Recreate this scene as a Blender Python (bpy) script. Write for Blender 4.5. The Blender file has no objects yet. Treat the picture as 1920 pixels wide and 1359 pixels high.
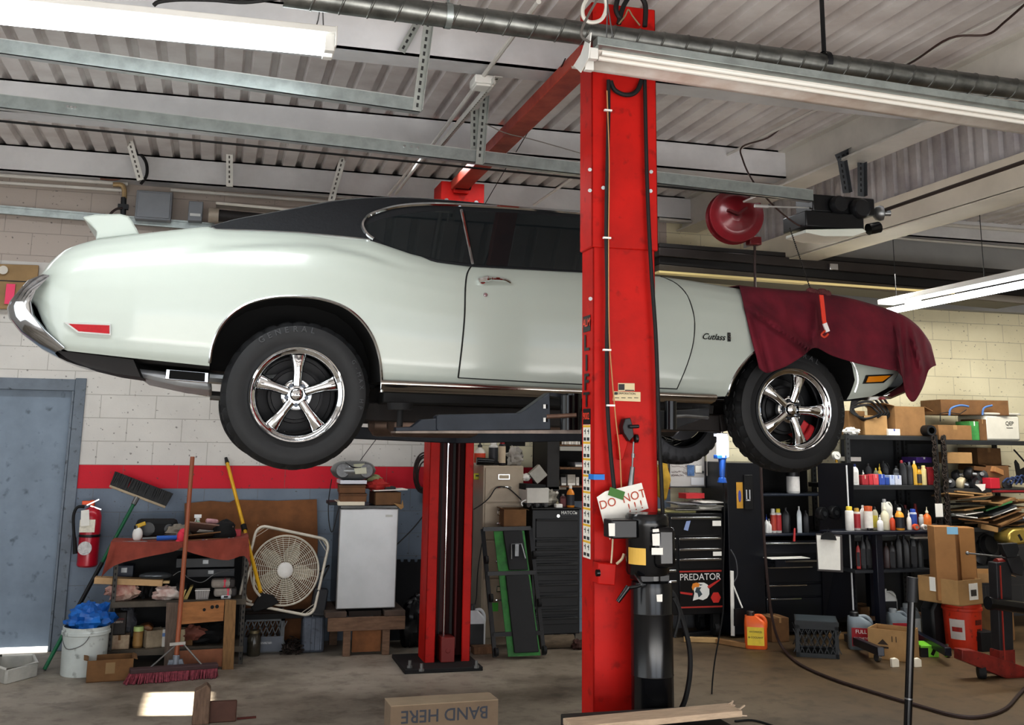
import bpy, bmesh, math, random
from mathutils import Vector, Matrix, Euler
random.seed(7)
PI = math.pi
C = bpy.context.scene.collection
SC = bpy.context.scene
SC.view_settings.view_transform = 'Standard'
SC.view_settings.look = 'None'
SC.view_settings.exposure = 0.12
SC.view_settings.gamma = .86

# ------------------------------------------------------------------ camera
YAW, PITCH, ROLL, FPX, PPY = .26787, .1952, .01416, 1981.5, 425.4
CAM = Vector((0, 0, 1.64))
_F = Vector((math.sin(YAW)*math.cos(PITCH), math.cos(YAW)*math.cos(PITCH), math.sin(PITCH)))
_r = Vector((math.cos(YAW), -math.sin(YAW), 0))
_u = _r.cross(_F)
_R = _r*math.cos(ROLL)+_u*math.sin(ROLL)
_U = _u*math.cos(ROLL)-_r*math.sin(ROLL)
cam_d = bpy.data.cameras.new('camera')
cam_d.sensor_width = 36
cam_d.sensor_fit = 'HORIZONTAL'
cam_d.lens = FPX/1920*36
cam_d.shift_y = -(679.5-PPY)/1920
cam_d.clip_start = .05
cam = bpy.data.objects.new('camera', cam_d)
C.objects.link(cam)
cam.matrix_world = Matrix(((_R.x, _U.x, -_F.x, CAM.x), (_R.y, _U.y, -_F.y, CAM.y), (_R.z, _U.z, -_F.z, CAM.z), (0, 0, 0, 1)))
SC.camera = cam

def P(x, y, Y=None, X=None, Z=None):
    """the point of the room seen at photo pixel (x, y) on the plane Y=.., X=.. or Z=.."""
    d = _F+_R*((x-960)/FPX)+_U*((PPY-y)/FPX)
    if Y is not None: t = Y/d.y
    elif X is not None: t = X/d.x
    else: t = (Z-CAM.z)/d.z
    return CAM+d*t
def mpp(p):
    return (Vector(p)-CAM).dot(_F)/FPX

# ------------------------------------------------------------------ materials
def lin(h):
    if not isinstance(h, str): return tuple(h)[:3]
    h = h.lstrip('#')
    o = []
    for i in (0, 2, 4):
        c = int(h[i:i+2], 16)/255
        o.append(c/12.92 if c <= .04045 else ((c+.055)/1.055)**2.4)
    return tuple(o)
_M = {}
def mat(col, rough=.5, metal=0., var=.0, sc=6., bump=0., coat=0., emit=0., col2=None, spec=None, trans=0., alpha=1., dirt=None, stretch=None):
    key = (str(col), rough, metal, var, sc, bump, coat, emit, str(col2), spec, trans, alpha, str(dirt), str(stretch))
    if key in _M: return _M[key]
    m = bpy.data.materials.new('paint_%d' % len(_M)); m.use_nodes = True
    nt = m.node_tree; N = nt.nodes; L = nt.links
    b = N['Principled BSDF']
    c = lin(col)
    b.inputs['Base Color'].default_value = (*c, 1)
    b.inputs['Roughness'].default_value = rough
    b.inputs['Metallic'].default_value = metal
    if coat: b.inputs['Coat Weight'].default_value = coat; b.inputs['Coat Roughness'].default_value = .12
    if spec is not None: b.inputs['Specular IOR Level'].default_value = spec
    if trans: b.inputs['Transmission Weight'].default_value = trans
    if alpha < 1: b.inputs['Alpha'].default_value = alpha
    if emit:
        b.inputs['Emission Color'].default_value = (*c, 1); b.inputs['Emission Strength'].default_value = emit
    if var or bump or dirt:
        tc = N.new('ShaderNodeTexCoord')
        src = tc.outputs['Object']
        if stretch:
            mp = N.new('ShaderNodeMapping'); mp.inputs['Scale'].default_value = stretch
            L.new(src, mp.inputs['Vector']); src = mp.outputs['Vector']
        n = N.new('ShaderNodeTexNoise'); n.inputs['Scale'].default_value = sc; n.inputs['Detail'].default_value = 6; n.inputs['Roughness'].default_value = .62
        L.new(src, n.inputs['Vector'])
        if var:
            r = N.new('ShaderNodeValToRGB')
            k = col2 if col2 is not None else tuple(x*(1-var) for x in c)
            k = lin(k)
            r.color_ramp.elements[0].position = .32; r.color_ramp.elements[0].color = (*k, 1)
            r.color_ramp.elements[1].position = .62; r.color_ramp.elements[1].color = (*c, 1)
            L.new(n.outputs['Fac'], r.inputs['Fac'])
            out = r.outputs['Color']
            if dirt:
                n2 = N.new('ShaderNodeTexNoise'); n2.inputs['Scale'].default_value = sc*3.3; n2.inputs['Detail'].default_value = 8
                L.new(src, n2.inputs['Vector'])
                r2 = N.new('ShaderNodeValToRGB')
                r2.color_ramp.elements[0].position = .28; r2.color_ramp.elements[0].color = (1, 1, 1, 1)
                r2.color_ramp.elements[1].position = .40; r2.color_ramp.elements[1].color = (0, 0, 0, 1)
                L.new(n2.outputs['Fac'], r2.inputs['Fac'])
                mx = N.new('ShaderNodeMix'); mx.data_type = 'RGBA'
                L.new(r2.outputs['Color'], mx.inputs['Factor']); L.new(out, mx.inputs['A']); mx.inputs['B'].default_value = (*lin(dirt), 1)
                out = mx.outputs['Result']
            L.new(out, b.inputs['Base Color'])
        if bump:
            bp = N.new('ShaderNodeBump'); bp.inputs['Strength'].default_value = bump; bp.inputs['Distance'].default_value = .01
            L.new(n.outputs['Fac'], bp.inputs['Height']); L.new(bp.outputs['Normal'], b.inputs['Normal'])
    _M[key] = m
    return m

# ------------------------------------------------------------------ mesh builder
class MB:
    def __init__(s): s.v = []; s.f = []; s.m = []; s.k = 0
    def add(s, v, f):
        b = len(s.v); s.v += [tuple(x) for x in v]
        for q in f: s.f.append(tuple(b+i for i in q)); s.m.append(s.k)
        return s
    def slot(s, k): s.k = k; return s
    def box(s, lo, hi, M=None):
        (a, b, c), (d, e, f) = lo, hi
        v = [(a, b, c), (d, b, c), (d, e, c), (a, e, c), (a, b, f), (d, b, f), (d, e, f), (a, e, f)]
        if M is not None: v = [M @ Vector(x) for x in v]
        return s.add(v, [(0, 3, 2, 1), (4, 5, 6, 7), (0, 1, 5, 4), (1, 2, 6, 5), (2, 3, 7, 6), (3, 0, 4, 7)])
    def cbox(s, c, d, rot=(0, 0, 0)):
        M = Matrix.Translation(c) @ Euler(rot).to_matrix().to_4x4()
        return s.box([-x/2 for x in d], [x/2 for x in d], M)
    def frame(s, d):
        d = Vector(d).normalized()
        a = Vector((0, 0, 1)) if abs(d.z) < .9 else Vector((1, 0, 0))
        x = a.cross(d).normalized(); return x, d.cross(x), d
    def bar(s, p0, p1, w, h, up=None):
        p0 = Vector(p0); p1 = Vector(p1); d = (p1-p0).normalized()
        if up is None: x, y, _ = s.frame(d)
        else: x = Vector(up).cross(d).normalized(); y = d.cross(x)
        v = []
        for p in (p0, p1):
            for i, j in ((-1, -1), (1, -1), (1, 1), (-1, 1)): v.append(p+x*(i*w/2)+y*(j*h/2))
        return s.add(v, [(3, 2, 1, 0), (4, 5, 6, 7)]+[(i, (i+1) % 4, 4+(i+1) % 4, 4+i) for i in range(4)])
    def cyl(s, p0, p1, r0, r1=None, n=14, cap=True):
        if r1 is None: r1 = r0
        p0 = Vector(p0); p1 = Vector(p1); x, y, d = s.frame(p1-p0)
        v = []
        for p, r in ((p0, r0), (p1, r1)):
            for i in range(n):
                a = 2*PI*i/n; v.append(p+x*(r*math.cos(a))+y*(r*math.sin(a)))
        f = [(i, (i+1) % n, n+(i+1) % n, n+i) for i in range(n)]
        if cap: f += [tuple(range(n-1, -1, -1)), tuple(range(n, 2*n))]
        return s.add(v, f)
    def lathe(s, prof, c=(0, 0, 0), axis=(0, 0, 1), n=20, cap=True):
        """prof: (radius, height along axis)"""
        x, y, d = s.frame(axis); c = Vector(c); v = []
        for r, h in prof:
            for i in range(n):
                a = 2*PI*i/n; v.append(c+d*h+x*(r*math.cos(a))+y*(r*math.sin(a)))
        f = []
        for k in range(len(prof)-1):
            for i in range(n): f.append((k*n+i, k*n+(i+1) % n, (k+1)*n+(i+1) % n, (k+1)*n+i))
        if cap:
            f.append(tuple(range(n-1, -1, -1))); f.append(tuple((len(prof)-1)*n+i for i in range(n)))
        return s.add(v, f)
    def tube(s, pts, r, n=8, closed=False, cap=True):
        pts = [Vector(p) for p in pts]; m = len(pts); v = []
        rs = r if isinstance(r, (list, tuple)) else [r]*m
        px = None
        for i, p in enumerate(pts):
            if closed: d = pts[(i+1) % m]-pts[i-1]
            else: d = pts[min(i+1, m-1)]-pts[max(i-1, 0)]
            d.normalize()
            if px is None: x, y, _ = s.frame(d)
            else:
                x = px-d*px.dot(d)
                if x.length < 1e-5: x, y, _ = s.frame(d)
                x.normalize(); y = d.cross(x)
            px = x
            for k in range(n):
                a = 2*PI*k/n; v.append(p+x*(rs[i]*math.cos(a))+y*(rs[i]*math.sin(a)))
        f = []
        for i in range(m if closed else m-1):
            j = (i+1) % m
            for k in range(n): f.append((i*n+k, i*n+(k+1) % n, j*n+(k+1) % n, j*n+k))
        if cap and not closed: f += [tuple(range(n-1, -1, -1)), tuple((m-1)*n+k for k in range(n))]
        return s.add(v, f)
    def prism(s, poly, d):
        """poly: 3-D points of a flat outline, d: extrusion vector"""
        d = Vector(d); n = len(poly); poly = [Vector(p) for p in poly]
        v = poly+[p+d for p in poly]
        return s.add(v, [tuple(range(n-1, -1, -1)), tuple(range(n, 2*n))]+[(i, (i+1) % n, n+(i+1) % n, n+i) for i in range(n)])
    def grid(s, rows, closed=False):
        n = len(rows[0]); v = [p for r in rows for p in r]; f = []
        for i in range(len(rows)-1):
            for j in range(n if closed else n-1):
                k = (j+1) % n; f.append((i*n+j, i*n+k, (i+1)*n+k, (i+1)*n+j))
        return s.add(v, f)
    def ball(s, c, r, n=12, m=8):
        r = r if isinstance(r, (tuple, list)) else (r, r, r); rows = []
        for i in range(m+1):
            t = -PI/2+PI*i/m; rr = max(math.cos(t), .02)
            rows.append([(c[0]+r[0]*rr*math.cos(2*PI*k/n), c[1]+r[1]*rr*math.sin(2*PI*k/n), c[2]+r[2]*math.sin(t)) for k in range(n)])
        s.grid(rows, True)
        b = len(s.v)-(m+1)*n
        s.f.append(tuple(b+i for i in range(n-1, -1, -1))); s.m.append(s.k)
        s.f.append(tuple(b+m*n+i for i in range(n))); s.m.append(s.k)
        return s
    def xform(s, M, start=0):
        s.v[start:] = [tuple(M @ Vector(p)) for p in s.v[start:]]; return s

_glyph = {}
def text_mb(mb, txt, o, xd, yd, size, ext=.001, align='CENTER', shear=0, space=1.0, bold=0, sx=1.):
    """lettering in the plane o + x*xd + y*yd, standing out by ext along xd x yd"""
    key = (txt, align, shear, space, bold)
    if key not in _glyph:
        cu = bpy.data.curves.new('t', 'FONT'); cu.body = txt; cu.size = 1; cu.align_x = align; cu.shear = shear; cu.space_character = space
        cu.offset = bold; cu.resolution_u = 3
        ob = bpy.data.objects.new('t', cu); C.objects.link(ob)
        bpy.context.view_layer.update()
        me = ob.evaluated_get(bpy.context.evaluated_depsgraph_get()).to_mesh()
        _glyph[key] = ([tuple(v.co) for v in me.vertices], [tuple(p.vertices) for p in me.polygons])
        bpy.data.objects.remove(ob); bpy.data.curves.remove(cu)
    v, f = _glyph[key]
    xd = Vector(xd).normalized(); yd = Vector(yd).normalized(); n = xd.cross(yd); o = Vector(o)
    return mb.add([o+xd*(p[0]*size*sx)+yd*(p[1]*size)+n*ext for p in v], f)

WM = {}
def _mesh(name, mb, mats, Minv, smooth):
    me = bpy.data.meshes.new(name)
    v = [Minv @ Vector(p) for p in mb.v] if Minv is not None else mb.v
    me.from_pydata([tuple(p) for p in v], [], mb.f)
    for m in (mats if isinstance(mats, (list, tuple)) else [mats]): me.materials.append(m)
    if isinstance(mats, (list, tuple)): me.polygons.foreach_set('material_index', mb.m)
    bm = bmesh.new(); bm.from_mesh(me); bmesh.ops.recalc_face_normals(bm, faces=bm.faces); bm.to_mesh(me); bm.free()
    if smooth:
        me.shade_smooth(); me.set_sharp_from_angle(angle=math.radians(smooth))
    return me
def _bev(o, bevel, seg=2):
    if bevel:
        b = o.modifiers.new('bevel', 'BEVEL'); b.width = bevel; b.segments = seg; b.limit_method = 'ANGLE'; b.angle_limit = math.radians(40)
def tag(o, label=None, cat=None, group=None, kind=None):
    for k, v in (('label', label), ('category', cat), ('group', group), ('kind', kind)):
        if v: o[k] = v
    return o
def thing(name, label, cat, loc=(0, 0, 0), rot=(0, 0, 0), group=None):
    o = bpy.data.objects.new(name, None); C.objects.link(o); o.empty_display_size = .1
    o.location = loc; o.rotation_euler = rot
    WM[o.name] = Matrix.Translation(loc) @ Euler(rot).to_matrix().to_4x4()
    return tag(o, label, cat, group)
def part(name, mb, mats, parent, bevel=0, smooth=35, world=True, label=None):
    """a mesh under a thing (or under a part); world: mb is in room coordinates, else in the thing's own"""
    W = WM[parent.name]
    me = _mesh(name, mb, mats, W.inverted() if world else None, smooth)
    o = bpy.data.objects.new(name, me); C.objects.link(o); o.parent = parent
    WM[o.name] = W
    _bev(o, bevel)
    if label: o['label'] = label
    return o
def solo(name, mb, mats, label=None, cat=None, group=None, kind=None, bevel=0, smooth=35):
    """a thing that is one mesh, origin at the middle of its base"""
    xs, ys, zs = zip(*mb.v)
    c = Vector(((min(xs)+max(xs))/2, (min(ys)+max(ys))/2, min(zs)))
    W = Matrix.Translation(c)
    me = _mesh(name, mb, mats, W.inverted(), smooth)
    o = bpy.data.objects.new(name, me); C.objects.link(o); o.location = c
    WM[o.name] = W
    _bev(o, bevel)
    return tag(o, label, cat, group, kind)
def struct(name, mb, mats, parent=None, bevel=0, smooth=35):
    if parent is not None: return part(name, mb, mats, parent, bevel, smooth)
    return solo(name, mb, mats, kind='structure', bevel=bevel, smooth=smooth)
def copy_tree(o, parent=None):
    c = o.copy(); C.objects.link(c)
    if parent is not None: c.parent = parent
    WM[c.name] = WM[o.name]
    for ch in list(o.children): copy_tree(ch, c)
    return c
def lerp(a, b, t): return a+(b-a)*t
def interp(tab, x):
    if x <= tab[0][0]: return tab[0][1]
    for (a, b), (c, d) in zip(tab, tab[1:]):
        if x <= c: return b+(d-b)*(x-a)/(c-a) if c > a else d
    return tab[-1][1]
def smoothpath(pts, k=6):
    """Catmull-Rom through pts"""
    pts = [Vector(p) for p in pts]; out = []
    for i in range(len(pts)-1):
        p0 = pts[max(i-1, 0)]; p1 = pts[i]; p2 = pts[i+1]; p3 = pts[min(i+2, len(pts)-1)]
        for j in range(k):
            t = j/k
            out.append(.5*((2*p1)+(p2-p0)*t+(2*p0-5*p1+4*p2-p3)*t*t+(3*p1-p0-3*p2+p3)*t**3))
    return out+[pts[-1]]
X3, Y3, Z3 = Vector((1, 0, 0)), Vector((0, 1, 0)), Vector((0, 0, 1))

# shared paints
CHROME = mat('#e8eaec', .06, 1.)
CHROME2 = mat('#c9cbcc', .18, 1.)
GALV = mat('#a9b1b0', .42, .75, var=.25, sc=14)
STEEL = mat('#8d8f90', .4, .8, var=.3, sc=10)
BLACKP = mat('#16171a', .35, var=.3, sc=9)
BLACKM = mat('#101012', .75, var=.4, sc=12)
BLACKG = mat('#0c0d10', .22)
DARKST = mat('#2a2c2f', .5, .35, var=.4, sc=9)
WHITEP = mat('#e6e6e2', .5, var=.08, sc=8)
PAPER = mat('#e9e7e0', .8, var=.06, sc=20)
CARD = mat('#97734b', .85, var=.25, sc=7, bump=.1)
CARD2 = mat('#ad8a5d', .85, var=.2, sc=7, bump=.1)
CARD3 = mat('#7e5c3a', .85, var=.3, sc=7, bump=.1)
WOOD = mat('#9a6f47', .75, var=.45, sc=9, bump=.2, stretch=(1, 1, 6))
WOODX = mat('#7a5a40', .8, var=.45, sc=9, bump=.2, stretch=(6, 6, 1))
RUBBER = mat('#17181a', .7, var=.25, sc=20)
# ------------------------------------------------------------------ the room
YW = 9.06          # back wall
def wall_material():
    m = bpy.data.materials.new('block_wall'); m.use_nodes = True; nt = m.node_tree; N = nt.nodes; L = nt.links
    b = N['Principled BSDF']; b.inputs['Roughness'].default_value = .62
    geo = N.new('ShaderNodeNewGeometry'); sep = N.new('ShaderNodeSeparateXYZ'); L.new(geo.outputs['Position'], sep.inputs[0])
    def math_(op, a, v):
        n = N.new('ShaderNodeMath'); n.operation = op
        if isinstance(a, (int, float)): n.inputs[0].default_value = a
        else: L.new(a, n.inputs[0])
        if isinstance(v, (int, float)): n.inputs[1].default_value = v
        else: L.new(v, n.inputs[1])
        return n.outputs[0]
    x, z = sep.outputs['X'], sep.outputs['Z']
    zz = math_('ADD', z, .181*7-1.192)
    cb = N.new('ShaderNodeCombineXYZ'); L.new(math_('ADD', x, 8.19), cb.inputs[0]); L.new(zz, cb.inputs[1])
    br = N.new('ShaderNodeTexBrick'); br.offset = .5; br.inputs['Scale'].default_value = 1; br.inputs['Brick Width'].default_value = .418
    br.inputs['Row Height'].default_value = .181; br.inputs['Mortar Size'].default_value = .0035; br.inputs['Mortar Smooth'].default_value = .4
    L.new(cb.outputs[0], br.inputs['Vector'])
    def mix(f, a, c):
        n = N.new('ShaderNodeMix'); n.data_type = 'RGBA'
        if isinstance(f, float): n.inputs['Factor'].default_value = f
        else: L.new(f, n.inputs['Factor'])
        for k, v in (('A', a), ('B', c)):
            if isinstance(v, str): n.inputs[k].default_value = (*lin(v), 1)
            else: L.new(v, n.inputs[k])
        return n.outputs['Result']
    def noise(sc, lo, hi, det=6):
        n = N.new('ShaderNodeTexNoise'); n.inputs['Scale'].default_value = sc; n.inputs['Detail'].default_value = det; L.new(geo.outputs['Position'], n.inputs['Vector'])
        r = N.new('ShaderNodeValToRGB'); r.color_ramp.elements[0].position = lo; r.color_ramp.elements[1].position = hi; L.new(n.outputs['Fac'], r.inputs['Fac'])
        return r.outputs['Color'], n.outputs['Fac']
    n1, f1 = noise(1.6, .35, .7)
    white = mix(n1, '#c9c6c2', '#dfddd8')
    cream = mix(n1, '#d9d1b4', '#ece5c8')
    grey = mix(n1, '#6f7b8a', '#8b99a8')
    red = mix(n1, '#c8102c', '#d81834')
    xr = math_('GREATER_THAN', x, 2.0)
    up = mix(xr, white, cream)
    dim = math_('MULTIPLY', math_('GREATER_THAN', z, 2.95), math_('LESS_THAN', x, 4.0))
    up = mix(dim, up, '#b9aea6')  # shade and dirt painted into the upper left wall
    isred = math_('MULTIPLY', math_('MULTIPLY', math_('GREATER_THAN', z, 1.192), math_('LESS_THAN', z, 1.373)), math_('LESS_THAN', x, 4.0))
    lowc = math_('LESS_THAN', z, 1.192)
    c = mix(isred, up, red); c = mix(math_('MULTIPLY', lowc, math_('LESS_THAN', x, 4.0)), c, grey); c = mix(math_('MULTIPLY', math_('LESS_THAN', z, .95), math_('GREATER_THAN', x, 4.0)), c, '#4a4a4c')
    sp, _ = noise(38, .27, .33, 3)          # pock marks and scuffs
    inv = math_('SUBTRACT', 1., sp)
    c = mix(math_('MULTIPLY', inv, .7), c, '#4a4744')
    mf = math_('MULTIPLY', br.outputs['Fac'], .38)
    c = mix(mf, c, '#77726c')
    L.new(c, b.inputs['Base Color'])
    bp = N.new('ShaderNodeBump'); bp.inputs['Strength'].default_value = .5; bp.inputs['Distance'].default_value = .006; bp.invert = True
    nf, ff = noise(60, .3, .7)
    L.new(math_('ADD', br.outputs['Fac'], math_('MULTIPLY', ff, .25)), bp.inputs['Height']); L.new(bp.outputs['Normal'], b.inputs['Normal'])
    return m
def floor_material():
    m = bpy.data.materials.new('concrete'); m.use_nodes = True; nt = m.node_tree; N = nt.nodes; L = nt.links
    b = N['Principled BSDF']; b.inputs['Roughness'].default_value = .55
    geo = N.new('ShaderNodeNewGeometry')
    def noise(sc, lo, hi, ca, cb, det=8):
        n = N.new('ShaderNodeTexNoise'); n.inputs['Scale'].default_value = sc; n.inputs['Detail'].default_value = det; n.inputs['Roughness'].default_value = .65; L.new(geo.outputs['Position'], n.inputs['Vector'])
        r = N.new('ShaderNodeValToRGB'); e = r.color_ramp.elements; e[0].position = lo; e[1].position = hi; e[0].color = (*lin(ca), 1); e[1].color = (*lin(cb), 1); L.new(n.outputs['Fac'], r.inputs['Fac'])
        return r.outputs['Color'], n.outputs['Fac']
    a, f = noise(1.1, .3, .7, '#8b8276', '#b1a89b')
    d, f2 = noise(7, .32, .5, '#6e655a', '#ffffff')
    s, f3 = noise(.7, .38, .52, '#7d7268', '#ffffff')
    m1 = N.new('ShaderNodeMix'); m1.data_type = 'RGBA'; m1.blend_type = 'MULTIPLY'; m1.inputs['Factor'].default_value = .45; L.new(a, m1.inputs['A']); L.new(d, m1.inputs['B'])
    m2 = N.new('ShaderNodeMix'); m2.data_type = 'RGBA'; m2.blend_type = 'MULTIPLY'; m2.inputs['Factor'].default_value = .6; L.new(m1.outputs['Result'], m2.inputs['A']); L.new(s, m2.inputs['B'])
    sp = N.new('ShaderNodeSeparateXYZ'); L.new(geo.outputs['Position'], sp.inputs[0])
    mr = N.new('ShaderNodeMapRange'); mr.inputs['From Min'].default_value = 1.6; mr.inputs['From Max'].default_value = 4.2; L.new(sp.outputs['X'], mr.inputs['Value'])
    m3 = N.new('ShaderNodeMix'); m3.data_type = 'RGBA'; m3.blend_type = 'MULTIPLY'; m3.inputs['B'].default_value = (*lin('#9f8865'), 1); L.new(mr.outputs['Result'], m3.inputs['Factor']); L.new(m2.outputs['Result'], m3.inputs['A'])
    L.new(m3.outputs['Result'], b.inputs['Base Color'])
    bp = N.new('ShaderNodeBump'); bp.inputs['Strength'].default_value = .15; bp.inputs['Distance'].default_value = .004; L.new(f2, bp.inputs['Height']); L.new(bp.outputs['Normal'], b.inputs['Normal'])
    return m
struct('floor', MB().box((-4.2, -26, -.1), (11, YW+.1, 0)), floor_material())
DX0, DX1, DZ = -2.05, P(137, 800, Y=YW).x, P(60, 731, Y=YW).z
wb = MB()
wb.box((-4.2, YW, 0), (DX0-.05, YW+.15, 4.0)).box((DX1+.05, YW, 0), (11, YW+.15, 4.0)).box((DX0-.05, YW, DZ+.05), (DX1+.05, YW+.15, 4.0))
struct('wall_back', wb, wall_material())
# sun window in the left wall: where the sun's rays that reach the floor patch pass
SUND = Vector((1, -.16, -.80)).normalized()
patch = [P(278, 1303, Z=0), P(436, 1290, Z=0), P(434, 1331, Z=0), P(272, 1347, Z=0)]
XL = -3.9
hole = [p+SUND*((XL-p.x)/SUND.x) for p in patch]
hy0, hy1 = min(h.y for h in hole), max(h.y for h in hole); hz0, hz1 = min(h.z for h in hole), max(h.z for h in hole)
hy0 += .07; hy1 -= .07
wl = MB().box((XL-.15, -5, 0), (XL, hy0, 4)).box((XL-.15, hy1, 0), (XL, YW, 4)).box((XL-.15, hy0, 0), (XL, hy1, hz0)).box((XL-.15, hy0, hz1), (XL, hy1, 4))
struct('wall_left', wl, mat('#d6d4d0', .8, var=.1, sc=3))
struct('wall_right', MB().box((10, -5, 0), (10.15, YW, 4)), mat('#cfc9b8', .8, var=.1, sc=3))
wf_ = MB().box((-4.2, -5.2, 0), (-2.9, -5, 4)).box((1.3, -5.2, 0), (2.0, -5, 4)).box((6.2, -5.2, 0), (10, -5, 4)).box((-2.9, -5.2, 3.15), (1.3, -5, 4)).box((2.0, -5.2, 3.15), (6.2, -5, 4))
struct('wall_front', wf_, mat('#8d8a86', .8, var=.1, sc=3))
# door in the back wall
GREYD = mat('#8594a4', .5, var=.2, sc=3.5, dirt='#5a6672')
GREYF = mat('#76818d', .5, var=.25, sc=6, dirt='#3c4248')
dr = tag(thing('door_1', None, None, ((DX0+DX1)/2, YW+.03, 0)), kind='structure')
part('door_slab', MB().box((DX0+.02, YW+.03, .03), (DX1-.02, YW+.075, DZ+.05)), GREYD, dr, bevel=.003)
fw = P(158, 720, Y=YW).x-DX1
part('door_frame', MB().box((DX1-.03, YW-.03, 0), (DX1-.012, YW+.1, DZ)).box((DX1-.012, YW-.02, 0), (DX1+.07, YW+.1, DZ+.1)).box((DX0-.1, YW-.02, DZ), (DX1-.012, YW+.1, DZ+.09))
     .box((DX0-.1, YW-.02, 0), (DX0, YW+.1, DZ+.09)), GREYF, dr, bevel=.004)
part('under_door_glow', MB().box((DX0, YW-.05, 0), (DX1-.03, YW+.1, .022)), mat('#f2eee6', .25, .1, emit=.9), dr, bevel=.003)  # glowing strip stands in for daylight showing under the door

# corrugated roof deck, ribs running away from the camera
ZD = 3.85
def deck(x0, x1, y0, y1, z, pitch=.165, dep=.045):
    prof = []; x = x0
    while x < x1:
        for dx, dz in ((0, 0), (.10, 0), (.115, dep), (.15, dep)): prof.append((x+dx*pitch/.165, dz))
        x += pitch
    mb = MB(); rows = [[(a, y, z+b) for a, b in prof] for y in (y0, y1)]
    mb.grid(rows); mb.box((x0, y0, z+.06), (x1+.2, y1, z+.12)); return mb
DECK = mat('#e8e4e2', .5, var=.15, sc=2.2, col2='#cdc5c2')
struct('ceiling', deck(-4.2, 4.25, -5, YW, ZD), DECK, smooth=0)
struct('ceiling_side_bay', deck(4.55, 11, -5, YW, ZD-.02), DECK, smooth=0)
PURL = mat('#dcdcde', .5, var=.2, sc=2)
PURL2 = mat('#dcd8d0', .5, var=.2, sc=2)
for i, y in enumerate((-2.0, -.2, 1.6, 3.5, 5.34, 7.13, 8.86)):
    zb = 3.635
    struct('trim_%d' % (i+1), MB().box((-4.2, y, zb), (4.3 if y < 8 else 11, y+.012, ZD)).box((-4.2, y, zb), (4.3 if y < 8 else 11, y+.19, zb+.012)).box((-4.2, y, ZD-.012), (4.3 if y < 8 else 11, y+.06, ZD)), PURL, smooth=0)
# girder on the right, running away from the camera
gx = P(1600, 300, Z=3.6).x
struct('trim_8', MB().box((4.16, -5, 3.57), (4.175, YW, ZD)).box((4.10, -5, 3.56), (4.32, YW, 3.575)).box((4.1, -5, ZD-.015), (4.3, YW, ZD)), PURL2, smooth=0)
# ribbed fascia and lower beam of the next bay
fa = MB(); X0 = 4.75
prof = []; y = -2
while y < YW:
    for dy, dx in ((0, 0), (.07, 0), (.085, .02), (.12, .02)): prof.append((y+dy, dx+.05))
    y += .14
fa.grid([[(X0+b, a, z) for a, b in prof] for z in (3.28, 3.85)])
struct('trim_9', fa, mat('#b3b1b3', .55, var=.35, sc=3, col2='#8f8b90'), smooth=0)
struct('trim_10', MB().box((X0+.0, -2, 3.20), (X0+.03, YW, 3.42)).box((X0, -2, 3.19), (X0+.28, YW, 3.205)), mat('#d6cfc0', .5, var=.15, sc=2), smooth=0)
# grey header over the cream wall at the right
struct('trim_11', MB().box((4.9, 8.94, P(1850, 583, Y=8.94).z), (10, YW, 3.9)), mat('#a2a3a3', .6, var=.15, sc=1.5), smooth=0)

# ------------------------------------------------------------------ light
def area(name, loc, rot, sx, sy, e, col=(1, 1, 1)):
    l = bpy.data.lights.new(name, 'AREA'); l.shape = 'RECTANGLE'; l.size = sx; l.size_y = sy; l.energy = e; l.color = col; l.specular_factor = .3 if name[:3] in ('day', 'gro') else 1.
    o = bpy.data.objects.new(name, l); C.objects.link(o); o.location = loc; o.rotation_euler = rot; return o
w = bpy.data.worlds.new('world'); SC.world = w; w.use_nodes = True
w.node_tree.nodes['Background'].inputs[0].default_value = (.80, .88, 1, 1)
w.node_tree.nodes['Background'].inputs[1].default_value = 2.6
sun = bpy.data.lights.new('sun', 'SUN'); sun.energy = 45; sun.angle = .012; sun.color = (1, .93, .8)
so = bpy.data.objects.new('sun', sun); C.objects.link(so); so.rotation_euler = SUND.to_track_quat('-Z', 'Y').to_euler()
area('daylight_doors', (1.5, -4.6, 2.0), (math.radians(90), 0, 0), 9, 3.4, 60, (.93, .97, 1))
area('daylight_left', (-3.6, 3.0, 1.9), (math.radians(90), 0, math.radians(-90)), 5, 2.4, 70, (.9, .96, 1))
area('ground_bounce', (1.5, -1.8, .25), (math.radians(158), 0, 0), 9, 3, 660, (1, .98, .95))  # added upward fill behind the camera to brighten the ceiling
area('tube_row_back', (.6, 7.5, 3.62), (0, 0, 0), 6.5, .3, 55, (.95, .98, 1))  # added fill lamp for the back wall and clutter, no fixture here
area('tube_row_right', (6.2, 7.6, 3.0), (0, 0, 0), 3.5, .3, 70, (1, .97, .9))  # extra fill for the right bay, not one of its fixtures
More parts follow.
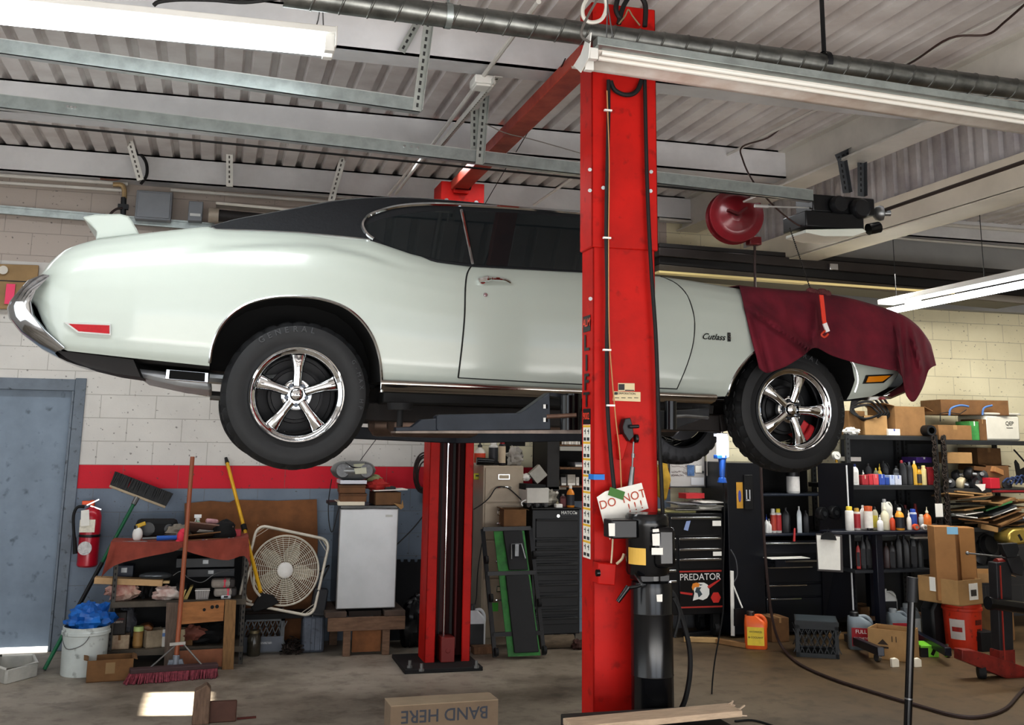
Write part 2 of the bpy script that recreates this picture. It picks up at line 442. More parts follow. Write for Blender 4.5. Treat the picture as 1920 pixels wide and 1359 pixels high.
# ------------------------------------------------------------------ the car on the lift
YC = 6.465
def cx(x, y=600, Y=5.53): return P(x, y, Y=Y).x
def tabx(pts, Y): return [(P(a, b, Y=Y).x, P(a, b, Y=Y).z) for a, b in pts]
BOT = tabx([(54, 556), (62, 578), (75, 605), (95, 635), (115, 655), (250, 671), (392, 686), (550, 700), (712, 714), (1000, 729), (1362, 743), (1480, 747), (1595, 749), (1650, 742), (1690, 724), (1720, 692), (1748, 652)], 5.53)
SHO = tabx([(54, 530), (62, 512), (70, 503), (85, 487), (115, 465), (147, 454), (179, 446), (290, 434), (389, 423), (405, 428), (560, 434), (690, 447), (720, 457), (770, 475), (820, 488), (885, 496), (1092, 507), (1232, 517), (1300, 526), (1400, 543), (1500, 555), (1600, 570), (1660, 586), (1700, 602), (1730, 624), (1748, 646)], 5.60)
WID = [(cx(54), .80), (cx(75), .86), (cx(115), .91), (cx(250), .958), (cx(420), .968), (cx(800), .965), (cx(1300), .965), (cx(1500), .958), (cx(1620), .92), (cx(1700), .84), (cx(1748), .72)]
HP = [(0, .955), (.05, .972), (.14, .986), (.35, 1.0), (.55, 1.0), (.72, .985), (.84, .962), (.93, .93), (1.0, .885)]
CRE = tabx([(300, 486), (322, 482), (397, 470), (477, 463), (556, 461), (616, 465), (675, 479), (755, 507), (800, 524)], 5.53)
CX0, CX1 = CRE[0][0], CRE[-1][0]
def sst(t): t = max(0, min(1, t)); return t*t*(3-2*t)
def half(x, z):
    """half width of the body at length x and height z"""
    zb, zs = interp(BOT, x), interp(SHO, x)
    h = (z-zb)/max(zs-zb, .02)
    w = interp(WID, x)*interp(HP, h)
    if CX0 < x < CX1:
        fade = sst((x-CX0)/.5)*sst((CX1-x)/.45)
        w -= .034*fade*sst((z-interp(CRE, x)+.005)/.035)*sst((zs-z+.06)/.06)
    return w
car = thing('car', 'white two-door coupe with black vinyl roof raised on the red lift', 'car', (cx(760), YC, 1.47))
PEARL = mat('#b0b7b0', .32, coat=.5)
UNDER = mat('#0b0b0c', .7, var=.4, sc=10)
PITCH_ = mat('#050506', .85)
NX, NV, NT = 150, 44, 9
xa, xb = SHO[0][0]+.002, SHO[-1][0]-.002
rows = []
for i in range(NX+1):
    t = i/NX
    x = lerp(xa, xb, t)
    zb, zs = interp(BOT, x), interp(SHO, x)
    near = []
    for j in range(NV+1):
        z = lerp(zb, zs, j/NV); near.append((half(x, z), z))
    ws = near[-1][0]
    top = [(ws*(1-k/NT), zs+.035*(1-(1-k/NT)**2)) for k in range(1, NT)]
    loop = [(x, YC-a, z) for a, z in near]+[(x, YC-a, z) for a, z in top]+[(x, YC, zs+.035)]
    loop += [(x, YC+a, z) for a, z in reversed(top)]+[(x, YC+a, z) for a, z in reversed(near)]
    wb_ = near[0][0]
    loop += [(x, YC+wb_*k, zb) for k in (.5, 0, -.5)]
    rows.append(loop)
mb = MB(); n = len(rows[0])
mb.grid(rows, True)
for q in range(len(mb.f)):
    if q % n >= n-4: mb.m[q] = 1
mb.f.append(tuple(range(n-1, -1, -1))); mb.m.append(0)
mb.f.append(tuple(NX*n+i for i in range(n))); mb.m.append(0)
body = part('body', mb, [PEARL, UNDER, PITCH_], car, smooth=50)
RA = [(392, 700), (393, 680), (398, 648), (412, 615), (436, 587), (468, 568), (508, 558), (550, 555.5), (600, 560), (645, 575), (677, 600), (699, 632), (711, 668), (715, 700), (716, 735)]
FA = [(1360, 765), (1364, 742), (1374, 712), (1392, 684), (1415, 660), (1448, 638), (1490, 628), (1535, 633), (1575, 652), (1600, 682), (1608, 712), (1602, 735), (1592, 765)]
for arch in (RA, FA):
    pl = [P(a, b, Y=5.52) for a, b in arch]
    pl = [Vector((p.x, 0, p.z)) for p in pl]
    pl = [Vector((pl[0].x, 0, pl[0].z-.3))]+pl+[Vector((pl[-1].x, 0, pl[-1].z-.3))]
    for y0 in (5.3, 2*YC-5.3-.62):
        c = MB().prism([p+Vector((0, y0, 0)) for p in pl], (0, .62, 0))
        cu = part('cut', c, [PITCH_], car, smooth=0)
        b = body.modifiers.new('cut', 'BOOLEAN'); b.operation = 'DIFFERENCE'; b.object = cu; b.solver = 'EXACT'; b.material_mode = 'TRANSFER'
bpy.context.view_layer.update()
me = bpy.data.meshes.new_from_object(body.evaluated_get(bpy.context.evaluated_depsgraph_get()))
body.modifiers.clear(); old = body.data; body.data = me; me.name = 'body'
for o in [o for o in C.objects if o.name.startswith('cut')]: bpy.data.objects.remove(o)
me.shade_smooth(); me.set_sharp_from_angle(angle=math.radians(50))
def onside(px, py, off=.003):
    """point on the near body side seen at a pixel"""
    Y = 5.53
    for _ in range(5):
        p = P(px, py, Y=Y); Y = YC-half(p.x, p.z)
    p = P(px, py, Y=Y); p.y -= off; return p
# bright lips of the wheel openings
for arch in (RA[1:], FA[1:-1]):
    part('wheel_arch_trim', MB().tube([onside(a, b, .0) for a, b in smoothpath([(a, b, 0) for a, b in arch], 4) for a, b in [(a, b)]] if 0 else [onside(v.x, v.y, 0.) for v in smoothpath([(a, b, 0) for a, b in arch], 4)], .008, 6), CHROME2, car)
# roof
def slope_y(z): return 5.615+(z-2.60)*.5
def onroof(px, py, off=0.):
    z = 2.7
    for _ in range(8):
        Y = slope_y(z); p = P(px, py, Y=Y); z = p.z
    p = P(px, py, Y=slope_y(z)); p.y -= off; return p
VINYL = mat('#1d1f23', .62, var=.25, sc=60, bump=.25)
roofl = [(396, 424), (440, 412), (500, 401), (560, 390), (612, 380), (655, 374.5), (700, 371.5), (760, 371), (830, 375), (900, 381), (1000, 391), (1090, 402), (1112, 408)]
base = [(1218, 518), (1092, 511), (885, 500), (820, 492), (770, 480), (720, 462), (690, 452), (560, 439), (405, 433)]
L_ = [onroof(v.x, v.y) for v in smoothpath([(a, b, 0) for a, b in roofl], 3)]+[onroof(1218, 514)]
Bn = [onroof(a, b) for a, b in base]
mb = MB(); rows = []
for p in L_:
    q = Vector((p.x, 2*YC-p.y, p.z)); r = []
    for t in (0, .03, .08, .16, .28, .4, .5, .6, .72, .84, .92, .97, 1):
        s = p.lerp(q, t); s.z += .055*(1-(2*t-1)**4)*min(1, (p.z-2.5)/.15 if p.z > 2.5 else 0); r.append(s)
    rows.append(r)
mb.grid(rows)
k = len(rows)-1
for i in range(12): mb.m[(k-1)*12+i] = 1
for sgn in (0, 1):
    ring = L_+Bn
    if sgn: ring = [Vector((p.x, 2*YC-p.y, p.z)) for p in ring]
    mb.add(ring, [tuple(range(len(ring)))])
GLASS = mat('#0b0e10', .04, spec=.7, coat=.3)
part('vinyl_roof', mb, [VINYL, GLASS], car, smooth=40, label='black grained vinyl roof covering')
def pane(pts, off): return MB().add([onroof(a, b, off) for a, b in pts], [tuple(range(len(pts)))])
quarter = [(683, 424), (690, 438), (703, 448), (722, 458), (770, 475), (820, 487), (881, 494), (861, 394), (800, 396), (752, 403), (715, 411), (694, 418)]
doorw = [(871, 395), (889, 496), (1000, 502), (1092, 508), (1190, 513), (1200, 508), (1110, 412), (1087, 409), (973, 400)]
TINT = bpy.data.materials.new('tinted_glass'); TINT.use_nodes = True
tb = TINT.node_tree.nodes['Principled BSDF']; tb.inputs['Base Color'].default_value = (.012, .016, .018, 1); tb.inputs['Roughness'].default_value = .03; tb.inputs['Specular IOR Level'].default_value = .6
part('quarter_window', pane(quarter, .004), TINT, car, smooth=0)
part('door_window', pane(doorw, .004), TINT, car, smooth=0)
trim = [(700, 449), (688, 440), (679.5, 425), (683, 413), (696, 402), (740, 388.5), (793, 383.5), (853, 384.5), (940, 389), (1010, 394), (1087, 400), (1112, 404)]
part('window_trim', MB().tube([onroof(v.x, v.y, .012) for v in smoothpath([(a, b, 0) for a, b in trim], 5)],   .011, 6), CHROME, car)
part('pillar_trim', MB().tube([onroof(864, 394, .012), onroof(885.5, 496, .012)], .009, 6), CHROME, car)
part('roof_trim', MB().tube([onroof(a, b, .006) for a, b in [(398, 427), (405, 431), (480, 433), (560, 437), (640, 444), (694, 450)]], .006, 6), CHROME2, car)
# door skin, standing just proud of the side
dl = [(885, 497), (876, 513), (872.5, 540), (871, 593), (866, 650), (859, 708)]
drt = [(1238, 518), (1267, 531), (1289, 555), (1301.5, 596), (1300, 640), (1288, 684), (1269, 729)]
def at_y(tab, y):
    t = [(b, a) for a, b in tab]; return interp(t, y)
rows = []
for i in range(25):
    t = i/24; r = []
    for j in range(25):
        s = j/24
        yl, yr = lerp(499, 708, t), lerp(520, 729, t)
        r.append(onside(lerp(at_y(dl, yl), at_y(drt, yr), s), lerp(yl, yr, s), .0025))
    rows.append(r)
door = part('door', MB().grid(rows), PEARL, car, smooth=60)
GAP = mat('#1b1d1c', .8)
edge = [onside(v.x, v.y, .001) for v in smoothpath([(a, b, 0) for a, b in dl], 4)]
part('door_gap', MB().tube(edge, .0045, 5), GAP, car)
part('door_gap', MB().tube([onside(v.x, v.y, .001) for v in smoothpath([(a, b, 0) for a, b in drt], 4)], .0035, 5), GAP, car)
part('door_gap', MB().tube([onside(859, 708, .001), onside(1000, 716, .001), onside(1269, 729, .001)], .0035, 5), GAP, car)
hb = MB()
hp = [onside(a, b, o) for a, b, o in ((897, 527, .012), (910, 524, .03), (925, 524, .036), (942, 525.5, .034), (955, 530, .012))]
hb.tube(smoothpath(hp, 4), [.016]*6+[.009]*(len(smoothpath(hp, 4))-6), 8)
c0 = onside(903, 527, 0); hb.cyl(c0, c0+Vector((0, -.022, 0)), .021, .018, 14)
part('door_handle', hb, CHROME, door)
c0 = onside(910, 553, 0); part('door_lock', MB().cyl(c0, c0+Vector((0, -.006, 0)), .013, .011, 14).cyl(c0+Vector((0, -.006, 0)), c0+Vector((0, -.009, 0)), .006, .006, 10), CHROME2, door)
# red marker light at the tail, amber one at the nose
def plate(pts, off, th):
    q = [onside(a, b, off) for a, b in pts]; return MB().prism(q, (0, th, 0))
mk = part('side_marker', plate([(120, 604.5), (208.5, 608), (208.5, 629), (146, 624)], .012, .03), CHROME2, car)
part('red_lens', plate([(129, 607.5), (205.5, 610.5), (205.5, 626), (148, 621.5)], .015, .03), mat('#a8101f', .2, var=.2, sc=60), mk)
mk = part('side_marker', plate([(1623, 703.5), (1674, 701.5), (1655, 718), (1617, 719.5)], .010, .03), BLACKP, car)
part('amber_lens', plate([(1626, 706), (1668, 704), (1652, 715.5), (1622, 717)], .014, .03), mat('#d98a1c', .2), mk)
# script on the wing
eb = MB(); o = onside(1336, 637, .006); ex = (onside(1360, 637, .006)-onside(1320, 634.5, .006))
text_mb(eb, 'Cutlass', o, ex, (0, 0, 1), .049, .004, shear=.45, bold=.008)
part('name_script', eb, mat('#22252a', .2, .8), car, smooth=0)
p0 = onside(1366, 632, .006); sb = MB().cbox(p0, (.016, .01, .05))
text_mb(sb.slot(1), 'S', p0+Vector((0, -.005, -.013)), X3, Z3, .045, .002, bold=.01)
part('letter_badge', sb, [mat('#15171a', .3), CHROME], car, smooth=0)
# sill moulding
mb = MB(); rows = []
for px in range(713, 1363, 25):
    t = (px-713)/(1362-713)
    r = []
    for yy, off in ((713, .004), (716, .012), (722, .010), (729, -.012), (735, -.05)):
        q = onside(px, lerp(yy, yy+28.5-(yy-713)*.25, t), 0); q.y = YC-.955-off+(.02 if yy > 730 else 0); r.append(q)
    rows.append(r)
part('sill_moulding', mb.grid(rows), mat('#b8b2aa', .16, 1.), car, smooth=60)
# bumpers
outer = [(80, 513), (52, 522), (36, 540), (20, 560), (14, 574), (18, 594), (40, 620), (75, 645), (106, 660)]
inner = [(112, 646), (92, 618), (70, 590), (63, 570), (68, 548), (82, 522)]
pl = [P(a, b, Y=5.60) for a, b in outer+inner]
nn = len(pl); ml = [(pl[i]+pl[nn-1-round(i*5/8)])/2 for i in range(9)]; ml += [(pl[nn-1-j]+pl[round(j*8/5)])/2 for j in range(5, -1, -1)]
rows = []
for y, dx in ((5.575, .03), (5.60, .0), (5.70, -.02), (6.1, -.05), (YC, -.06), (2*YC-6.1, -.05), (2*YC-5.70, -.02), (2*YC-5.6, 0), (2*YC-5.575, .03)):
    sc_ = .25 if abs(dx-.03) < 1e-6 else .8 if dx == 0 else 1.
    rows.append([Vector((mc_.x+(p.x-mc_.x)*sc_+dx, y, mc_.z+(p.z-mc_.z)*(sc_ if sc_ > .5 else .7))) if 0 else Vector((lerp(q_.x, p.x, sc_)+dx, y, lerp(q_.z, p.z, sc_))) for p, q_ in zip(pl, ml)])
mb = MB().grid(rows, True); nn = len(pl)
mb.f.append(tuple(range(nn-1, -1, -1))); mb.m.append(0); mb.f.append(tuple(8*nn+i for i in range(nn))); mb.m.append(0)
part('rear_bumper', mb, mat('#c3c6ca', .08, 1.), car, smooth=70)
vp = [P(a, b, Y=5.62) for a, b in [(106, 657), (150, 662), (250, 674), (264, 707), (215, 700), (165, 688), (125, 672)]]
part('rear_valance', MB().prism(vp, (0, .45, 0)), mat('#120c0c', .6, var=.4, sc=12), car)
part('fuel_tank', MB().prism([P(a, b, Y=5.9) for a, b in [(232, 688), (395, 705), (398, 732), (340, 724), (258, 706)]], (0, 1.1, 0)), mat('#b9bcc0', .45, .4, var=.2, sc=6), car, bevel=.02)
ft = [P(a, b, Y=5.62) for a, b in [(1655, 742), (1690, 722), (1716, 690), (1722, 705), (1700, 736), (1672, 748)]]
part('front_bumper', MB().prism(ft, (0, 2*(YC-5.62), 0)), CHROME, car, bevel=.012)
for pts, Y in (([(311, 691), (392, 698), (391, 718), (309, 711)], 5.72), ([(334, 726), (396, 738), (393, 744), (332, 733)], 6.9)):
    q = [P(a, b, Y=Y) for a, b in pts]
    tip = part('exhaust_tip', MB().prism(q, (0, .05, 0)), CHROME2, car, bevel=.004)
    cc = sum(q, Vector())/4
    part('exhaust_opening', MB().prism([cc.lerp(a, .82)+Vector((0, -.002, 0)) for a in q], (0, .01, 0)), PITCH_, tip, smooth=0)
    mm = (q[1]+q[2])/2
    part('tail_pipe', MB().tube([mm+Vector((0, .03, 0)), mm+Vector((.2, .05, -.01)), mm+Vector((.6, .12, .05))], .028, 8), STEEL, car)
# deck wing
wp = [(153, 406), (178, 401), (225, 400), (240, 404), (248, 414), (262, 440), (178, 450), (182, 434), (168, 420)]
wing = part('rear_wing', MB().prism([P(a, b, Y=5.74) for a, b in wp], (0, .10, 0)).prism([P(a, b, Y=2*YC-5.84) for a, b in [(153, 406)]]*0 or [P(a, b, Y=5.74)+Vector((0, 2*YC-2*5.74-.1, 0)) for a, b in wp], (0, .10, 0))
     .prism([P(a, b, Y=5.74)+Vector((0, .02, 0)) for a, b in [(153, 406), (178, 401), (225, 400), (242, 406), (246, 414), (215, 421), (170, 417)]], (0, 2*(YC-5.76), 0)), PEARL, car, bevel=.012)

# wheels: axis along -y
def make_wheel(R, rim, w, name_txt):
    """local: face in the plane y=0, tyre behind it"""
    def lt(mbx, prof, n): return mbx.lathe([(r, -d) for r, d in prof], (0, 0, 0), (0, -1, 0), n, cap=False)
    N = 120
    mb = MB(); a = R-rim
    prof = [(rim-.012, .03), (rim, .012), (rim+.02, .006), (rim+a*.35, -.006), (rim+a*.62, -.004), (rim+a*.8, .004), (R-.018, .016), (R-.004, .032)]
    tread = [.045, .062, .064, .088, .090, .105, w-.105+.0, w-.09, w-.088, w-.064, w-.062, w-.045] if w > .22 else [.045, .062, .064, .09, .092, w-.092, w-.09, w-.064, w-.062, w-.045]
    groove = {2, 3, 0+4, 5} if 0 else set()
    rr = []
    for k, d in enumerate(tread): rr.append((R+.002 if k in (2, 3, 4, 5, 6, 7) else R, d))
    back = [(R-.004, w-.03), (R-.02, w-.012), (rim+a*.5, w), (rim, w-.012), (rim-.012, w-.03)]
    full = prof+rr+back
    lt(mb, full, N)
    np_ = len(prof)
    for k in range(np_-2, np_+len(rr)+2):          # tread blocks: every third slice is a slot, staggered across the width
        if k >= len(full): break
        for i in range(N):
            sl = (i+(k*2 if k % 4 < 2 else 0)) % 4 == 0
            rib = k-np_ in (2, 3, 8, 9) and False
            if sl or rib:
                v = Vector(mb.v[k*N+i]); q = Vector((v.x, 0, v.z)); q = q.normalized()*(q.length-.010); mb.v[k*N+i] = (q.x, v.y, q.z)
    tyre = mb
    ch = MB()
    lt(ch, [(rim-.004, .02), (rim-.001, -.002), (rim-.007, -.012), (rim-.013, -.010), (rim-.017, .002), (rim-.034, .010), (rim-.038, .016), (rim-.042, .04), (rim-.050, .085), (rim-.05, .10), (rim-.055, w-.03)], 64)
    sp = MB(); r1 = rim-.045
    for q in range(5):
        an = PI/2+q*2*PI/5
        ca, sa = math.cos(an), math.sin(an); rows = []
        for t in range(9):
            u = t/8; r = lerp(.045, r1, u)
            hw = interp([(0, .027), (.3, .025), (.6, .029), (.85, .037), (1, .046)], u)
            dp = interp([(0, .052), (.2, .050), (.5, .046), (.8, .050), (1, .058)], u)
            th = interp([(0, .03), (.6, .036), (1, .036)], u)
            sec = []
            for b in range(12):
                be = 2*PI*b/12; y = math.cos(be); zz = math.sin(be)
                lx = hw*math.copysign(abs(y)**.7, y); ly = dp-(th*zz if zz > 0 else .02*zz)
                sec.append((ca*r-sa*lx, ly, sa*r+ca*lx))
            rows.append(sec)
        sp.grid(rows, True)
    hub = MB()
    lt(hub, [(.004, .012), (.018, .014), (.028, .020), (.033, .03), (.034, .036), (.07, .040), (.078, .046), (.08, .075), (.05, .08)], 40)
    lug = MB()
    for q in range(5):
        an = PI/2+PI/5+q*2*PI/5; c = (math.cos(an)*.053, .040, math.sin(an)*.053)
        lug.cyl(c, (c[0], .022, c[2]), .0125, .010, 8)
    drum = MB(); lt(drum, [(.001, .105), (.125, .105), (.128, .115), (.142, .118), (.145, .17), (.001, .18)], 40)
    lt(drum, [(rim-.056, w-.035), (.02, w-.03)], 40)
    tx = MB()
    for i, chh in enumerate(name_txt):
        an = PI/2+.62-(i)*.135; r = rim+a*.56
        o = Vector((math.cos(an)*r, -.0068, math.sin(an)*r)); yd = Vector((math.cos(an), 0, math.sin(an))); xd = Vector((math.sin(an), 0, -math.cos(an)))
        text_mb(tx, chh, o, xd, yd, .042, .001, bold=.012)
    for i, chh in enumerate('G-MAX HP'):
        an = .55-(i)*.105; r = rim+a*.56
        o = Vector((math.cos(an)*r, -.0066, math.sin(an)*r)); yd = Vector((math.cos(an), 0, math.sin(an))); xd = Vector((math.sin(an), 0, -math.cos(an)))
        if chh != ' ': text_mb(tx, chh, o, xd, yd, .03, .001)
    return tyre, ch, sp, hub, lug, drum, tx
TYRE = mat('#1a1b1d', .62, var=.3, sc=18)
TYTX = mat('#3c3d40', .6)
def add_wheel(parent, W, M, txt=True):
    tyre, ch, sp, hub, lug, drum, tx = W
    def mv(mbx):
        q = MB(); q.f = mbx.f; q.m = mbx.m; q.v = [tuple(M @ Vector(p)) for p in mbx.v]; return q
    wh = part('wheel', mv(tyre), TYRE, parent, smooth=32, label='black road tyre on a chrome five-spoke rim')
    part('rim', mv(ch), CHROME, wh, smooth=40)
    part('spokes', mv(sp), CHROME, wh, smooth=50)
    part('hub_cap', mv(hub), CHROME, wh, smooth=30)
    part('lug_nut', mv(lug), mat('#4d5055', .3, .9), wh, smooth=30)
    part('brake_drum', mv(drum), mat('#17171a', .5, .3, var=.4, sc=20), wh)
    if txt: part('tyre_lettering', mv(tx), TYTX, wh, smooth=0)
    return wh
hr = P(557.5, 739, Y=5.553); hf = P(1491, 767.5, Y=5.553)
W1 = make_wheel(.378, .246, .25, 'GENERAL'); W2 = make_wheel(.358, .243, .225, 'GENERAL')
flip = Matrix.Rotation(PI, 4, 'Z')
add_wheel(car, W1, Matrix.Translation((hr.x, 5.565, hr.z)))
add_wheel(car, W2, Matrix.Translation((hf.x, 5.565, hf.z)) @ Matrix.Rotation(math.radians(0), 4, 'Z') @ Matrix.Rotation(math.radians(19), 4, 'Y'))
add_wheel(car, W1, Matrix.Translation((hr.x, 2*YC-5.565, hr.z)) @ flip, False)
add_wheel(car, W2, Matrix.Translation((hf.x, 2*YC-5.565, hf.z)) @ Matrix.Rotation(math.radians(5), 4, 'Z') @ flip, False)
# orange-red calipers show through the front spokes
cal = MB().cbox((hf.x+.10, 5.72, hf.z-.10), (.10, .06, .12), (0, .6, 0)).cbox((hf.x+.09, 5.72, hf.z-.01), (.06, .05, .06), (0, .2, 0))
part('brake_caliper', cal, mat('#b3242a', .4), car, bevel=.01)
# underside
zs_ = P(900, 735, Y=5.6).z
fl = MB().box((hr.x+.45, 5.62, zs_-.07), (hf.x-.5, 2*YC-5.62, zs_+.03)).box((hr.x-.35, 5.95, hr.z+.05), (hf.x+.35, 2*YC-5.95, hr.z+.22))
part('floor_pan', fl, UNDER, car, bevel=.01)
rl = MB()
for y in (5.86, 2*YC-5.86):
    rl.bar((hr.x+.35, y, zs_-.11), (hf.x-.35, y, zs_-.14), .09, .10, (0, 0, 1))
    rl.bar((hf.x-.35, y, zs_-.14), (hf.x+.30, y+(.05 if y < YC else -.05), zs_-.02), .09, .1, (0, 0, 1))
part('frame_rail', rl, mat('#241d1a', .7, var=.5, sc=12), car, bevel=.008)
part('rear_axle', MB().cyl((hr.x, 5.78, hr.z), (hr.x, 2*YC-5.78, hr.z), .045).ball((hr.x, YC, hr.z), (.15, .17, .15)), mat('#1c1a19', .6, .3, var=.4, sc=14), car)
part('front_axle', MB().bar((hf.x, 5.78, hf.z-.02), (hf.x, 2*YC-5.78, hf.z-.02), .10, .09, (0, 0, 1)).bar((hf.x+.05, 5.76, hf.z-.09), (hf.x-.4, 6.0, hf.z-.06), .05, .05, (0, 0, 1)), mat('#4a4544', .5, .5, var=.5, sc=14), car, bevel=.01)
ex = MB()
for y in (6.08, 2*YC-6.08):
    ex.tube([(hf.x-.5, y, zs_-.16), (hf.x-1.2, y, zs_-.18), (hr.x+1.0, y-.02*(1 if y < YC else -1), zs_-.17), (hr.x+.55, y, zs_-.15)], .03, 8)
    ex.lathe([(.03, 0), (.07, .03), (.075, .05), (.075, .48), (.06, .52), (.03, .55)], (hr.x+.55, y, zs_-.17), (1, 0, 0), 16)
part('exhaust_pipe', ex, mat('#6e5b50', .45, .6, var=.4, sc=9), car)
part('engine_sump', MB().box((hf.x-.35, YC-.22, hf.z-.08), (hf.x+.35, YC+.22, hf.z+.1)).cyl((hf.x-.35, YC, hf.z-.02), (hf.x-1.0, YC, hf.z-.02), .15, .09), mat('#3a3838', .5, .5, var=.4, sc=10), car, bevel=.03)

# ------------------------------------------------------------------ burgundy cover over the front wing
pairs = [((1386, 536), (1423, 690), 5.46), ((1398, 537.5), (1436, 699), 5.45), ((1420, 540), (1450, 696), 5.44), ((1455, 543), (1477, 685), 5.45), ((1490, 546), (1506, 667), 5.45), ((1530, 548), (1528, 652), 5.43), ((1560, 554), (1560, 667), 5.45), ((1600, 562), (1610, 682), 5.46), ((1640, 573), (1660, 692), 5.48), ((1665, 581), (1688, 700), 5.50), ((1688, 590), (1698, 738), 5.50), ((1704, 599), (1712, 753), 5.53), ((1722, 614), (1728, 728), 5.58), ((1736, 632), (1741, 694), 5.64), ((1744, 645), (1754, 685), 5.72)]
K = 5; rows = []
tt = [Vector((a[0], a[1], 0)) for a, b, y in pairs]; bb = [Vector((b[0], b[1], y)) for a, b, y in pairs]
tt = smoothpath(tt, K); bb = smoothpath(bb, K); NC = len(tt)
for i in range(NC):
    u = i/(NC-1); r = []
    a, b = tt[i], bb[i]; ny = interp([(0, 5.60), (.75, 5.60), (.9, 5.68), (1, 5.80)], u)
    pt = P(a.x, a.y, Y=ny); pb = P(b.x, b.y, Y=b.z)
    for yy in (6.9, 6.6, 6.3, 6.0, 5.8, 5.7):
        r.append(Vector((pt.x-.03*u, max(yy, ny+.04), pt.z+.028*(1-((YC-max(yy, ny+.04))/.86)**2))))
    for j in range(25):
        t = j/24; px = lerp(a.x, b.x, t); py = lerp(a.y, b.y, t)
        yb = lerp(ny, b.z, t**.45)
        f = .012*math.sin(u*38+2.5*t)*t+.010*math.sin(u*71-3*t+1)*t
        for x0, y0, x1, y1, w, h in ((1404, 575, 1532, 668, 7, .085), (1420, 560, 1500, 640, 8, .03), (1532, 560, 1524, 655, 6, .06), (1680, 600, 1690, 700, 4, .05), (1694, 600, 1704, 700, 4, .03), (1705, 605, 1728, 700, 5, .05), (1460, 560, 1478, 610, 8, .035), (1600, 590, 1640, 650, 14, -.02), (1560, 570, 1585, 650, 8, .02)):
            dx, dy = x1-x0, y1-y0; ll = math.hypot(dx, dy); s = ((px-x0)*dx+(py-y0)*dy)/ll/ll
            if -.1 < s < 1.1:
                d = abs((px-x0)*dy-(py-y0)*dx)/ll; f += h*math.exp(-(d/w)**2)*sst((s+.1)/.25)*sst((1.1-s)/.2)
        q = P(px, py, Y=yb-f*min(1, t*4)); r.append(q)
    rows.append(r)
mb = MB().grid(rows)
cl = solo('fender_cover', mb, mat('#701a2c', .92, var=.35, sc=5, bump=.3, col2='#521021'), 'burgundy cloth cover draped over the front wing of the white car', 'cloth', smooth=80)
sm = cl.modifiers.new('thick', 'SOLIDIFY'); sm.thickness = .005; sm.offset = 1
# orange strap and knot
s = MB(); rows = []
for t, (px, py) in enumerate([(1539, 553), (1540, 562), (1542, 580), (1544, 600), (1547, 612)]):
    c = P(px, py, Y=5.385); rows.append([c+Vector((-.012, 0, 0)), c+Vector((-.012, -.006, 0)), c+Vector((.014, -.006, 0)), c+Vector((.014, 0, 0))])
st = thing('ratchet_strap', 'orange strap with a white end lying over the burgundy cover', 'strap', tuple(P(1545, 600, Y=5.385)))
part('webbing', s.grid(rows, True), mat('#d8402a', .6), st)
c = P(1551, 616, Y=5.38)
part('strap_end', MB().bar(P(1546, 606, Y=5.38), P(1552, 622, Y=5.38), .026, .010, (0, 1, 0)), mat('#e8e4e4', .6), st, label='white end of the strap')
part('hook', MB().tube(smoothpath([P(1547, 620, Y=5.37), P(1540, 627, Y=5.37), P(1546, 632, Y=5.37), P(1553, 626, Y=5.37)], 4), .006, 6), mat('#c8452e', .5), st)
kb = MB(); random.seed(3)
for q in range(9): kb.ball(P(1519+q*3.9, 547+random.uniform(-3, 5)+q*.6, Y=5.60), (.026, .03, .022), 8, 6)
solo('bunched_rag', kb, mat('#6d3b3c', .9, var=.4, sc=20), 'dull red bunched rag at the foot of the bead chain on the cover', 'rag')
# ------------------------------------------------------------------ two-post lift
RED = mat('#bf1a12', .5, var=.22, sc=5, spec=.25, dirt='#96150f')
REDL = mat('#e0503f', .4, var=.15, sc=5)
REDD = mat('#5e1716', .55, var=.3, sc=6)
lift = thing('vehicle_lift', 'red two-post lift holding up the white car', 'car lift', (1.74, 6.2, 0))
YN = 4.4
xl, xm, xr_ = P(1112, 700, Y=YN).x, 0, P(1231, 700, Y=YN).x
def chan(x0, x1, y0, y1, z0, z1, t, lip, face=-1):
    """upright C channel: web at y0, flanges to y1, lips"""
    m = MB().box((x0, min(y0, y0+t), z0), (x1, max(y0, y0+t), z1))
    m.box((x0, min(y0, y1), z0), (x0+t, max(y0, y1), z1)).box((x1-t, min(y0, y1), z0), (x1, max(y0, y1), z1))
    m.box((x0, min(y1-t if y1 > y0 else y1, y1), z0), (x0+lip, max(y1-t if y1 > y0 else y1, y1)+ (t if y1 < y0 else 0), z1))
    m.box((x1-lip, min(y1-t if y1 > y0 else y1, y1), z0), (x1, max(y1-t if y1 > y0 else y1, y1)+(t if y1 < y0 else 0), z1))
    return m
zj = P(1100, 463, Y=YN).z
coln = part('column', chan(xl, xr_, YN, YN+.15, 0, zj+.03, .012, .07), RED, lift, bevel=.014, label='near column carrying the pump')
part('column_sleeve', chan(xl-.010, xr_+.012, YN-.012, YN+.152, zj, 3.64, .012, .07), RED, coln, bevel=.014)
part('base_plate', MB().box((xl-.12, YN-.16, 0), (xr_+.12, YN+.4, .03)), BLACKM, coln, bevel=.004)
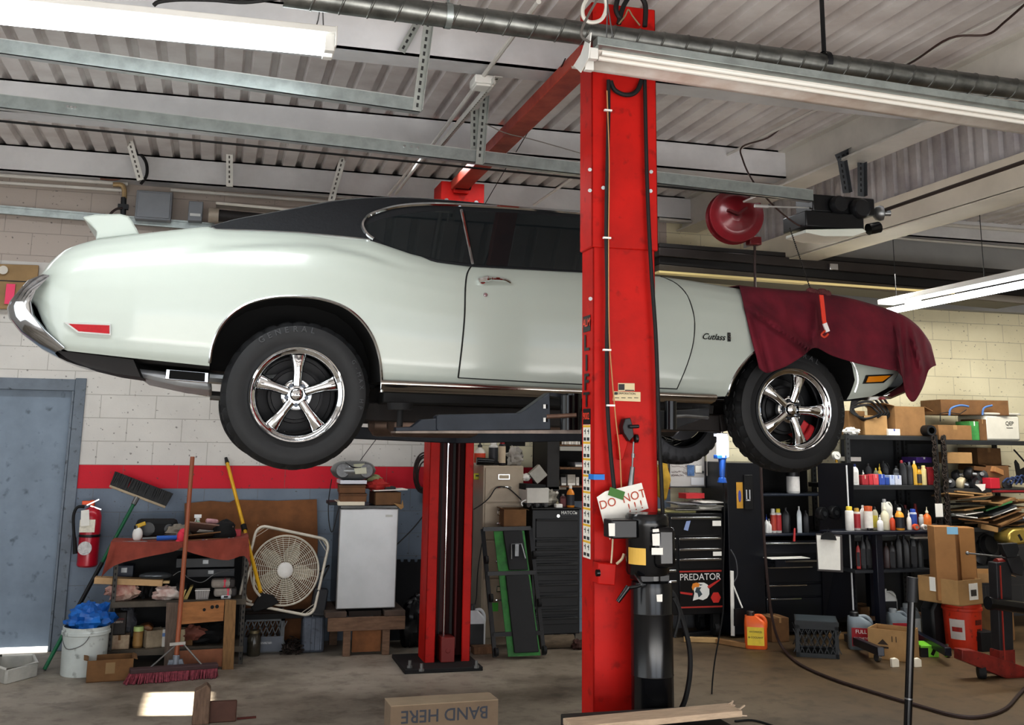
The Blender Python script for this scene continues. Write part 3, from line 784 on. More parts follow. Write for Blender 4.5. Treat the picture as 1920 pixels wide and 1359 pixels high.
# far column, open towards the car
YF = 7.95
fx0, fx1 = P(808, 840, Y=YF).x-.004, P(888, 840, Y=YF).x+.004
m = MB()
m.slot(0)
lw = .075
for a, b in ((fx0, fx0+lw), (fx1-lw*.85, fx1)): m.box((a, YF, 0), (b, YF+.014, 3.44))
m.box((fx0, YF, 0), (fx0+.012, YF+.25, 3.44)).box((fx1-.012, YF, 0), (fx1, YF+.25, 3.44))
m.slot(1).box((fx0+.012, YF+.235, 0), (fx1-.012, YF+.25, 3.44)).box((fx0+.08, YF+.1, .1), (fx0+.10, YF+.235, 3.4)).box((fx1-.10, YF+.1, .1), (fx1-.08, YF+.235, 3.4))
colf = part('column', m, [RED, REDD], lift, bevel=.006, label='far column with open channel and chrome ram')
part('hydraulic_ram', MB().cyl((fx0+.155, YF+.09, .16), (fx0+.155, YF+.09, 1.7), .011, n=14), CHROME, colf)
part('lifting_chain', MB().box((fx0+.205, YF+.13, .16), (fx0+.225, YF+.14, 1.7)).box((fx0+.12, YF+.13, .16), (fx0+.13, YF+.14, 1.7)), mat('#15100f', .6), colf)
part('ram_foot', MB().box((fx0+.115, YF-.03, .03), (fx0+.215, YF+.12, .20)).cyl((fx0+.165, YF-.035, .11), (fx0+.165, YF-.02, .11), .018), mat('#7a221d', .5), colf, bevel=.004)
bp = MB().box((P(757, 1262, Z=0).x, 7.74, 0), (P(906, 1258, Z=0).x, 8.3, .028))
part('base_plate', bp, BLACKM, colf, bevel=.004)
an = MB()
for px, py in ((768, 1252), (790, 1258), (893, 1252)):
    c = P(px, py, Z=.03); an.cyl(c, c+Vector((0, 0, .05)), .012, n=8).cyl(c, c+Vector((0, 0, .016)), .02, n=6)
part('anchor_bolt', an, STEEL, colf)
# carriage inside the far column at car height
part('carriage', MB().box((fx0+.03, YF-.10, P(850, 815, Y=YF).z-.0), (fx1-.03, YF+.2, P(850, 740, Y=YF).z)), BLACKM, lift, bevel=.006)
# overhead beam
part('crossbeam', MB().box((1.675, YN+.02, 3.53), (1.805, YF+.1, 3.605)), mat('#b8503f', .5, var=.3, sc=5, col2='#8c2a22'), lift, bevel=.006)
hd = part('beam_head', MB().box((P(826, 360, Y=YF).x, YF-.02, 3.40), (P(907, 360, Y=YF).x, YF+.27, P(866, 343, Y=YF).z)).box((1.69, YF-.06, 3.50), (1.81, YF+.02, 3.62)), RED, lift, bevel=.006)
part('pulley', MB().cyl((1.70, YF-.07, 3.57), (1.82, YF-.07, 3.57), .045, n=16), BLACKG, hd)
bt = MB()
for dx in (-.12, .12): bt.cyl((1.76+dx, YF-.03, 3.44), (1.76+dx, YF-.02, 3.44), .018, n=8)
part('bolt', bt, STEEL, hd)
# arms under the near side
def armp(px, py, Y): return P(px, py, Y=Y)
IRON = mat('#2c3038', .45, .3, var=.35, sc=8)
def slant(pts, ya, yb, xa_, xb_, th):
    q = []
    for a, b in pts:
        Y = lerp(ya, yb, (a-xa_)/(xb_-xa_)); q.append(armp(a, b, Y))
    return MB().prism(q, (0, th, 0))
arm = part('swing_arm', slant([(818, 780), (824, 777), (975, 774), (985, 768), (1031, 735), (1033, 806), (822, 809), (818, 804)], 5.25, 4.80, 818, 1033, .09), IRON, lift, bevel=.005, label='rear swing arm below the car door')
part('arm_extension', slant([(742, 801), (772, 800), (790, 786), (822, 784), (822, 808), (742, 809)], 5.42, 5.25, 742, 822, .07), IRON, arm, bevel=.004)
c = armp(751, 800, 5.42)
part('lift_pad', MB().cyl(c+Vector((0, .03, 0)), c+Vector((0, .03, .085)), .016).cyl(c+Vector((0, .03, .085)), c+Vector((0, .03, .12)), .062, .068), BLACKM, arm)
part('arm_plate', slant([(742, 808), (1090, 806), (1090, 813), (742, 812)], 5.4, 4.7, 742, 1090, .16), mat('#8c7f76', .5, .4, var=.4, sc=9), arm)
pv = part('pivot_post', MB().cyl(armp(1064, 806, 4.72), armp(1064, 741, 4.72), .034, n=14).cyl(armp(1075, 806, 4.75), armp(1075, 738, 4.75), .036, n=14), BLACKG, arm, label='black upright pivot pin of the arm')
part('lock_bar', MB().cyl(armp(1025, 781, 4.70), armp(1081, 778, 4.66), .010), mat('#6e5547', .5, .3, var=.4, sc=20), arm)
bb_ = MB()
for yy in (766, 791): bb_.cyl(armp(1022, yy, 4.77), armp(1022, yy-8, 4.77), .012, n=6)
part('bolt', bb_, CHROME2, arm)
part('rocker_plate', MB().prism([armp(a, b, 4.78) for a, b in [(1033, 736), (1090, 742), (1090, 752), (1033, 742)]], (0, .1, 0)), IRON, arm)
arm2 = part('swing_arm', slant([(1234, 805), (1262, 806), (1330, 780), (1330, 765), (1262, 770), (1234, 770)], 4.72, 5.3, 1234, 1330, .08), IRON, lift, bevel=.005, label='front swing arm right of the near column')
part('pivot_post', MB().cyl(armp(1257, 805, 4.74), armp(1257, 752, 4.74), .030, n=14), BLACKG, arm2)
part('lift_pad', MB().cyl(armp(1318, 775, 5.4), armp(1318, 760, 5.4), .055, .06), BLACKM, arm2)
part('lock_bar', MB().tube([armp(1262, 781, 4.72), armp(1285, 780, 4.8), armp(1327, 783, 5.1)], .008), STEEL, arm2)
for nm, a, b in (('swing_arm', -1.25, -.75), ('swing_arm', 1.05, -.75)):
    ar = part(nm, MB().bar((1.74, 7.86, 1.62), (1.74+a, 7.86+b, 1.66), .09, .08, (0, 0, 1)), IRON, lift, bevel=.005)
# decals on the column's narrow side (plane X = xl)
def side(py, Y): return Vector((xl, Y, P(1100, py, Y=YN+.07).z))
XS = xl-.0015
def sz(py): return P(1103, py, X=XS).z
y0s, y1s = YN+.03, YN+.125           # near and far edge of the strip
def decal(pa, pb, m, name, off=.001, ya=y0s, yb=y1s, parent=coln):
    return part(name, MB().box((XS-off, ya, sz(pb)), (XS-off+.001, yb, sz(pa))), m, parent, smooth=0)
DBLK = mat('#16161a', .4); DRED = mat('#f4553c', .4)
decal(591, 621, DBLK, 'maker_plate')
tm = MB(); text_mb(tm, 'ALM', (XS, YN+.078, sz(611)), (0, -1, 0), Z3, .05, .003, shear=.25, bold=.01)
part('decal_lettering', tm, DRED, coln, smooth=0)
tm = MB()
for chh, py in zip('LIFT', (656, 694, 730, 762)):
    text_mb(tm, chh, (XS, YN+.078, sz(py)), (0, -1, 0), Z3, .10 if chh != 'T' else .09, .0025, bold=.02, sx=1.5)
part('decal_lettering', tm, DBLK, coln, smooth=0, label='tall black letters down the column')
decal(766, 795, DBLK, 'model_plate')
tm = MB(); text_mb(tm, '9002', (XS, YN+.078, sz(786)), (0, -1, 0), Z3, .042, .003, bold=.01)
part('decal_lettering', tm, DRED, coln, smooth=0)
DW, DY, DG = mat('#e9e6dc', .5), mat('#e2b53a', .5), mat('#2f3233', .5)
stx = MB(); stx.slot(0).box((XS-.001, y0s, sz(1047)), (XS, y1s, sz(796)))
for i in range(8):
    a = 797+i*31
    stx.slot(1).box((XS-.0016, y0s, sz(a+4)), (XS-.0006, y1s, sz(a)))
    for dy in (.012, .055):
        stx.slot(2).box((XS-.0016, y0s+dy, sz(a+29)), (XS-.0006, y0s+dy+.030, sz(a+23)))
        stx.box((XS-.0016, y0s+dy+.006, sz(a+17)), (XS-.0006, y0s+dy+.012, sz(a+7))).box((XS-.0016, y0s+dy+.004, sz(a+12)), (XS-.0006, y0s+dy+.026, sz(a+10)))
part('instruction_decal', stx, [DW, DY, DG], coln, smooth=0)
part('blue_tape', MB().box((xl-.004, YN-.018, P(1115, 899, Y=YN).z), (P(1131, 890, Y=YN).x, YN+.05, P(1115, 889, Y=YN).z)), mat('#2f7fd0', .6), coln, smooth=0)
pb_ = MB(); yp = YN-.004
def fr(px, py, Y=yp): return P(px, py, Y=Y)
pb_.prism([fr(1159, 718), fr(1190, 718.5), fr(1190, 733), fr(1159, 733)], (0, .003, 0)).prism([fr(1150, 733.5), fr(1201, 735), fr(1201, 753), (fr(1149, 751))], (0, .003, 0))
rp = part('rating_plate', pb_, mat('#c9ba97', .4, .2), coln, smooth=0)
tm = MB().prism([fr(1160, 720, yp-.001), fr(1171, 720, yp-.001), fr(1171, 731, yp-.001), fr(1160, 731, yp-.001)], (0, .0005, 0)).prism([fr(1172, 730.5, yp-.001), fr(1189, 731, yp-.001), fr(1189, 732.5, yp-.001), fr(1172, 732.5, yp-.001)], (0, .0005, 0))
tm.prism([fr(1152, 735, yp-.001), fr(1158, 735, yp-.001), fr(1158, 740, yp-.001), fr(1152, 740, yp-.001)], (0, .0005, 0))
text_mb(tm, 'CORPORATION', fr(1173, 739.5, yp-.001), X3, Z3, .013, .001)
for k in range(4): tm.prism([fr(1153+k*12, 745, yp-.001), fr(1161+k*12, 745.3, yp-.001), fr(1161+k*12, 746.5, yp-.001), fr(1153+k*12, 746.2, yp-.001)], (0, .0005, 0))
part('plate_lettering', tm, DBLK, coln, smooth=0)
bt = MB()
for px, py in ((1106, 318), (1106, 357), (1131, 352), (1220, 358), (1221, 322), (1107, 560)): bt.cyl(fr(px, py, YN-.014), fr(px, py, YN-.02), .009, n=8)
part('bolt', bt, STEEL, coln)
# hoses down the face
def run(pts, Y): return smoothpath([P(a, b, Y=Y if len(t) == 0 else t[0]) for a, b, *t in pts], 6)
part('pressure_hose', MB().tube(run([(1141, 150), (1141, 190), (1141, 215), (1139, 300), (1137, 400), (1137, 460), (1139, 560), (1138, 650), (1139, 760), (1145, 850), (1151, 910), (1157, 972)], 4.36), .0095, 8), RUBBER, coln)
part('pressure_hose', MB().tube(run([(1209, 150), (1211, 250), (1213, 330), (1217, 430), (1222, 520), (1229, 620), (1233, 720), (1236, 820), (1240, 900), (1243, 972)], 4.36), .0095, 8), RUBBER, coln)
part('copper_wire', MB().tube(run([(1138, 170), (1142, 300), (1141, 460), (1142, 620), (1147, 700), (1155, 790), (1162, 850), (1165, 915)], 4.352), .003, 6), mat('#b98a5f', .5), coln)
part('hose_loop', MB().tube(run([(1145, 152), (1152, 168), (1168, 177), (1184, 177), (1196, 168), (1203, 150)], 4.365), .011, 8), RUBBER, coln)
cb = MB()
for px, py in ((1140, 207), (1138, 446), (1138, 656), (1145, 760)): cb.cbox(P(px, py, Y=4.348), (.036, .014, .008))
part('cable_tie', cb, mat('#e9e9e6', .5), coln)
# safety latch
lt_ = MB().prism([fr(a, b, YN-.06) for a, b in [(1172, 785), (1182, 783), (1186, 796), (1189, 818), (1180, 828), (1170, 812), (1168, 800)]], (0, .05, 0))
lt_.cyl(fr(1180, 800, YN-.07), fr(1198, 799, YN-.07), .008).cyl(fr(1190, 822, YN-.05), fr(1196, 822, YN-.05), .018)
lat = part('safety_latch', lt_, BLACKP, lift, bevel=.003)
part('latch_bracket', MB().prism([fr(a, b, YN-.03) for a, b in [(1158, 815), (1180, 812), (1176, 835), (1168, 862), (1162, 862)]], (0, .03, 0)).cbox(fr(1190, 822, YN-.02), (.03, .03, .04)), RED, lat, bevel=.003)
part('latch_cable', MB().cyl(fr(1188, 828, YN-.05), fr(1186, 862, YN-.05), .004).cyl(fr(1187, 850, YN-.05), fr(1187, 858, YN-.05), .008).cyl(fr(1186, 875, YN-.05), fr(1182, 912, YN-.05), .010, .013).cyl(fr(1187, 845, YN-.05), fr(1184, 905, YN-.05), .004), STEEL, lat)
# pump: motor on the tank
pc = P(1216, 1075, Y=4.27); xp, yp_ = pc.x, 4.27
def pz(py): return P(1216, py, Y=yp_).z
pm = MB()
pm.lathe([(.03, pz(960)), (.082, pz(962)), (.090, pz(968)), (.092, pz(982)), (.090, pz(986)), (.090, pz(1070)), (.084, pz(1076)), (.05, pz(1078))], (xp-.005, yp_, 0), Z3, 28)
pump = part('pump_motor', pm, BLACKG, lift, smooth=30, label='black electric pump motor on the near column')
part('capacitor_box', MB().box((xp-.012, yp_-.115, pz(1060)), (xp+.078, yp_-.04, pz(984))), BLACKG, pump, bevel=.02)
part('pump_tank', MB().lathe([(.05, pz(1072)), (.062, pz(1076)), (.062, pz(1086)), (.083, pz(1090)), (.086, pz(1100)), (.086, pz(1146)), (.0875, pz(1148)), (.0865, pz(1150)), (.0865, pz(1262)), (.088, pz(1264)), (.0865, pz(1266)), (.0865, pz(1346)), (.08, pz(1349))], (xp+.012, yp_, 0), Z3, 32), BLACKG, pump, smooth=30, label='tall black oil tank of the pump')
part('pump_block', MB().cbox((xp+.005, yp_, pz(1081)), (.13, .12, .03)), BLACKP, pump, bevel=.004)
swx = P(1150, 990, Y=4.26)
sw = part('switch_box', MB().box((P(1139, 990, Y=4.25).x, 4.2, P(1150, 1008, Y=4.25).z), (P(1187, 990, Y=4.25).x, 4.30, P(1150, 973, Y=4.25).z)), BLACKP, pump, bevel=.006)
lb = MB().prism([P(a, b, Y=4.197) for a, b in [(1141, 981), (1153, 981), (1153, 1005), (1142, 1005)]], (0, .002, 0))
lb.prism([P(a, b, Y=yp_-.118) for a, b in [(1223, 1001), (1237, 1000), (1237, 1023), (1224, 1023)]], (0, .002, 0)).prism([P(a, b, Y=yp_-.118) for a, b in [(1222, 1027), (1243, 1027), (1243, 1040), (1222, 1040)]], (0, .002, 0)).prism([P(a, b, Y=yp_-.118) for a, b in [(1224, 992), (1235, 991), (1236, 997), (1224, 998)]], (0, .002, 0))
lb.prism([P(a, b, Y=yp_-.09) for a, b in [(1231, 1115), (1242, 1114), (1242, 1128), (1232, 1128)]], (0, .003, 0))
part('pump_sticker', lb, mat('#e6e4dd', .5), pump, smooth=0)
yl_ = MB(); rows = []
for a in range(7):
    an_ = math.radians(190+a*9); rows.append([(xp-.005+.0915*math.cos(an_), yp_+.0915*math.sin(an_), pz(z)) for z in (1024, 1055)])
part('yellow_sticker', yl_.grid(rows), mat('#d9b254', .5), pump, smooth=0)
part('release_lever', MB().tube(smoothpath([(xp-.085, yp_-.06, pz(1072)), (xp-.08, yp_-.09, pz(1080)), (xp-.075, yp_-.1, pz(1090)), P(1177, 1102, Y=4.2)], 3), .007).cyl(P(1178, 1100, Y=4.2), P(1158, 1128, Y=4.2), .012, .009), BLACKG, pump)
jb = MB().prism([fr(a, b, YN-.07) for a, b in [(1122, 1055), (1156, 1058), (1153, 1098), (1121, 1095)]], (0, .07, 0))
jx = part('cable_box', jb, RED, coln, bevel=.004)
part('box_knob', MB().cyl(fr(1124, 1074, YN-.09), fr(1118, 1074, YN-.09), .014), BLACKG, coln)
part('box_conduit', MB().tube(smoothpath([fr(1146, 1056, YN-.05), fr(1148, 1030, YN-.05), fr(1149, 1008, YN-.06)], 4), .004).tube(smoothpath([fr(1156, 1057, YN-.05), fr(1166, 1048, YN-.06), fr(1170, 1038, YN-.06)], 4), .006), mat('#c9b79a', .5), coln)
part('return_hose', MB().tube(smoothpath([(xp+.085, yp_, pz(1105)), (xp+.12, yp_, pz(1125)), P(1290, 1200, Y=4.28), P(1294, 1255, Y=4.3), P(1285, 1310, Y=4.32), P(1268, 1345, Y=4.35)], 6), .011).tube(smoothpath([(xp+.1, yp_-.02, pz(1120)), P(1274, 1150, Y=4.25), P(1264, 1195, Y=4.25)], 4), .007), RUBBER, pump)
# hand-lettered sheet taped to the column
sg = thing('paper_sign', 'white hand-lettered paper sheet taped to the near red column', 'sign', tuple(P(1165, 990, Y=4.335)))
sp_ = [(1119, 932), (1135, 921), (1160, 915), (1203, 905), (1210, 930), (1216, 953), (1190, 962), (1150, 985), (1144, 1012), (1133, 985), (1125, 955)]
part('sheet', MB().prism([P(a, b, Y=4.335) for a, b in sp_], (0, .002, 0)), PAPER, sg, smooth=0)
tm = MB(); d1 = P(1200, 930, Y=4.333)-P(1130, 950, Y=4.333); up_ = Vector((-d1.z, 0, d1.x))
text_mb(tm, 'DO  NOT', P(1169, 943, Y=4.333), d1, up_, .050, .001)
text_mb(tm, '!!!', P(1193, 956, Y=4.333), d1, up_, .05, .001, space=1.6)
part('hand_lettering', tm, mat('#b5533f', .8), sg, smooth=0)
part('tape', MB().cbox(P(1156, 925, Y=4.331), (.07, .002, .035), (0, .3, 0)), mat('#4c7a3c', .7), sg, smooth=0)
# ------------------------------------------------------------------ overhead
TUBE_ON = mat('#f4fbff', .4, emit=9.)
TUBE_OFF = mat('#e6e4de', .25, spec=.6)
FIXW = mat('#e4e3df', .4, var=.06, sc=5)
def lamp(name, e, loc, sx, sy, rot=(0, 0, 0)): return area(name, loc, rot, sx, sy, e, (.94, .98, 1))
# lit fixture top left
Y = 4.6; a = P(-150, 15, Y=Y); b = P(626, 92, Y=Y)
fx = thing('fluorescent_light', 'lit twin-tube ceiling light at the top left above the car tail', 'ceiling light', tuple((a+b)/2))
def along(a, b, y0, z0, y1, z1, e0=0., e1=0.):
    d = (b-a).normalized(); a = a+d*e0; b = b-d*e1
    m = MB(); v = [a+Vector((0, y0, z0)), a+Vector((0, y1, z0)), a+Vector((0, y1, z1)), a+Vector((0, y0, z1))]
    return m.prism(v, b-a)
part('housing', along(a, b, -.09, .045, .09, .075), FIXW, fx, bevel=.004)
for dy in (-.045, .045):
    part('tube', MB().cyl(a+Vector((.02, dy, .0)), b+Vector((-.05, dy, .0)), .021, n=12), TUBE_ON, fx)
for dy in (-.045, .045):
    part('lamp_holder', MB().cbox(b+Vector((-.025, dy, .01)), (.045, .045, .085)), FIXW, fx, bevel=.004)
part('end_plate', MB().cbox(b+Vector((0, 0, .03)), (.008, .19, .09)), FIXW, fx, bevel=.003)
part('hanging_wire', MB().tube(smoothpath([b+Vector((-.09, 0, .075)), b+Vector((-.07, 0, .2)), b+Vector((-.06, 0, .62))], 3), .003, 5).tube([b+Vector((-.05, 0, .075)), b+Vector((-.06, 0, .2))], .003, 5), STEEL, fx)
lamp('left_tubes', 26, (a.x*.5+b.x*.5, Y, a.z-.06), 1.9, .15)
# unlit reflector fixture in front of the column
Y = 3.92; a = P(1116, 80, Y=Y); b = P(2000, 216, Y=Y)
fx = thing('fluorescent_light', 'unlit white reflector light hanging in front of the red column top', 'ceiling light', tuple((a+b)/2))
part('channel', along(a, b, -.03, -.018, .03, .018), GALV, fx, bevel=.002)
lip = P(1088, 131, Y=4.14)-P(1116, 80, Y=Y)
rows = []
for p in (a+Vector((-.03, 0, 0)), b):
    rows.append([p+Vector((0, .02, -.015)), p+Vector((0, .05, -.03)), p+Vector((0, .11, lip.z*.55)), p+Vector((0, .19, lip.z*.92)), p+Vector((0, .215, lip.z)), p+Vector((0, .222, lip.z+.012))])
rf = part('reflector', MB().grid(rows), mat('#e8e1da', .45, var=.08, sc=4, col2='#cbb9ac'), fx)
so_ = rf.modifiers.new('t', 'SOLIDIFY'); so_.thickness = .003
rows = []
for p in (a, b): rows.append([p+Vector((0, -.03, -.015)), p+Vector((0, -.06, -.02)), p+Vector((0, -.075, -.012))])
for dy, dz in ((.035, -.028), (.075, -.036)):
    part('tube', MB().cyl(a+Vector((.04, dy, dz)), b+Vector((0, dy, dz)), .0115, n=12), TUBE_OFF, fx)
part('end_plate', MB().prism([a+Vector((-.03, y, z)) for y, z in ((-.03, .03), (.03, .03), (.1, -.02), (.19, lip.z*.9), (.1, -.1), (.0, -.07))], (.004, 0, 0)), FIXW, fx)
for dy, dz in ((.03, -.04), (.085, -.07)):
    part('lamp_holder', MB().cbox(a+Vector((.0, dy, dz)), (.04, .035, .05)), FIXW, fx, bevel=.004)
m_ = P(1580, 158, Y=4.0)
part('starter_plate', MB().cbox(m_+Vector((0, .02, -.0)), (.06, .09, .012), (.4, 0, 0)), mat('#77736e', .4, .6), fx)
part('hanging_chain', MB().tube([a+Vector((.05, 0, .02)), a+Vector((.055, .0, .18)), a+Vector((.03, 0, .5))], .003, 5).tube([a+Vector((.08, 0, .02)), a+Vector((.055, .0, .18))], .003, 5), STEEL, fx)
# lit fixture at the right, running away from the camera
f0 = P(1668, 583, Y=7.6); f1 = Vector((f0.x, 4.2, f0.z)); f1 = P(1985, 520, X=f0.x)
fx = thing('fluorescent_light', 'lit bare-tube light at the right above the burgundy cover', 'ceiling light', tuple((f0+f1)/2))
part('housing', MB().bar(f0+Vector((0, .05, .075)), f1+Vector((0, 0, .075)), .15, .04, Z3), FIXW, fx, bevel=.004)
for dx in (-.04, .04): part('tube', MB().cyl(f0+Vector((dx, 0, 0)), f1+Vector((dx, 0, 0)), .018, n=12), TUBE_ON, fx)
c = P(1712, 571, X=f0.x); part('lamp_holder', MB().cbox(c+Vector((0, 0, .01)), (.14, .03, .06)), FIXW, fx, bevel=.003)
lamp('right_tubes', 22, (f0.x, (f0.y+f1.y)/2, f0.z-.06), .15, 2.6)
part('hanging_wire', MB().cyl(P(1868, 492, X=f0.x)*0+Vector((f0.x, lerp(f0.y, f1.y, .62), f0.z+.09)), Vector((f0.x, lerp(f0.y, f1.y, .62), 3.84)), .003, n=5).cyl(f0+Vector((0, -.1, .09)), Vector((f0.x, f0.y-.1, 3.84)), .003, n=5), DARKST, fx)
# dim strip light in the next bay
g0 = P(1758, 350, X=5.6); g1 = P(1990, 268, X=5.6)
fx = thing('fluorescent_light', 'unlit strip light with yellowed tube in the right-hand bay', 'ceiling light', tuple((g0+g1)/2))
part('housing', MB().bar(g0+Vector((0, 0, .05)), g1+Vector((0, 0, .05)), .16, .05, Z3), mat('#4d4944', .5, var=.2), fx, bevel=.004)
part('hanging_wire', MB().cyl(g0.lerp(g1, .1)+Vector((0, 0, .07)), Vector((g0.x, g0.lerp(g1, .1).y, 3.83)), .004, n=5), DARKST, fx)
part('tube', MB().cyl(g0, g1, .02, n=10), mat('#cfc29a', .3), fx)
part('lamp_holder', MB().cbox(g0+Vector((0, .02, .0)), (.07, .04, .05)), FIXW, fx)
# spiral duct
Y = 4.22; a = P(540, -9, Y=Y); b = P(2000, 180, Y=Y); L_ = (b-a).length; d = (b-a).normalized()
pr = []; s = 0
while s < L_:
    pr += [(.052, s), (.052, s+.108), (.0555, s+.111), (.0555, s+.116), (.052, s+.119)]; s += .119
mb = MB().lathe(pr, a, d, 20)
mb.v = [tuple(Vector(p)+d*(.35*((Vector(p)-a)-d*((Vector(p)-a).dot(d))).z)) for p in mb.v]
du = thing('spiral_duct', 'thin spiral-seamed galvanised duct crossing below the roof deck', 'duct', tuple((a+b)/2))
part('duct_pipe', mb, mat('#8b8d8a', .38, .85, var=.45, sc=9), du, smooth=50)
for px, py, lab in ((840, 30, 0), (1546, 118, 1)):
    c = P(px, py, Y=Y); sb = MB(); rows = []
    for x in (-.014, .014): rows.append([c+Vector((x, .056*math.sin(t*PI/8), .056*math.cos(t*PI/8))) for t in range(17)])
    sb.grid(rows); sb.bar(c+Vector((0, 0, .05)), c+Vector((0, 0, 3.84-c.z)), .03, .006, X3)
    part('duct_strap', sb, DARKST if lab else GALV, du)
# purlins' fittings, rails
def rail(name, label, pa, pb, Y, h, w, cat='rail', extra=None):
    a, b = P(*pa, Y=Y), P(*pb, Y=Y); r = thing(name, label, cat, tuple((a+b)/2))
    part('web', MB().bar(a, b, .006, h, (0, 1, 0)) if 0 else MB().prism([a+Vector((0, 0, h/2)), b+Vector((0, 0, h/2)), b+Vector((0, 0, -h/2)), a+Vector((0, 0, -h/2))], (0, .004, 0)), GALV, r, smooth=0)
    part('flange', MB().prism([a+Vector((0, 0, -h/2)), b+Vector((0, 0, -h/2)), b+Vector((0, w, -h/2)), a+Vector((0, w, -h/2))], (0, 0, .004)).prism([a+Vector((0, 0, h/2)), b+Vector((0, 0, h/2)), b+Vector((0, .02, h/2)), a+Vector((0, .02, h/2))], (0, 0, .004)), mat('#cfd3d1', .35, .6, var=.2, sc=9), r, smooth=0)
    return r, a, b
r1, ra, rb = rail('opener_rail', 'long galvanised door-opener rail under the purlins above the car roof', (-80, 180), (1525, 367), 6.0, .075, .05)
hb = MB()
for px in (92, 98, 104, 675, 688, 700):
    q = ra.lerp(rb, (px+80)/1605); hb.cyl(q+Vector((0, -.006, .012)), q+Vector((0, .001, .012)), .008, n=8)
part('rivet', hb, CHROME2, r1)
part('chain', MB().tube([ra+Vector((0, .03, -.105)), rb+Vector((0, .03, -.03))], .007, 5), mat('#1c1a19', .5, .4, var=.5, sc=60), r1, label='dark greasy drive chain')
r2, a2, b2 = rail('track_rail', 'short galvanised door-track rail ending on a perforated hanger', (-60, 78), (788, 198), 5.1, .07, .045)
def perf(mb, a, b, w, up, n=None):
    """perforated angle iron: strip with a row of slots shown as dark inlays"""
    a, b = Vector(a), Vector(b); d = (b-a); L = d.length; d.normalize(); x = Vector(up).cross(d).normalized()
    y = d.cross(x)
    mb.slot(0); mb.prism([a-x*w/2, a+x*w/2, b+x*w/2, b-x*w/2], y*.003); mb.prism([a+x*w/2, a+x*w/2+y*w*.8, b+x*w/2+y*w*.8, b+x*w/2], x*.003)
    mb.slot(1); k = int(L/.04)
    for i in range(k):
        c = a+d*(.02+i*.04)
        for off in (-.001, .0035): mb.prism([c-x*.006-d*.011+y*off, c+x*.006-d*.011+y*off, c+x*.006+d*.011+y*off, c-x*.006+d*.011+y*off], y*.0005)
    return mb
PERF = [mat('#b9bdb9', .45, .5, var=.2, sc=12), mat('#3a3a3a', .8)]
PERFW = [mat('#dcdad5', .5, .1, var=.15, sc=12), mat('#5a5652', .8)]
PERFD = [mat('#5d6064', .5, .5, var=.2, sc=12), mat('#1c1c1e', .8)]
def hanger(label, a, b, w=.045, up=(0, -1, 0), m=PERF):
    solo('perforated_hanger', perf(MB(), a, b, w, up), m, label, 'hanger', 'perforated steel hangers', smooth=0)
hanger('perforated hanger at the right end of the short track rail', P(803, 40, Y=5.1), P(781, 208, Y=5.1))
hanger('short perforated hanger slanting up above the track rail end', P(785, 38, Y=5.3), P(752, 97, Y=5.3), .04)
hanger('white perforated hanger nearest the grey breaker box', P(236, 243, Y=8.6), P(263, 338, Y=8.7), .05, m=PERFW)
hanger('white perforated hanger in front of the back purlin middle', P(430, 262, Y=8.6), P(430, 350, Y=8.7), .05, m=PERFW)
hanger('white perforated hanger touching the peak of the vinyl roof', P(645, 288, Y=8.6), P(620, 378, Y=8.7), .05, m=PERFW)
hanger('perforated hanger left of the crossbeam above the opener rail', P(889, 205, Y=6.05), P(889, 285, Y=6.05), .045)
hanger('perforated hanger bolted to the opener rail beside the crossbeam', P(908, 180, Y=6.0), P(898, 308, Y=5.99), .045)
hanger('grey perforated hanger left of the opener motor', P(1575, 295, Y=6.3), P(1586, 362, Y=6.3), .05, m=PERFD)
hanger('grey perforated hanger right above the opener motor', P(1613, 280, Y=6.3), P(1614, 368, Y=6.3), .05, m=PERFD)
hanger('grey perforated cross strut over the opener motor', P(1568, 297, Y=6.28), P(1632, 268, Y=6.28), .05, (0, -1, 0), m=PERFD)
hanger('long white perforated angle beside the ceiling conduit', P(823, 276, Z=3.58), P(935, 143, Z=3.58), .045, (0, 0, -1), m=PERFW)
def pipe(label, pts, r, m=None, name='conduit', cat='pipe', n=8):
    mb = MB().tube(pts, r, n); solo(name, mb, m or mat('#d9d6d0', .45, var=.12, sc=6), label, cat)
q0 = P(1010, 3, Z=3.60); q1 = P(742, 363, Z=3.60)
pipe('white conduit running back below the purlins left of the crossbeam', [q0, q1], .013)
jb = P(905, 155, Z=3.58); jt = thing('junction_box', 'white junction box on the ceiling conduit above the car roof', 'electrical box', tuple(jb))
part('box', MB().cbox(jb, (.12, .14, .05)), FIXW, jt, bevel=.008); part('cover', MB().cbox(jb+Vector((.0, 0, -.03)), (.10, .11, .012)), FIXW, jt, bevel=.004)
# pipes along the top of the back wall
yy = 8.95
for i, (p, q, r, lab) in enumerate([((-80, 323), (240, 345), .016, 'pale pipe high on the back wall, topmost at the left'), ((-80, 337), (235, 357), .014, 'pale pipe below the topmost wall pipe at the left'), ((265, 334), (660, 370), .017, 'pale pipe from the black hose towards the car roof'), ((320, 356), (690, 384), .014, 'lower pale pipe behind the vinyl roof peak')]):
    pipe(lab, [P(*p, Y=yy), P(*q, Y=yy)], r)
a, b = P(-80, 386, Y=yy), P(402, 426, Y=yy)
solo('strut_channel', MB().prism([a+Vector((0, 0, .03)), b+Vector((0, 0, .03)), b+Vector((0, 0, -.03)), a+Vector((0, 0, -.03))], (0, .04, 0)).prism([a+Vector((0, -.01, .034)), b+Vector((0, -.01, .034)), b+Vector((0, -.01, .02)), a+Vector((0, -.01, .02))], (0, .01, 0)), GALV, 'galvanised strut channel on the wall behind the rear wing', 'strut', smooth=0)
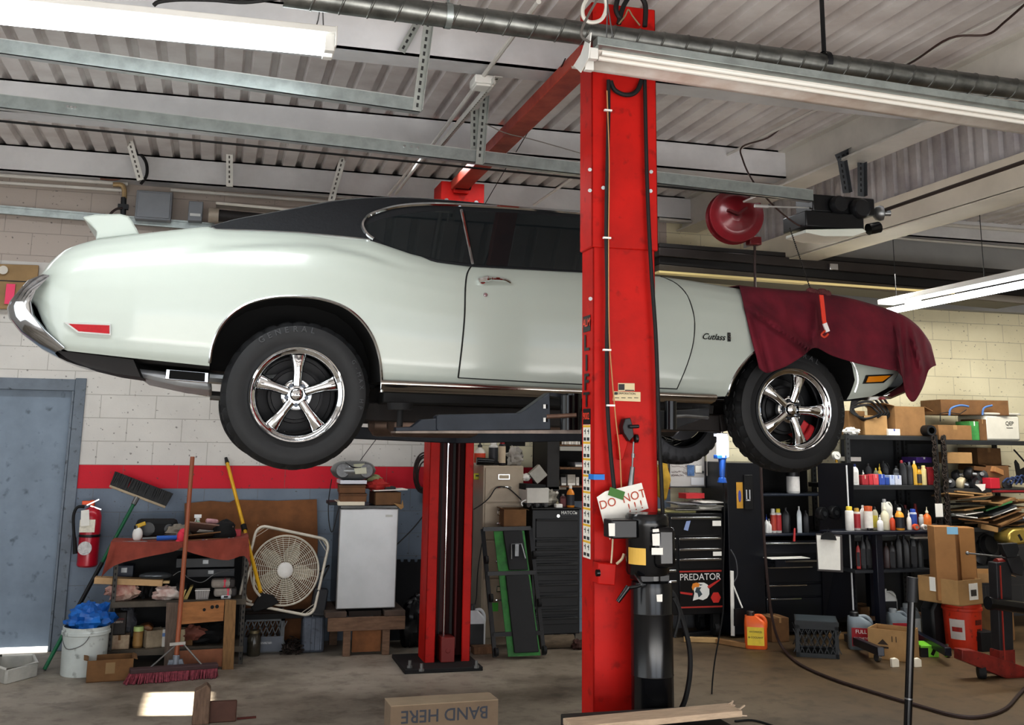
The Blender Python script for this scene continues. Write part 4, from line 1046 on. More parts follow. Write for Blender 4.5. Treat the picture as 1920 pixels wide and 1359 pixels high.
pipe('black hose looping beside the perforated hanger on the wall', smoothpath([P(262, 286, Y=8.85), P(274, 305, Y=8.85), P(275, 328, Y=8.85), P(264, 345, Y=8.85)], 5), .012, RUBBER, 'hose', 'hose')
pipe('brown copper line along the top of the back wall', smoothpath([P(188, 335, Y=8.88), P(215, 337, Y=8.88), P(240, 331, Y=8.88), P(255, 333, Y=8.88)], 5), .008, mat('#7a5648', .4, .4))
vt = thing('gas_valve', 'brass pipe drop and dark valve left of the grey breaker box', 'valve', tuple(P(233, 385, Y=8.9)))
part('drop_pipe', MB().tube(smoothpath([P(212, 346, Y=8.9), P(228, 347, Y=8.9), P(233, 356, Y=8.9), P(233, 372, Y=8.9)], 3), .02), mat('#b49b74', .5, .3, var=.3, sc=20), vt)
part('valve_body', MB().cyl(P(232, 370, Y=8.9), P(231, 402, Y=8.9), .022).cbox(P(231, 388, Y=8.9), (.08, .05, .04)), DARKST, vt)
part('flex_line', MB().tube(smoothpath([P(230, 390, Y=8.88), P(218, 392, Y=8.88), P(208, 400, Y=8.88), P(206, 408, Y=8.88)], 4), .01), mat('#2c1d1b', .5), vt)
def fbox(x0, y0, x1, y1, Y, d):
    xm, ym = (x0+x1)/2, (y0+y1)/2
    return (P(x0, ym, Y=Y).x, Y, P(xm, y1, Y=Y).z), (P(x1, ym, Y=Y).x, Y+d, P(xm, y0, Y=Y).z)
eb = thing('breaker_box', 'large grey electrical box on the wall above the rear wing', 'electrical box', tuple(P(287, 410, Y=8.85)))
BOXG = mat('#85898f', .5, var=.12, sc=5)
part('box', MB().box(*fbox(254, 358, 322, 412, 8.85, .15)), BOXG, eb, bevel=.006); part('cover', MB().box(*fbox(257, 361, 319, 408, 8.84, .01)), BOXG, eb, bevel=.004)
eb = thing('switch_box', 'small grey electrical switch box right of the breaker box', 'electrical box', tuple(P(366, 412, Y=8.85)))
part('box', MB().box(*fbox(353, 377, 380, 414, 8.85, .15)), BOXG, eb, bevel=.006); part('nameplate', MB().box(*fbox(356, 400, 376, 405, 8.845, .006)), mat('#cfd0cf', .5), eb)
tb_ = thing('tube_heater', 'dark tube heater with a tan burner end behind the rear window', 'heater', tuple(P(430, 400, Y=8.8)))
part('burner_end', MB().cyl(P(391, 403, Y=8.8), P(410, 404, Y=8.8), .062, n=16), mat('#b0a597', .5, .2, var=.2), tb_)
part('heater_tube', MB().cyl(P(410, 404, Y=8.8), P(640, 425, Y=8.8), .05, n=14), mat('#34302f', .6, .3, var=.4, sc=8), tb_)
part('heater_hood', MB().prism([P(405, 378, Y=8.78), P(640, 400, Y=8.78), P(640, 404, Y=8.78), P(405, 383, Y=8.78)], (0, .16, 0)), mat('#c9c4ba', .4, .4, var=.2), tb_)
# thin wires
WIRE = mat('#1b1a1a', .6)
def wire(label, pts, r=.004, m=WIRE, name='cable'): pipe(label, smoothpath(pts, 6), r, m, name, 'cable', 6)
wire('black cable sagging across the top edge above the lit light', [P(288, 10, Y=4.9), P(300, 3, Y=4.9), P(340, -1, Y=4.9), P(400, 0, Y=4.9), P(460, 4, Y=4.9), P(525, -4, Y=4.9)], .010)
wire('white cable loop at the top of the unlit reflector light', [P(1110, -15, Y=4.05), P(1094, 10, Y=4.05), P(1094, 32, Y=4.05), P(1108, 42, Y=4.05), P(1128, 36, Y=4.05), P(1137, 12, Y=4.05), P(1130, -15, Y=4.05)], .009, mat('#dcdad2', .5))
wire('grey flex dropping into the end of the reflector light', [P(1125, -10, Y=3.95), P(1105, 25, Y=3.95), P(1091, 55, Y=3.93), P(1092, 70, Y=3.93), P(1106, 79, Y=3.9)], .006, mat('#6e6a66', .5))
for i, (pts, lab) in enumerate([([(1160, -10), (1155, 18), (1166, 40)], 'leftmost black hydraulic hose above the red column'), ([(1182, -10), (1168, 14), (1160, 45)], 'middle black hydraulic hose above the red column'), ([(1198, -12), (1210, 10), (1209, 50)], 'curved black hydraulic hose at the right over the red column')]):
    wire(lab, [P(x, y, Y=4.32) for x, y in pts], .012)
wire('tan wires tangled on top of the red column', [P(1160, 45, Y=4.31), P(1172, 30, Y=4.31), P(1178, 18, Y=4.31), P(1186, 30, Y=4.31), P(1200, 48, Y=4.31)], .004, mat('#8c7a5c', .6))
wire('brown cord running along the roof conduit to the opener motor', [P(1925, 5, Z=3.7), P(1885, 40, Z=3.7), P(1850, 65, Z=3.7), P(1780, 72, Z=3.7), P(1700, 122, Z=3.7), P(1600, 165, Y=6.0), P(1540, 200, Y=6.4), P(1480, 228, Y=6.5), P(1440, 258, Y=6.6), P(1392, 275, Y=6.7), P(1393, 300, Y=6.6), P(1412, 340, Y=6.4), P(1450, 385, Y=6.3), P(1490, 418, Y=6.2), P(1514, 428, Y=6.2)], .006, mat('#3f2a24', .6))
pipe('white conduit running back along the deck right of the column', [P(1935, 0, Z=3.78), P(1285, 330, Z=3.78)], .011)
wire('thin white wire drooping across the crossbeam', [P(910, 232, Y=5.8), P(950, 250, Y=5.8), P(1000, 262, Y=5.8), P(1088, 287, Y=5.8)], .003, mat('#77716c', .6))
wire('dark thin wire from the crossbeam down behind the roof', [P(1060, 110, Y=5), P(1000, 230, Y=6.4), P(940, 330, Y=7.8), P(905, 390, Y=8.8)], .0035)
pipe('thin pale brace rod right of the red beam head', [P(1075, 333, Y=8.3), P(1000, 385, Y=8.6)], .012, name='brace_rod')
pipe('thin pale brace rod left of the red beam head', [P(780, 302, Y=8.3), P(728, 366, Y=8.6)], .012, name='brace_rod')
# red hose reel
YH_ = 7.82; kh = YH_/7
rc = P(1377, 406, Y=YH_)
ax = Vector((-.25, -1, -.05)).normalized()
reel = thing('hose_reel', 'round dark red hose reel hanging under the ceiling', 'hose reel', tuple(rc))
RREEL = mat('#700f1b', .3, var=.25, sc=6, coat=.3)
part('front_disc', MB().lathe([(q*kh, h) for q, h in ((.02, .10), (.05, .10), (.07, .085), (.10, .085), (.115, .075), (.165, .07), (.19, .085), (.2, .085), (.203, .078), (.19, .07), (.02, .07))], rc, ax, 40), RREEL, reel, smooth=40)
part('drum', MB().lathe([(.13, -.06), (.13, .07)], rc, ax, 30), mat('#2c1719', .6), reel)
part('back_disc', MB().lathe([(q*kh, h) for q, h in ((.02, -.05), (.19, -.05), (.205, -.065), (.2, -.075), (.02, -.07))], rc, ax, 40), RREEL, reel, smooth=40)
part('arm_bracket', MB().bar(rc+ax*.12, rc+ax*.13+Vector((.08, 0, .06)), .04, .02).bar(rc+ax*.12, rc+ax*.12+Vector((-.09, 0, .03)), .04, .02), mat('#4e1519', .5), reel)
part('mount_plate', MB().box(*fbox(1358, 328, 1392, 340, YH_, .2)).bar(P(1375, 338, Y=YH_+.1), rc+Vector((0, .12, .15)), .08, .02), RREEL, reel)
part('hose_guide', MB().cbox(P(1413, 452, Y=YH_), (.11, .08, .07)), RREEL, reel, bevel=.008)
HOSE = mat('#3b2a27', .6, var=.3, sc=15)
wire('brown air hose dropping from the reel and snaking over the floor', [P(1415, 458, Y=YH_), P(1416, 540, Y=YH_), P(1420, 700, Y=YH_), P(1426, 860, Y=YH_), P(1430, 960, Y=YH_), P(1438, 1080, Y=7.85), P(1450, 1170, Y=7.92), P(1468, 1215, Z=.03), P(1500, 1245, Z=.012), P(1560, 1272, Z=.012), P(1640, 1298, Z=.012), P(1720, 1322, Z=.012), P(1790, 1341, Z=.012), P(1840, 1343, Z=.012), P(1885, 1328, Z=.012), P(1912, 1300, Z=.012), P(1940, 1270, Z=.012)], .011, HOSE, 'air_hose')
# opener motor
oc = P(1577, 400, Y=6.2)
op = thing('door_opener', 'black door-opener motor with pulleys under the ceiling', 'garage door opener', tuple(oc))
part('chassis', MB().box(*fbox(1524, 368, 1640, 400, 6.15, .22)).box(*fbox(1511, 398, 1620, 428, 6.12, .30)), BLACKP, op, bevel=.008)
for px, py, r in ((1570, 385, .062), (1610, 392, .07)):
    c = P(px, py, Y=6.13); part('pulley', MB().lathe([(.01, .05), (r*.8, .05), (r, .03), (r, .0), (.01, -.01)], c, (0, -1, 0), 24), mat('#26272a', .4, .2, var=.3, sc=20), op)
c = P(1650, 400, Y=6.2); part('output_sprocket', MB().lathe([(.012, .07), (.02, .07), (.02, .03), (.05, .02), (.055, 0), (.045, -.03), (.02, -.05)], c, (1, -.4, 0), 20), STEEL, op)
part('light_panel', MB().prism([P(a, b, Y=6.1) for a, b in [(1511, 430), (1618, 428), (1625, 434), (1600, 443), (1545, 443), (1511, 436)]], (0, .26, 0)), mat('#d7dbd2', .4), op, bevel=.004, label='pale light cover under the motor')
part('motor_can', MB().cyl(P(1628, 430, Y=6.2), P(1648, 426, Y=6.2), .04, n=14), BLACKG, op)
part('limit_rod', MB().cyl(P(1415, 386, Y=6.2), P(1440, 387, Y=6.2), .012, n=8).cyl(P(1440, 387, Y=6.2), P(1526, 390, Y=6.2), .006, n=6), mat('#c9c9c7', .4, .4), op)
pipe('dark drive shaft running right from the opener motor', [P(1655, 395, Y=6.2), P(1930, 300, X=P(1655, 395, Y=6.2).x+.02)], .013, mat('#4a403a', .5, .4), 'drive_shaft', 'shaft')
# pull chain of small beads down to the cover
mb = MB(); a, b = P(1481, 428, Y=5.62), P(1521, 546, Y=5.62)
for i in range(34): q = a.lerp(b, i/33); mb.ball(q, .0055, 6, 4)
mb.tube([a, b], .002, 4)
solo('pull_chain', mb, mat('#3a3836', .4, .6), 'bead chain slanting down to the burgundy cover', 'chain', kind='stuff')
# pipes under the grey header
for pa, pb, r, lab in (((1655, 413), (1990, 438), .02, 'white pipe under the header, above the dark roller door'), ((1640, 443), (1990, 472), .012, 'thin pale pipe between the white pipe and the roller door'), ((1680, 400), (1990, 425), .008, 'thin grey pipe just above the white header pipe')):
    pipe(lab, [P(*pa, Y=8.85), P(*pb, Y=8.85)], r)
pipe('white pipe crossing left of the red hose reel', [P(1236, 410, Y=8.85), P(1345, 420, Y=8.85)], .014)
hanger('pale perforated strut sloping up in the right-hand bay', P(1770, 388, Y=7.6), P(1990, 325, Y=6.2), .1, (0, -1, 0), PERFW)
# opened sectional door stored below the header
a0, a1 = P(1236, 455, Y=8.2), P(1925, 508, Y=8.2)
gd = thing('sectional_door', 'dark opened garage door stored flat under the ceiling behind the bonnet', 'garage door', tuple((a0+a1)/2))
DK = mat('#2b2725', .5, .1, var=.3, sc=5); DK2 = mat('#1c1918', .6)
for i, (ya, yb) in enumerate(((0, 8), (8, 24), (24, 40), (40, 52))):
    o0 = P(1236, 455+ya, Y=8.2-.06*(i % 2)); o1 = P(1925, 508+ya*1.2, Y=8.2-.06*(i % 2)); u0 = P(1236, 455+yb, Y=8.2-.06*(i % 2)); u1 = P(1925, 508+yb*1.2, Y=8.2-.06*(i % 2))
    part('door_panel', MB().prism([o0, o1, u1, u0], (0, .4, 0)), (DK, mat('#3a3432', .35, .2, var=.3, sc=5), DK2, mat('#4a4238', .5, var=.2))[i], gd, bevel=.006)
part('glowing_seal', MB().prism([P(1236, 507, Y=8.1), P(1790, 547, Y=8.1), P(1790, 551, Y=8.1), P(1236, 511, Y=8.1)], (0, .1, 0)), mat('#d8c58c', .4, emit=.15), gd)  # pale edge strip with a faint glow put into it, no lamp
part('lift_bracket', MB().box(*fbox(1556, 494, 1572, 506, 8.1, .05)), CHROME2, gd, bevel=.004)
# ------------------------------------------------------------------ kit: cartons, jugs, bottles, papers
def carton(name, label, cat, x0, y0, x1, y1, Y, d, m=CARD, z0=None, open_=False, group=None, rz=0., tape=CARD2, flaps=.5):
    """a cardboard box whose front shows at pixels x0..x1, y0..y1 on the plane Y"""
    lo, hi = fbox(x0, y0, x1, y1, Y, d)
    if z0 is None: z0 = lo[2]
    w, h = hi[0]-lo[0], hi[2]-z0
    t = thing(name, label, cat, ((lo[0]+hi[0])/2, Y+d/2, z0), (0, 0, rz), group)
    if open_:
        e = .006; b = MB().box((-w/2, -d/2, 0), (w/2, -d/2+e, h)).box((-w/2, d/2-e, 0), (w/2, d/2, h)).box((-w/2, -d/2+e, 0), (-w/2+e, d/2-e, h)).box((w/2-e, -d/2+e, 0), (w/2, d/2-e, h)).box((-w/2, -d/2, 0), (w/2, d/2, e))
        part('box_body', b, m, t, world=False, smooth=0)
        if flaps:
            for sx in (-1, 1):
                part('flap', MB().prism([(sx*w/2, -d/2, h), (sx*w/2, d/2, h), (sx*(w/2+flaps*w*.35), d/2-.01, h-flaps*w*.12*(1 if sx > 0 else -.6)), (sx*(w/2+flaps*w*.35), -d/2+.01, h-flaps*w*.12*(1 if sx > 0 else -.6))], (0, 0, .004)), m, t, world=False, smooth=0)
    else:
        part('box_body', MB().box((-w/2, -d/2, 0), (w/2, d/2, h)), m, t, bevel=min(.004, h*.1), world=False)
        if tape is not None: part('tape_strip', MB().box((-w*.06, -d/2-.001, h-min(.04, h*.35)), (w*.06, d/2+.001, h+.001)), tape, t, world=False, smooth=0)
    return t, w, d, h
def bottle(name, label, cat, xc, yb, wpx, hpx, Y, kind, col, cap='#f0f0ee', lab=None, z0=None, group=None, rz=None, col2=None, txt=None, txtc='#f4f0ea', lean=0.):
    """bottles, cans, jugs; xc, yb: foot in the photo, wpx x hpx its size there"""
    p = P(xc, yb, Y=Y); k = mpp(p); w, h = wpx*k, hpx*k
    if z0 is None: z0 = p.z
    dp = w if kind in ('round', 'can', 'spray', 'tub') else w*.62
    if rz is None: rz = random.uniform(-.35, .35)
    if rz == 0 and p.x > 2: rz = -math.atan2(p.x, p.y)
    t = thing(name, label, cat, (p.x, Y+dp/2, z0), (0, lean, rz), group)
    m = mat(col, .35, var=.10, sc=20); r = w/2
    def sup(a, b, z, n=18, e=4.): # rounded-rectangle ring
        o = []
        for i in range(n):
            th = 2*PI*i/n; c, s = math.cos(th), math.sin(th)
            o.append((math.copysign(abs(c)**(2/e), c)*a, math.copysign(abs(s)**(2/e), s)*b, z))
        return o
    capm = mat(cap, .4)
    if kind == 'round':
        part('bottle_body', MB().lathe([(r*.9, 0), (r, h*.03), (r, h*.62), (r*.8, h*.74), (r*.36, h*.83), (r*.34, h*.88)], n=18), m, t, world=False, smooth=40)
        part('cap', MB().lathe([(r*.42, h*.86), (r*.42, h*.97), (r*.36, h)], n=14), capm, t, world=False, smooth=40)
    elif kind == 'cone':
        part('bottle_body', MB().lathe([(r*.9, 0), (r, h*.03), (r, h*.5), (r*.8, h*.6), (r*.3, h*.7), (r*.28, h*.74)], n=18), m, t, world=False, smooth=40)
        part('cap', MB().lathe([(r*.4, h*.72), (r*.38, h*.8), (r*.15, h*.84), (r*.08, h)], n=12), capm, t, world=False, smooth=40)
    elif kind == 'can':
        part('can_body', MB().lathe([(r*.94, 0), (r, h*.02), (r, h*.78), (r*.9, h*.82), (r*.55, h*.85)], n=18), m, t, world=False, smooth=40)
        part('cap', MB().lathe([(r*.72, h*.83), (r*.72, h*.97), (r*.6, h)], n=14), capm, t, world=False, smooth=40)
    elif kind == 'tub':
        part('tub_body', MB().lathe([(r*.9, 0), (r, h*.04), (r, h*.78)], n=20), m, t, world=False, smooth=40)
        part('lid', MB().lathe([(r*1.05, h*.78), (r*1.05, h*.97), (r*.95, h)], n=20), capm, t, world=False, smooth=40)
    elif kind == 'spray':
        part('bottle_body', MB().lathe([(r*.9, 0), (r, h*.03), (r, h*.40), (r*.75, h*.52), (r*.38, h*.66), (r*.36, h*.70)], n=18), m, t, world=False, smooth=40)
        part('trigger_head', MB().cyl((0, 0, h*.68), (0, 0, h*.80), r*.42, n=12).box((-r*1.0, -r*.3, h*.80), (r*.75, r*.3, h*.97)).bar((-r*.45, 0, h*.82), (-r*.75, 0, h*.62), r*.3, r*.22), capm, t, world=False, bevel=.002)
    elif kind == 'jug':
        rows = [sup(r*.94, dp/2*.94, 0), sup(r, dp/2, h*.03), sup(r, dp/2, h*.62), sup(r*.92, dp/2*.9, h*.72), sup(r*.55, dp/2*.6, h*.86)]
        rows = [[(x-(r*.38 if i == 4 else r*.06 if i == 3 else 0), y, z) for x, y, z in q] for i, q in enumerate(rows)]
        b = MB().grid(rows, True); n = 18; b.f.append(tuple(range(n-1, -1, -1))); b.m.append(0); b.f.append(tuple(4*n+i for i in range(n))); b.m.append(0)
        part('jug_body', b, m, t, world=False, smooth=40)
        part('jug_handle', MB().tube(smoothpath([(-r*.1, 0, h*.85), (r*.5, 0, h*.86), (r*.88, 0, h*.74), (r*.88, 0, h*.55)], 4), r*.16, 8), m, t, world=False, smooth=50)
        part('cap', MB().lathe([(r*.36, 0), (r*.36, h*.10), (r*.30, h*.12)], (-r*.40, 0, h*.86), n=14), capm, t, world=False, smooth=40)
    elif kind == 'quart':
        rows = [sup(r*.95, dp/2*.95, 0), sup(r, dp/2, h*.03), sup(r, dp/2, h*.68), sup(r*.75, dp/2*.8, h*.80), sup(r*.32, dp/2*.5, h*.88)]
        b = MB().grid(rows, True); n = 18; b.f.append(tuple(range(n-1, -1, -1))); b.m.append(0); b.f.append(tuple(4*n+i for i in range(n))); b.m.append(0)
        part('bottle_body', b, m, t, world=False, smooth=40)
        part('cap', MB().lathe([(r*.36, h*.87), (r*.36, h*.98), (r*.32, h)], n=12), capm, t, world=False, smooth=40)
    elif kind == 'tube':       # squeeze tube standing on its cap
        part('tube_body', MB().lathe([(r*.45, h*.16), (r*.62, h*.2), (r, h*.95), (r, h)], n=14), m, t, world=False, smooth=40)
        part('cap', MB().lathe([(r*.5, 0), (r*.46, h*.16)], n=12), capm, t, world=False, smooth=40)
    if lab:
        lm = mat(lab, .5, var=.12, sc=30); b = MB()
        zt = {'spray': .37, 'cone': .48, 'jug': .58, 'quart': .62, 'can': .74, 'round': .58, 'tub': .72}.get(kind, .8)
        if kind in ('jug', 'quart'): b.box((-r*.74, -dp/2-.0025, h*.10), (r*.74, -dp/2, h*zt))
        else:
            rows = []
            for i in range(13):
                a = -PI/2+(i-6)/6*1.25; rows.append([((r+.0015)*math.cos(a), (r+.0015)*math.sin(a), z*h) for z in (.10, zt)])
            b.grid(rows)
        lp = part('paper_label', b, lm, t, world=False, smooth=40)
        if txt:
            tm = MB(); lines = txt.split('|'); yy = -dp/2-.003
            for i, s in enumerate(lines): text_mb(tm, s, (0, yy, h*(zt-.14-.15*i)), X3, Z3, min(w*1.0/max(len(s), 4), h*.14), .0005, bold=.01)
            part('label_lettering', tm, mat(txtc, .5), lp, world=False, smooth=0)
    return t
def sheet(mb, c, w, d, rz, th=.002, tilt=(0, 0)):
    M = Matrix.Translation(c) @ Euler((tilt[0], tilt[1], rz)).to_matrix().to_4x4()
    return mb.box((-w/2, -d/2, 0), (w/2, d/2, th), M)
def crumple(c, r, seed, n=18, m=12, amp=.28, flat=0.):
    """a crumpled cloth or bag heap"""
    from mathutils import noise
    mb = MB(); rows = []
    for i in range(m+1):
        t = -PI/2+PI*i/m; rr = max(math.cos(t), .03); row = []
        for k in range(n):
            a = 2*PI*k/n; d = Vector((rr*math.cos(a), rr*math.sin(a), math.sin(t)))
            f = 1+amp*noise.noise(d*2.3+Vector((seed, 0, 0)))+amp*.6*noise.noise(d*6+Vector((0, seed, 0)))
            z = d.z*f
            if z < flat-1: z = flat-1
            row.append((c[0]+r[0]*d.x*f, c[1]+r[1]*d.y*f, c[2]+r[2]*z))
        rows.append(row)
    return mb.grid(rows, True)
def drape(pts_top, pts_bot, Y, n=24, amp=.012, over=.3, k=3):
    """cloth hanging over a front edge; rows from the back of the shelf to the hem"""
    tt = smoothpath([(a, b, 0) for a, b in pts_top], k); bb = smoothpath([(a, b, 0) for a, b in pts_bot], k); rows = []
    N = max(len(tt), len(bb))
    for i in range(N):
        u = i/(N-1); a = tt[round(u*(len(tt)-1))]; b = bb[round(u*(len(bb)-1))]; r = []
        e = P(a.x, a.y, Y=Y)
        r += [e+Vector((0, over, .002)), e+Vector((0, over*.5, .004)), e+Vector((0, .02, .004))]
        for j in range(9):
            t = j/8; r.append(P(lerp(a.x, b.x, t), lerp(a.y, b.y, t), Y=Y-.012-amp*(1+math.sin(u*31+2*t)+.6*math.sin(u*57+1))*t))
        rows.append(r)
    return MB().grid(rows)
# ------------------------------------------------------------------ left part of the back wall
# fire extinguisher
Y = 8.93; k = mpp(P(163, 1000, Y=Y)); c = P(163, 1062, Y=Y); zt = P(163, 950, Y=Y).z
fe = thing('fire_extinguisher', 'red fire extinguisher hung on the grey wall beside the door', 'fire extinguisher', (c.x, Y, c.z))
FR = mat('#b5122c', .3, var=.15, sc=8, coat=.3); r = 18.5*k; h = zt-c.z
part('cylinder', MB().lathe([(r*.85, 0), (r, .012), (r, h*.84), (r*.85, h*.93), (r*.3, h)], c, n=24), FR, fe, smooth=40)
part('valve', MB().cyl((c.x, Y, zt-.01), (c.x, Y, zt+.05), .018, n=12).cbox((c.x-.03, Y, zt+.03), (.09, .03, .03)), mat('#c9552f', .4, .3), fe, bevel=.003)
part('carry_handle', MB().bar(P(163, 947, Y=Y-.01), P(186, 936, Y=Y-.01), .02, .008).bar(P(170, 948, Y=Y-.01), P(190, 955, Y=Y-.01), .02, .008), CHROME2, fe)
part('discharge_hose', MB().tube(smoothpath([P(158, 950, Y=Y), P(145, 951, Y=Y-.02), P(138, 966, Y=Y-.02), P(138, 990, Y=Y-.02), P(140, 1012, Y=Y-.02)], 4), .011).cyl(P(140, 1008, Y=Y-.02), P(141, 1038, Y=Y-.02), .013, .017), RUBBER, fe)
part('strap_band', MB().lathe([(r+.002, 0), (r+.004, .004), (r+.004, .016), (r+.002, .02)], (c.x, Y, P(163, 1006, Y=Y).z), n=24, cap=False), BLACKP, fe)
lb = MB().box(*fbox(149, 974, 178, 998, Y-r-.004, .002))
lp = part('instruction_label', lb, mat('#e6e0cf', .5, var=.2, sc=60), fe, smooth=0)
part('inspection_tag', MB().prism([P(a, b, Y=Y-r-.012) for a, b in [(152, 957), (167, 955), (168, 985), (151, 987)]], (0, .002, 0)), PAPER, fe, smooth=0)
part('round_seal', MB().cyl((P(161, 1026, Y=Y).x, Y-r-.003, P(161, 1026, Y=Y).z), (P(161, 1026, Y=Y).x, Y-r+.004, P(161, 1026, Y=Y).z), .05, n=20), mat('#d8d5d4', .5, var=.35, sc=70), fe)
# inverted push broom
g0 = P(83, 1255, Z=.01); g1 = P(256, 935, Y=8.86)
br = thing('push_broom', 'green-handled push broom leaning head-up on the wall', 'broom', tuple(g0))
mid = g0.lerp(g1, .60); m2 = g0.lerp(g1, .24)
part('broom_handle', MB().cyl(mid, g1, .014, n=10), mat('#16603f', .4), br, label='green upper handle'); part('handle_sleeve', MB().cyl(m2, mid, .016, n=10), BLACKP, br); part('handle_end', MB().cyl(g0, m2, .014, n=10), mat('#1d6b48', .35), br)
h0, h1 = P(204, 913, Y=8.86), P(309, 953, Y=8.86); d = (h1-h0).normalized(); n_ = Vector((d.z, 0, -d.x)); n_ = n_ if n_.z > 0 else -n_
part('broom_block', MB().prism([h0, h1, h1+n_*.018, h0+n_*.018], (0, .06, 0)), mat('#b6a58c', .7, var=.2), br, bevel=.003)
bs = MB(); rnd = random.Random(4)
for i in range(60):
    for j in range(4):
        a = h0.lerp(h1, (i+.5)/60)+n_*.016+Vector((0, .008+j*.014, 0)); bs.bar(a, a+n_*.105+d*rnd.uniform(-.012, .012)+Vector((0, rnd.uniform(-.012, .012), 0)), .0075, .009)
part('bristles', bs, mat('#3a3b3c', .8, var=.3, sc=40), br, smooth=0)
part('socket', MB().cyl(g1+(g0-g1).normalized()*.05, g1+n_*.01, .02, n=10), STEEL, br)
# white bucket with a blue tarp
c = P(155, 1262, Z=0); k = mpp(c); rb = 39*k; rt = 42*k; hh = P(155, 1172, Y=c.y).z
bk = thing('bucket', 'white plastic bucket with a blue tarp stuffed in it', 'bucket', tuple(c))
BW = mat('#cfd6d4', .45, var=.15, sc=5, dirt='#8f9492')
part('pail', MB().lathe([(rb, 0), (rb+.003, .01), (rt-.004, hh-.055), (rt+.006, hh-.05), (rt+.006, hh-.03), (rt, hh-.026), (rt, hh), (rt-.008, hh), (rt-.012, hh-.06)], c, n=36, cap=False).lathe([(.005, .006), (rb, .006)], c, n=36), BW, bk, smooth=40)
part('bail', MB().tube(smoothpath([c+Vector((-rt-.004, 0, hh-.04)), c+Vector((-rt*.7, -rt*.75, hh-.13)), c+Vector((0, -rt-.01, hh-.10)), c+Vector((rt*.3, -rt*.95, hh-.03))], 5), .003, 6), STEEL, bk)
solo('blue_tarp', crumple((c.x+.01, c.y, hh+.035), (rt*.93, rt*.93, .10), 3.1, 26, 16, .5), mat('#1d72c4', .35, var=.4, sc=9, col2='#0f4a94', bump=.3), 'crumpled blue tarp heaped in the white bucket', 'tarp', smooth=25)
# cardboard box on the floor
c = P(200, 1278, Z=0)
t, w, d_, h = carton('cardboard_box', 'small open cardboard box on the floor between bucket and red broom', 'box', 160, 1237, 246, 1281, c.y, .2, CARD3, 0, True, rz=.10, flaps=.25)
part('box_label', MB().box((-.03, -d_/2-.002, .05), (.03, -d_/2, .12)), mat('#8c7350', .7), t, world=False)
# tray at the left edge
tr = thing('plastic_tray', 'grey plastic tray lying on the floor at the left edge', 'tray', tuple(P(20, 1275, Z=0)))
q = [P(-30, 1268, Z=.0), P(10, 1283, Z=0), P(67, 1268, Z=0), P(60, 1253, Z=0), P(0, 1255, Z=0)]
m = MB(); m.prism(q, (0, 0, .012))
for i in range(len(q)): m.bar(q[i]+Vector((0, 0, .045)), q[(i+1) % len(q)]+Vector((0, 0, .045)), .015, .09, Z3)
part('tray_body', m, mat('#b9b8b2', .6, var=.25, sc=8), tr, bevel=.006)
part('tray_rim', MB().tube([p+Vector((0, 0, .09)) for p in q], .010, 6, True), mat('#cfcec8', .5), tr)
# steel shelf unit
YS = 8.30; DS = .46
sx0, sx1 = P(206, 1150, Y=YS).x, P(460, 1150, Y=YS).x
lv = [P(330, 1022, Y=YS).z, P(330, 1126, Y=YS).z, P(330, 1216, Y=YS).z]
su = thing('shelf_unit', 'low slotted-steel shelf unit crammed with parts by the wall', 'shelf', ((sx0+sx1)/2, YS+DS/2, 0))
SHM = mat('#4c4843', .55, .3, var=.4, sc=8)
for x in (sx0, sx1-.03):
    for y in (YS, YS+DS-.03):
        m = MB().box((x, y, 0), (x+.03, y+.003, lv[0])).box((x if x == sx0 else x+.027, y, 0), (x+.003 if x == sx0 else x+.03, y+.03, lv[0]))
        m.slot(1)
        for q in range(20): m.box((x+.010, y-.001, .03+q*.04), (x+.02, y, .048+q*.04))
        part('upright', m, [SHM, BLACKM], su, smooth=0)
for z in lv: part('shelf_board', MB().box((sx0, YS+.001, z-.035), (sx1, YS+DS, z)).box((sx0, YS-.002, z-.038), (sx1, YS+.001, z+.001)), mat('#5b5348', .6, .2, var=.4, sc=7), su, bevel=.002)
part('back_panel', MB().box((sx0, YS+DS-.006, .05), (sx1, YS+DS, lv[0]-.04)), BLACKM, su)
# rust-coloured cloth over the front edge
dr_ = drape([(208, 1016), (260, 1017), (320, 1016), (380, 1014), (440, 1010), (466, 1006)], [(190, 1082), (215, 1060), (270, 1045), (325, 1034), (342, 1026), (352, 1034), (395, 1046), (428, 1050), (458, 1042), (470, 1064)], YS-.012, over=.3)
solo('rust_cloth', dr_, mat('#94483a', .9, var=.35, sc=6, bump=.15), 'rust-brown cloth hanging over the front of the shelf unit', 'cloth', smooth=70)
ZT = lv[0]+.012
def on(px, Y, z): p = P(px, 1000, Y=Y); return Vector((p.x, Y, z))
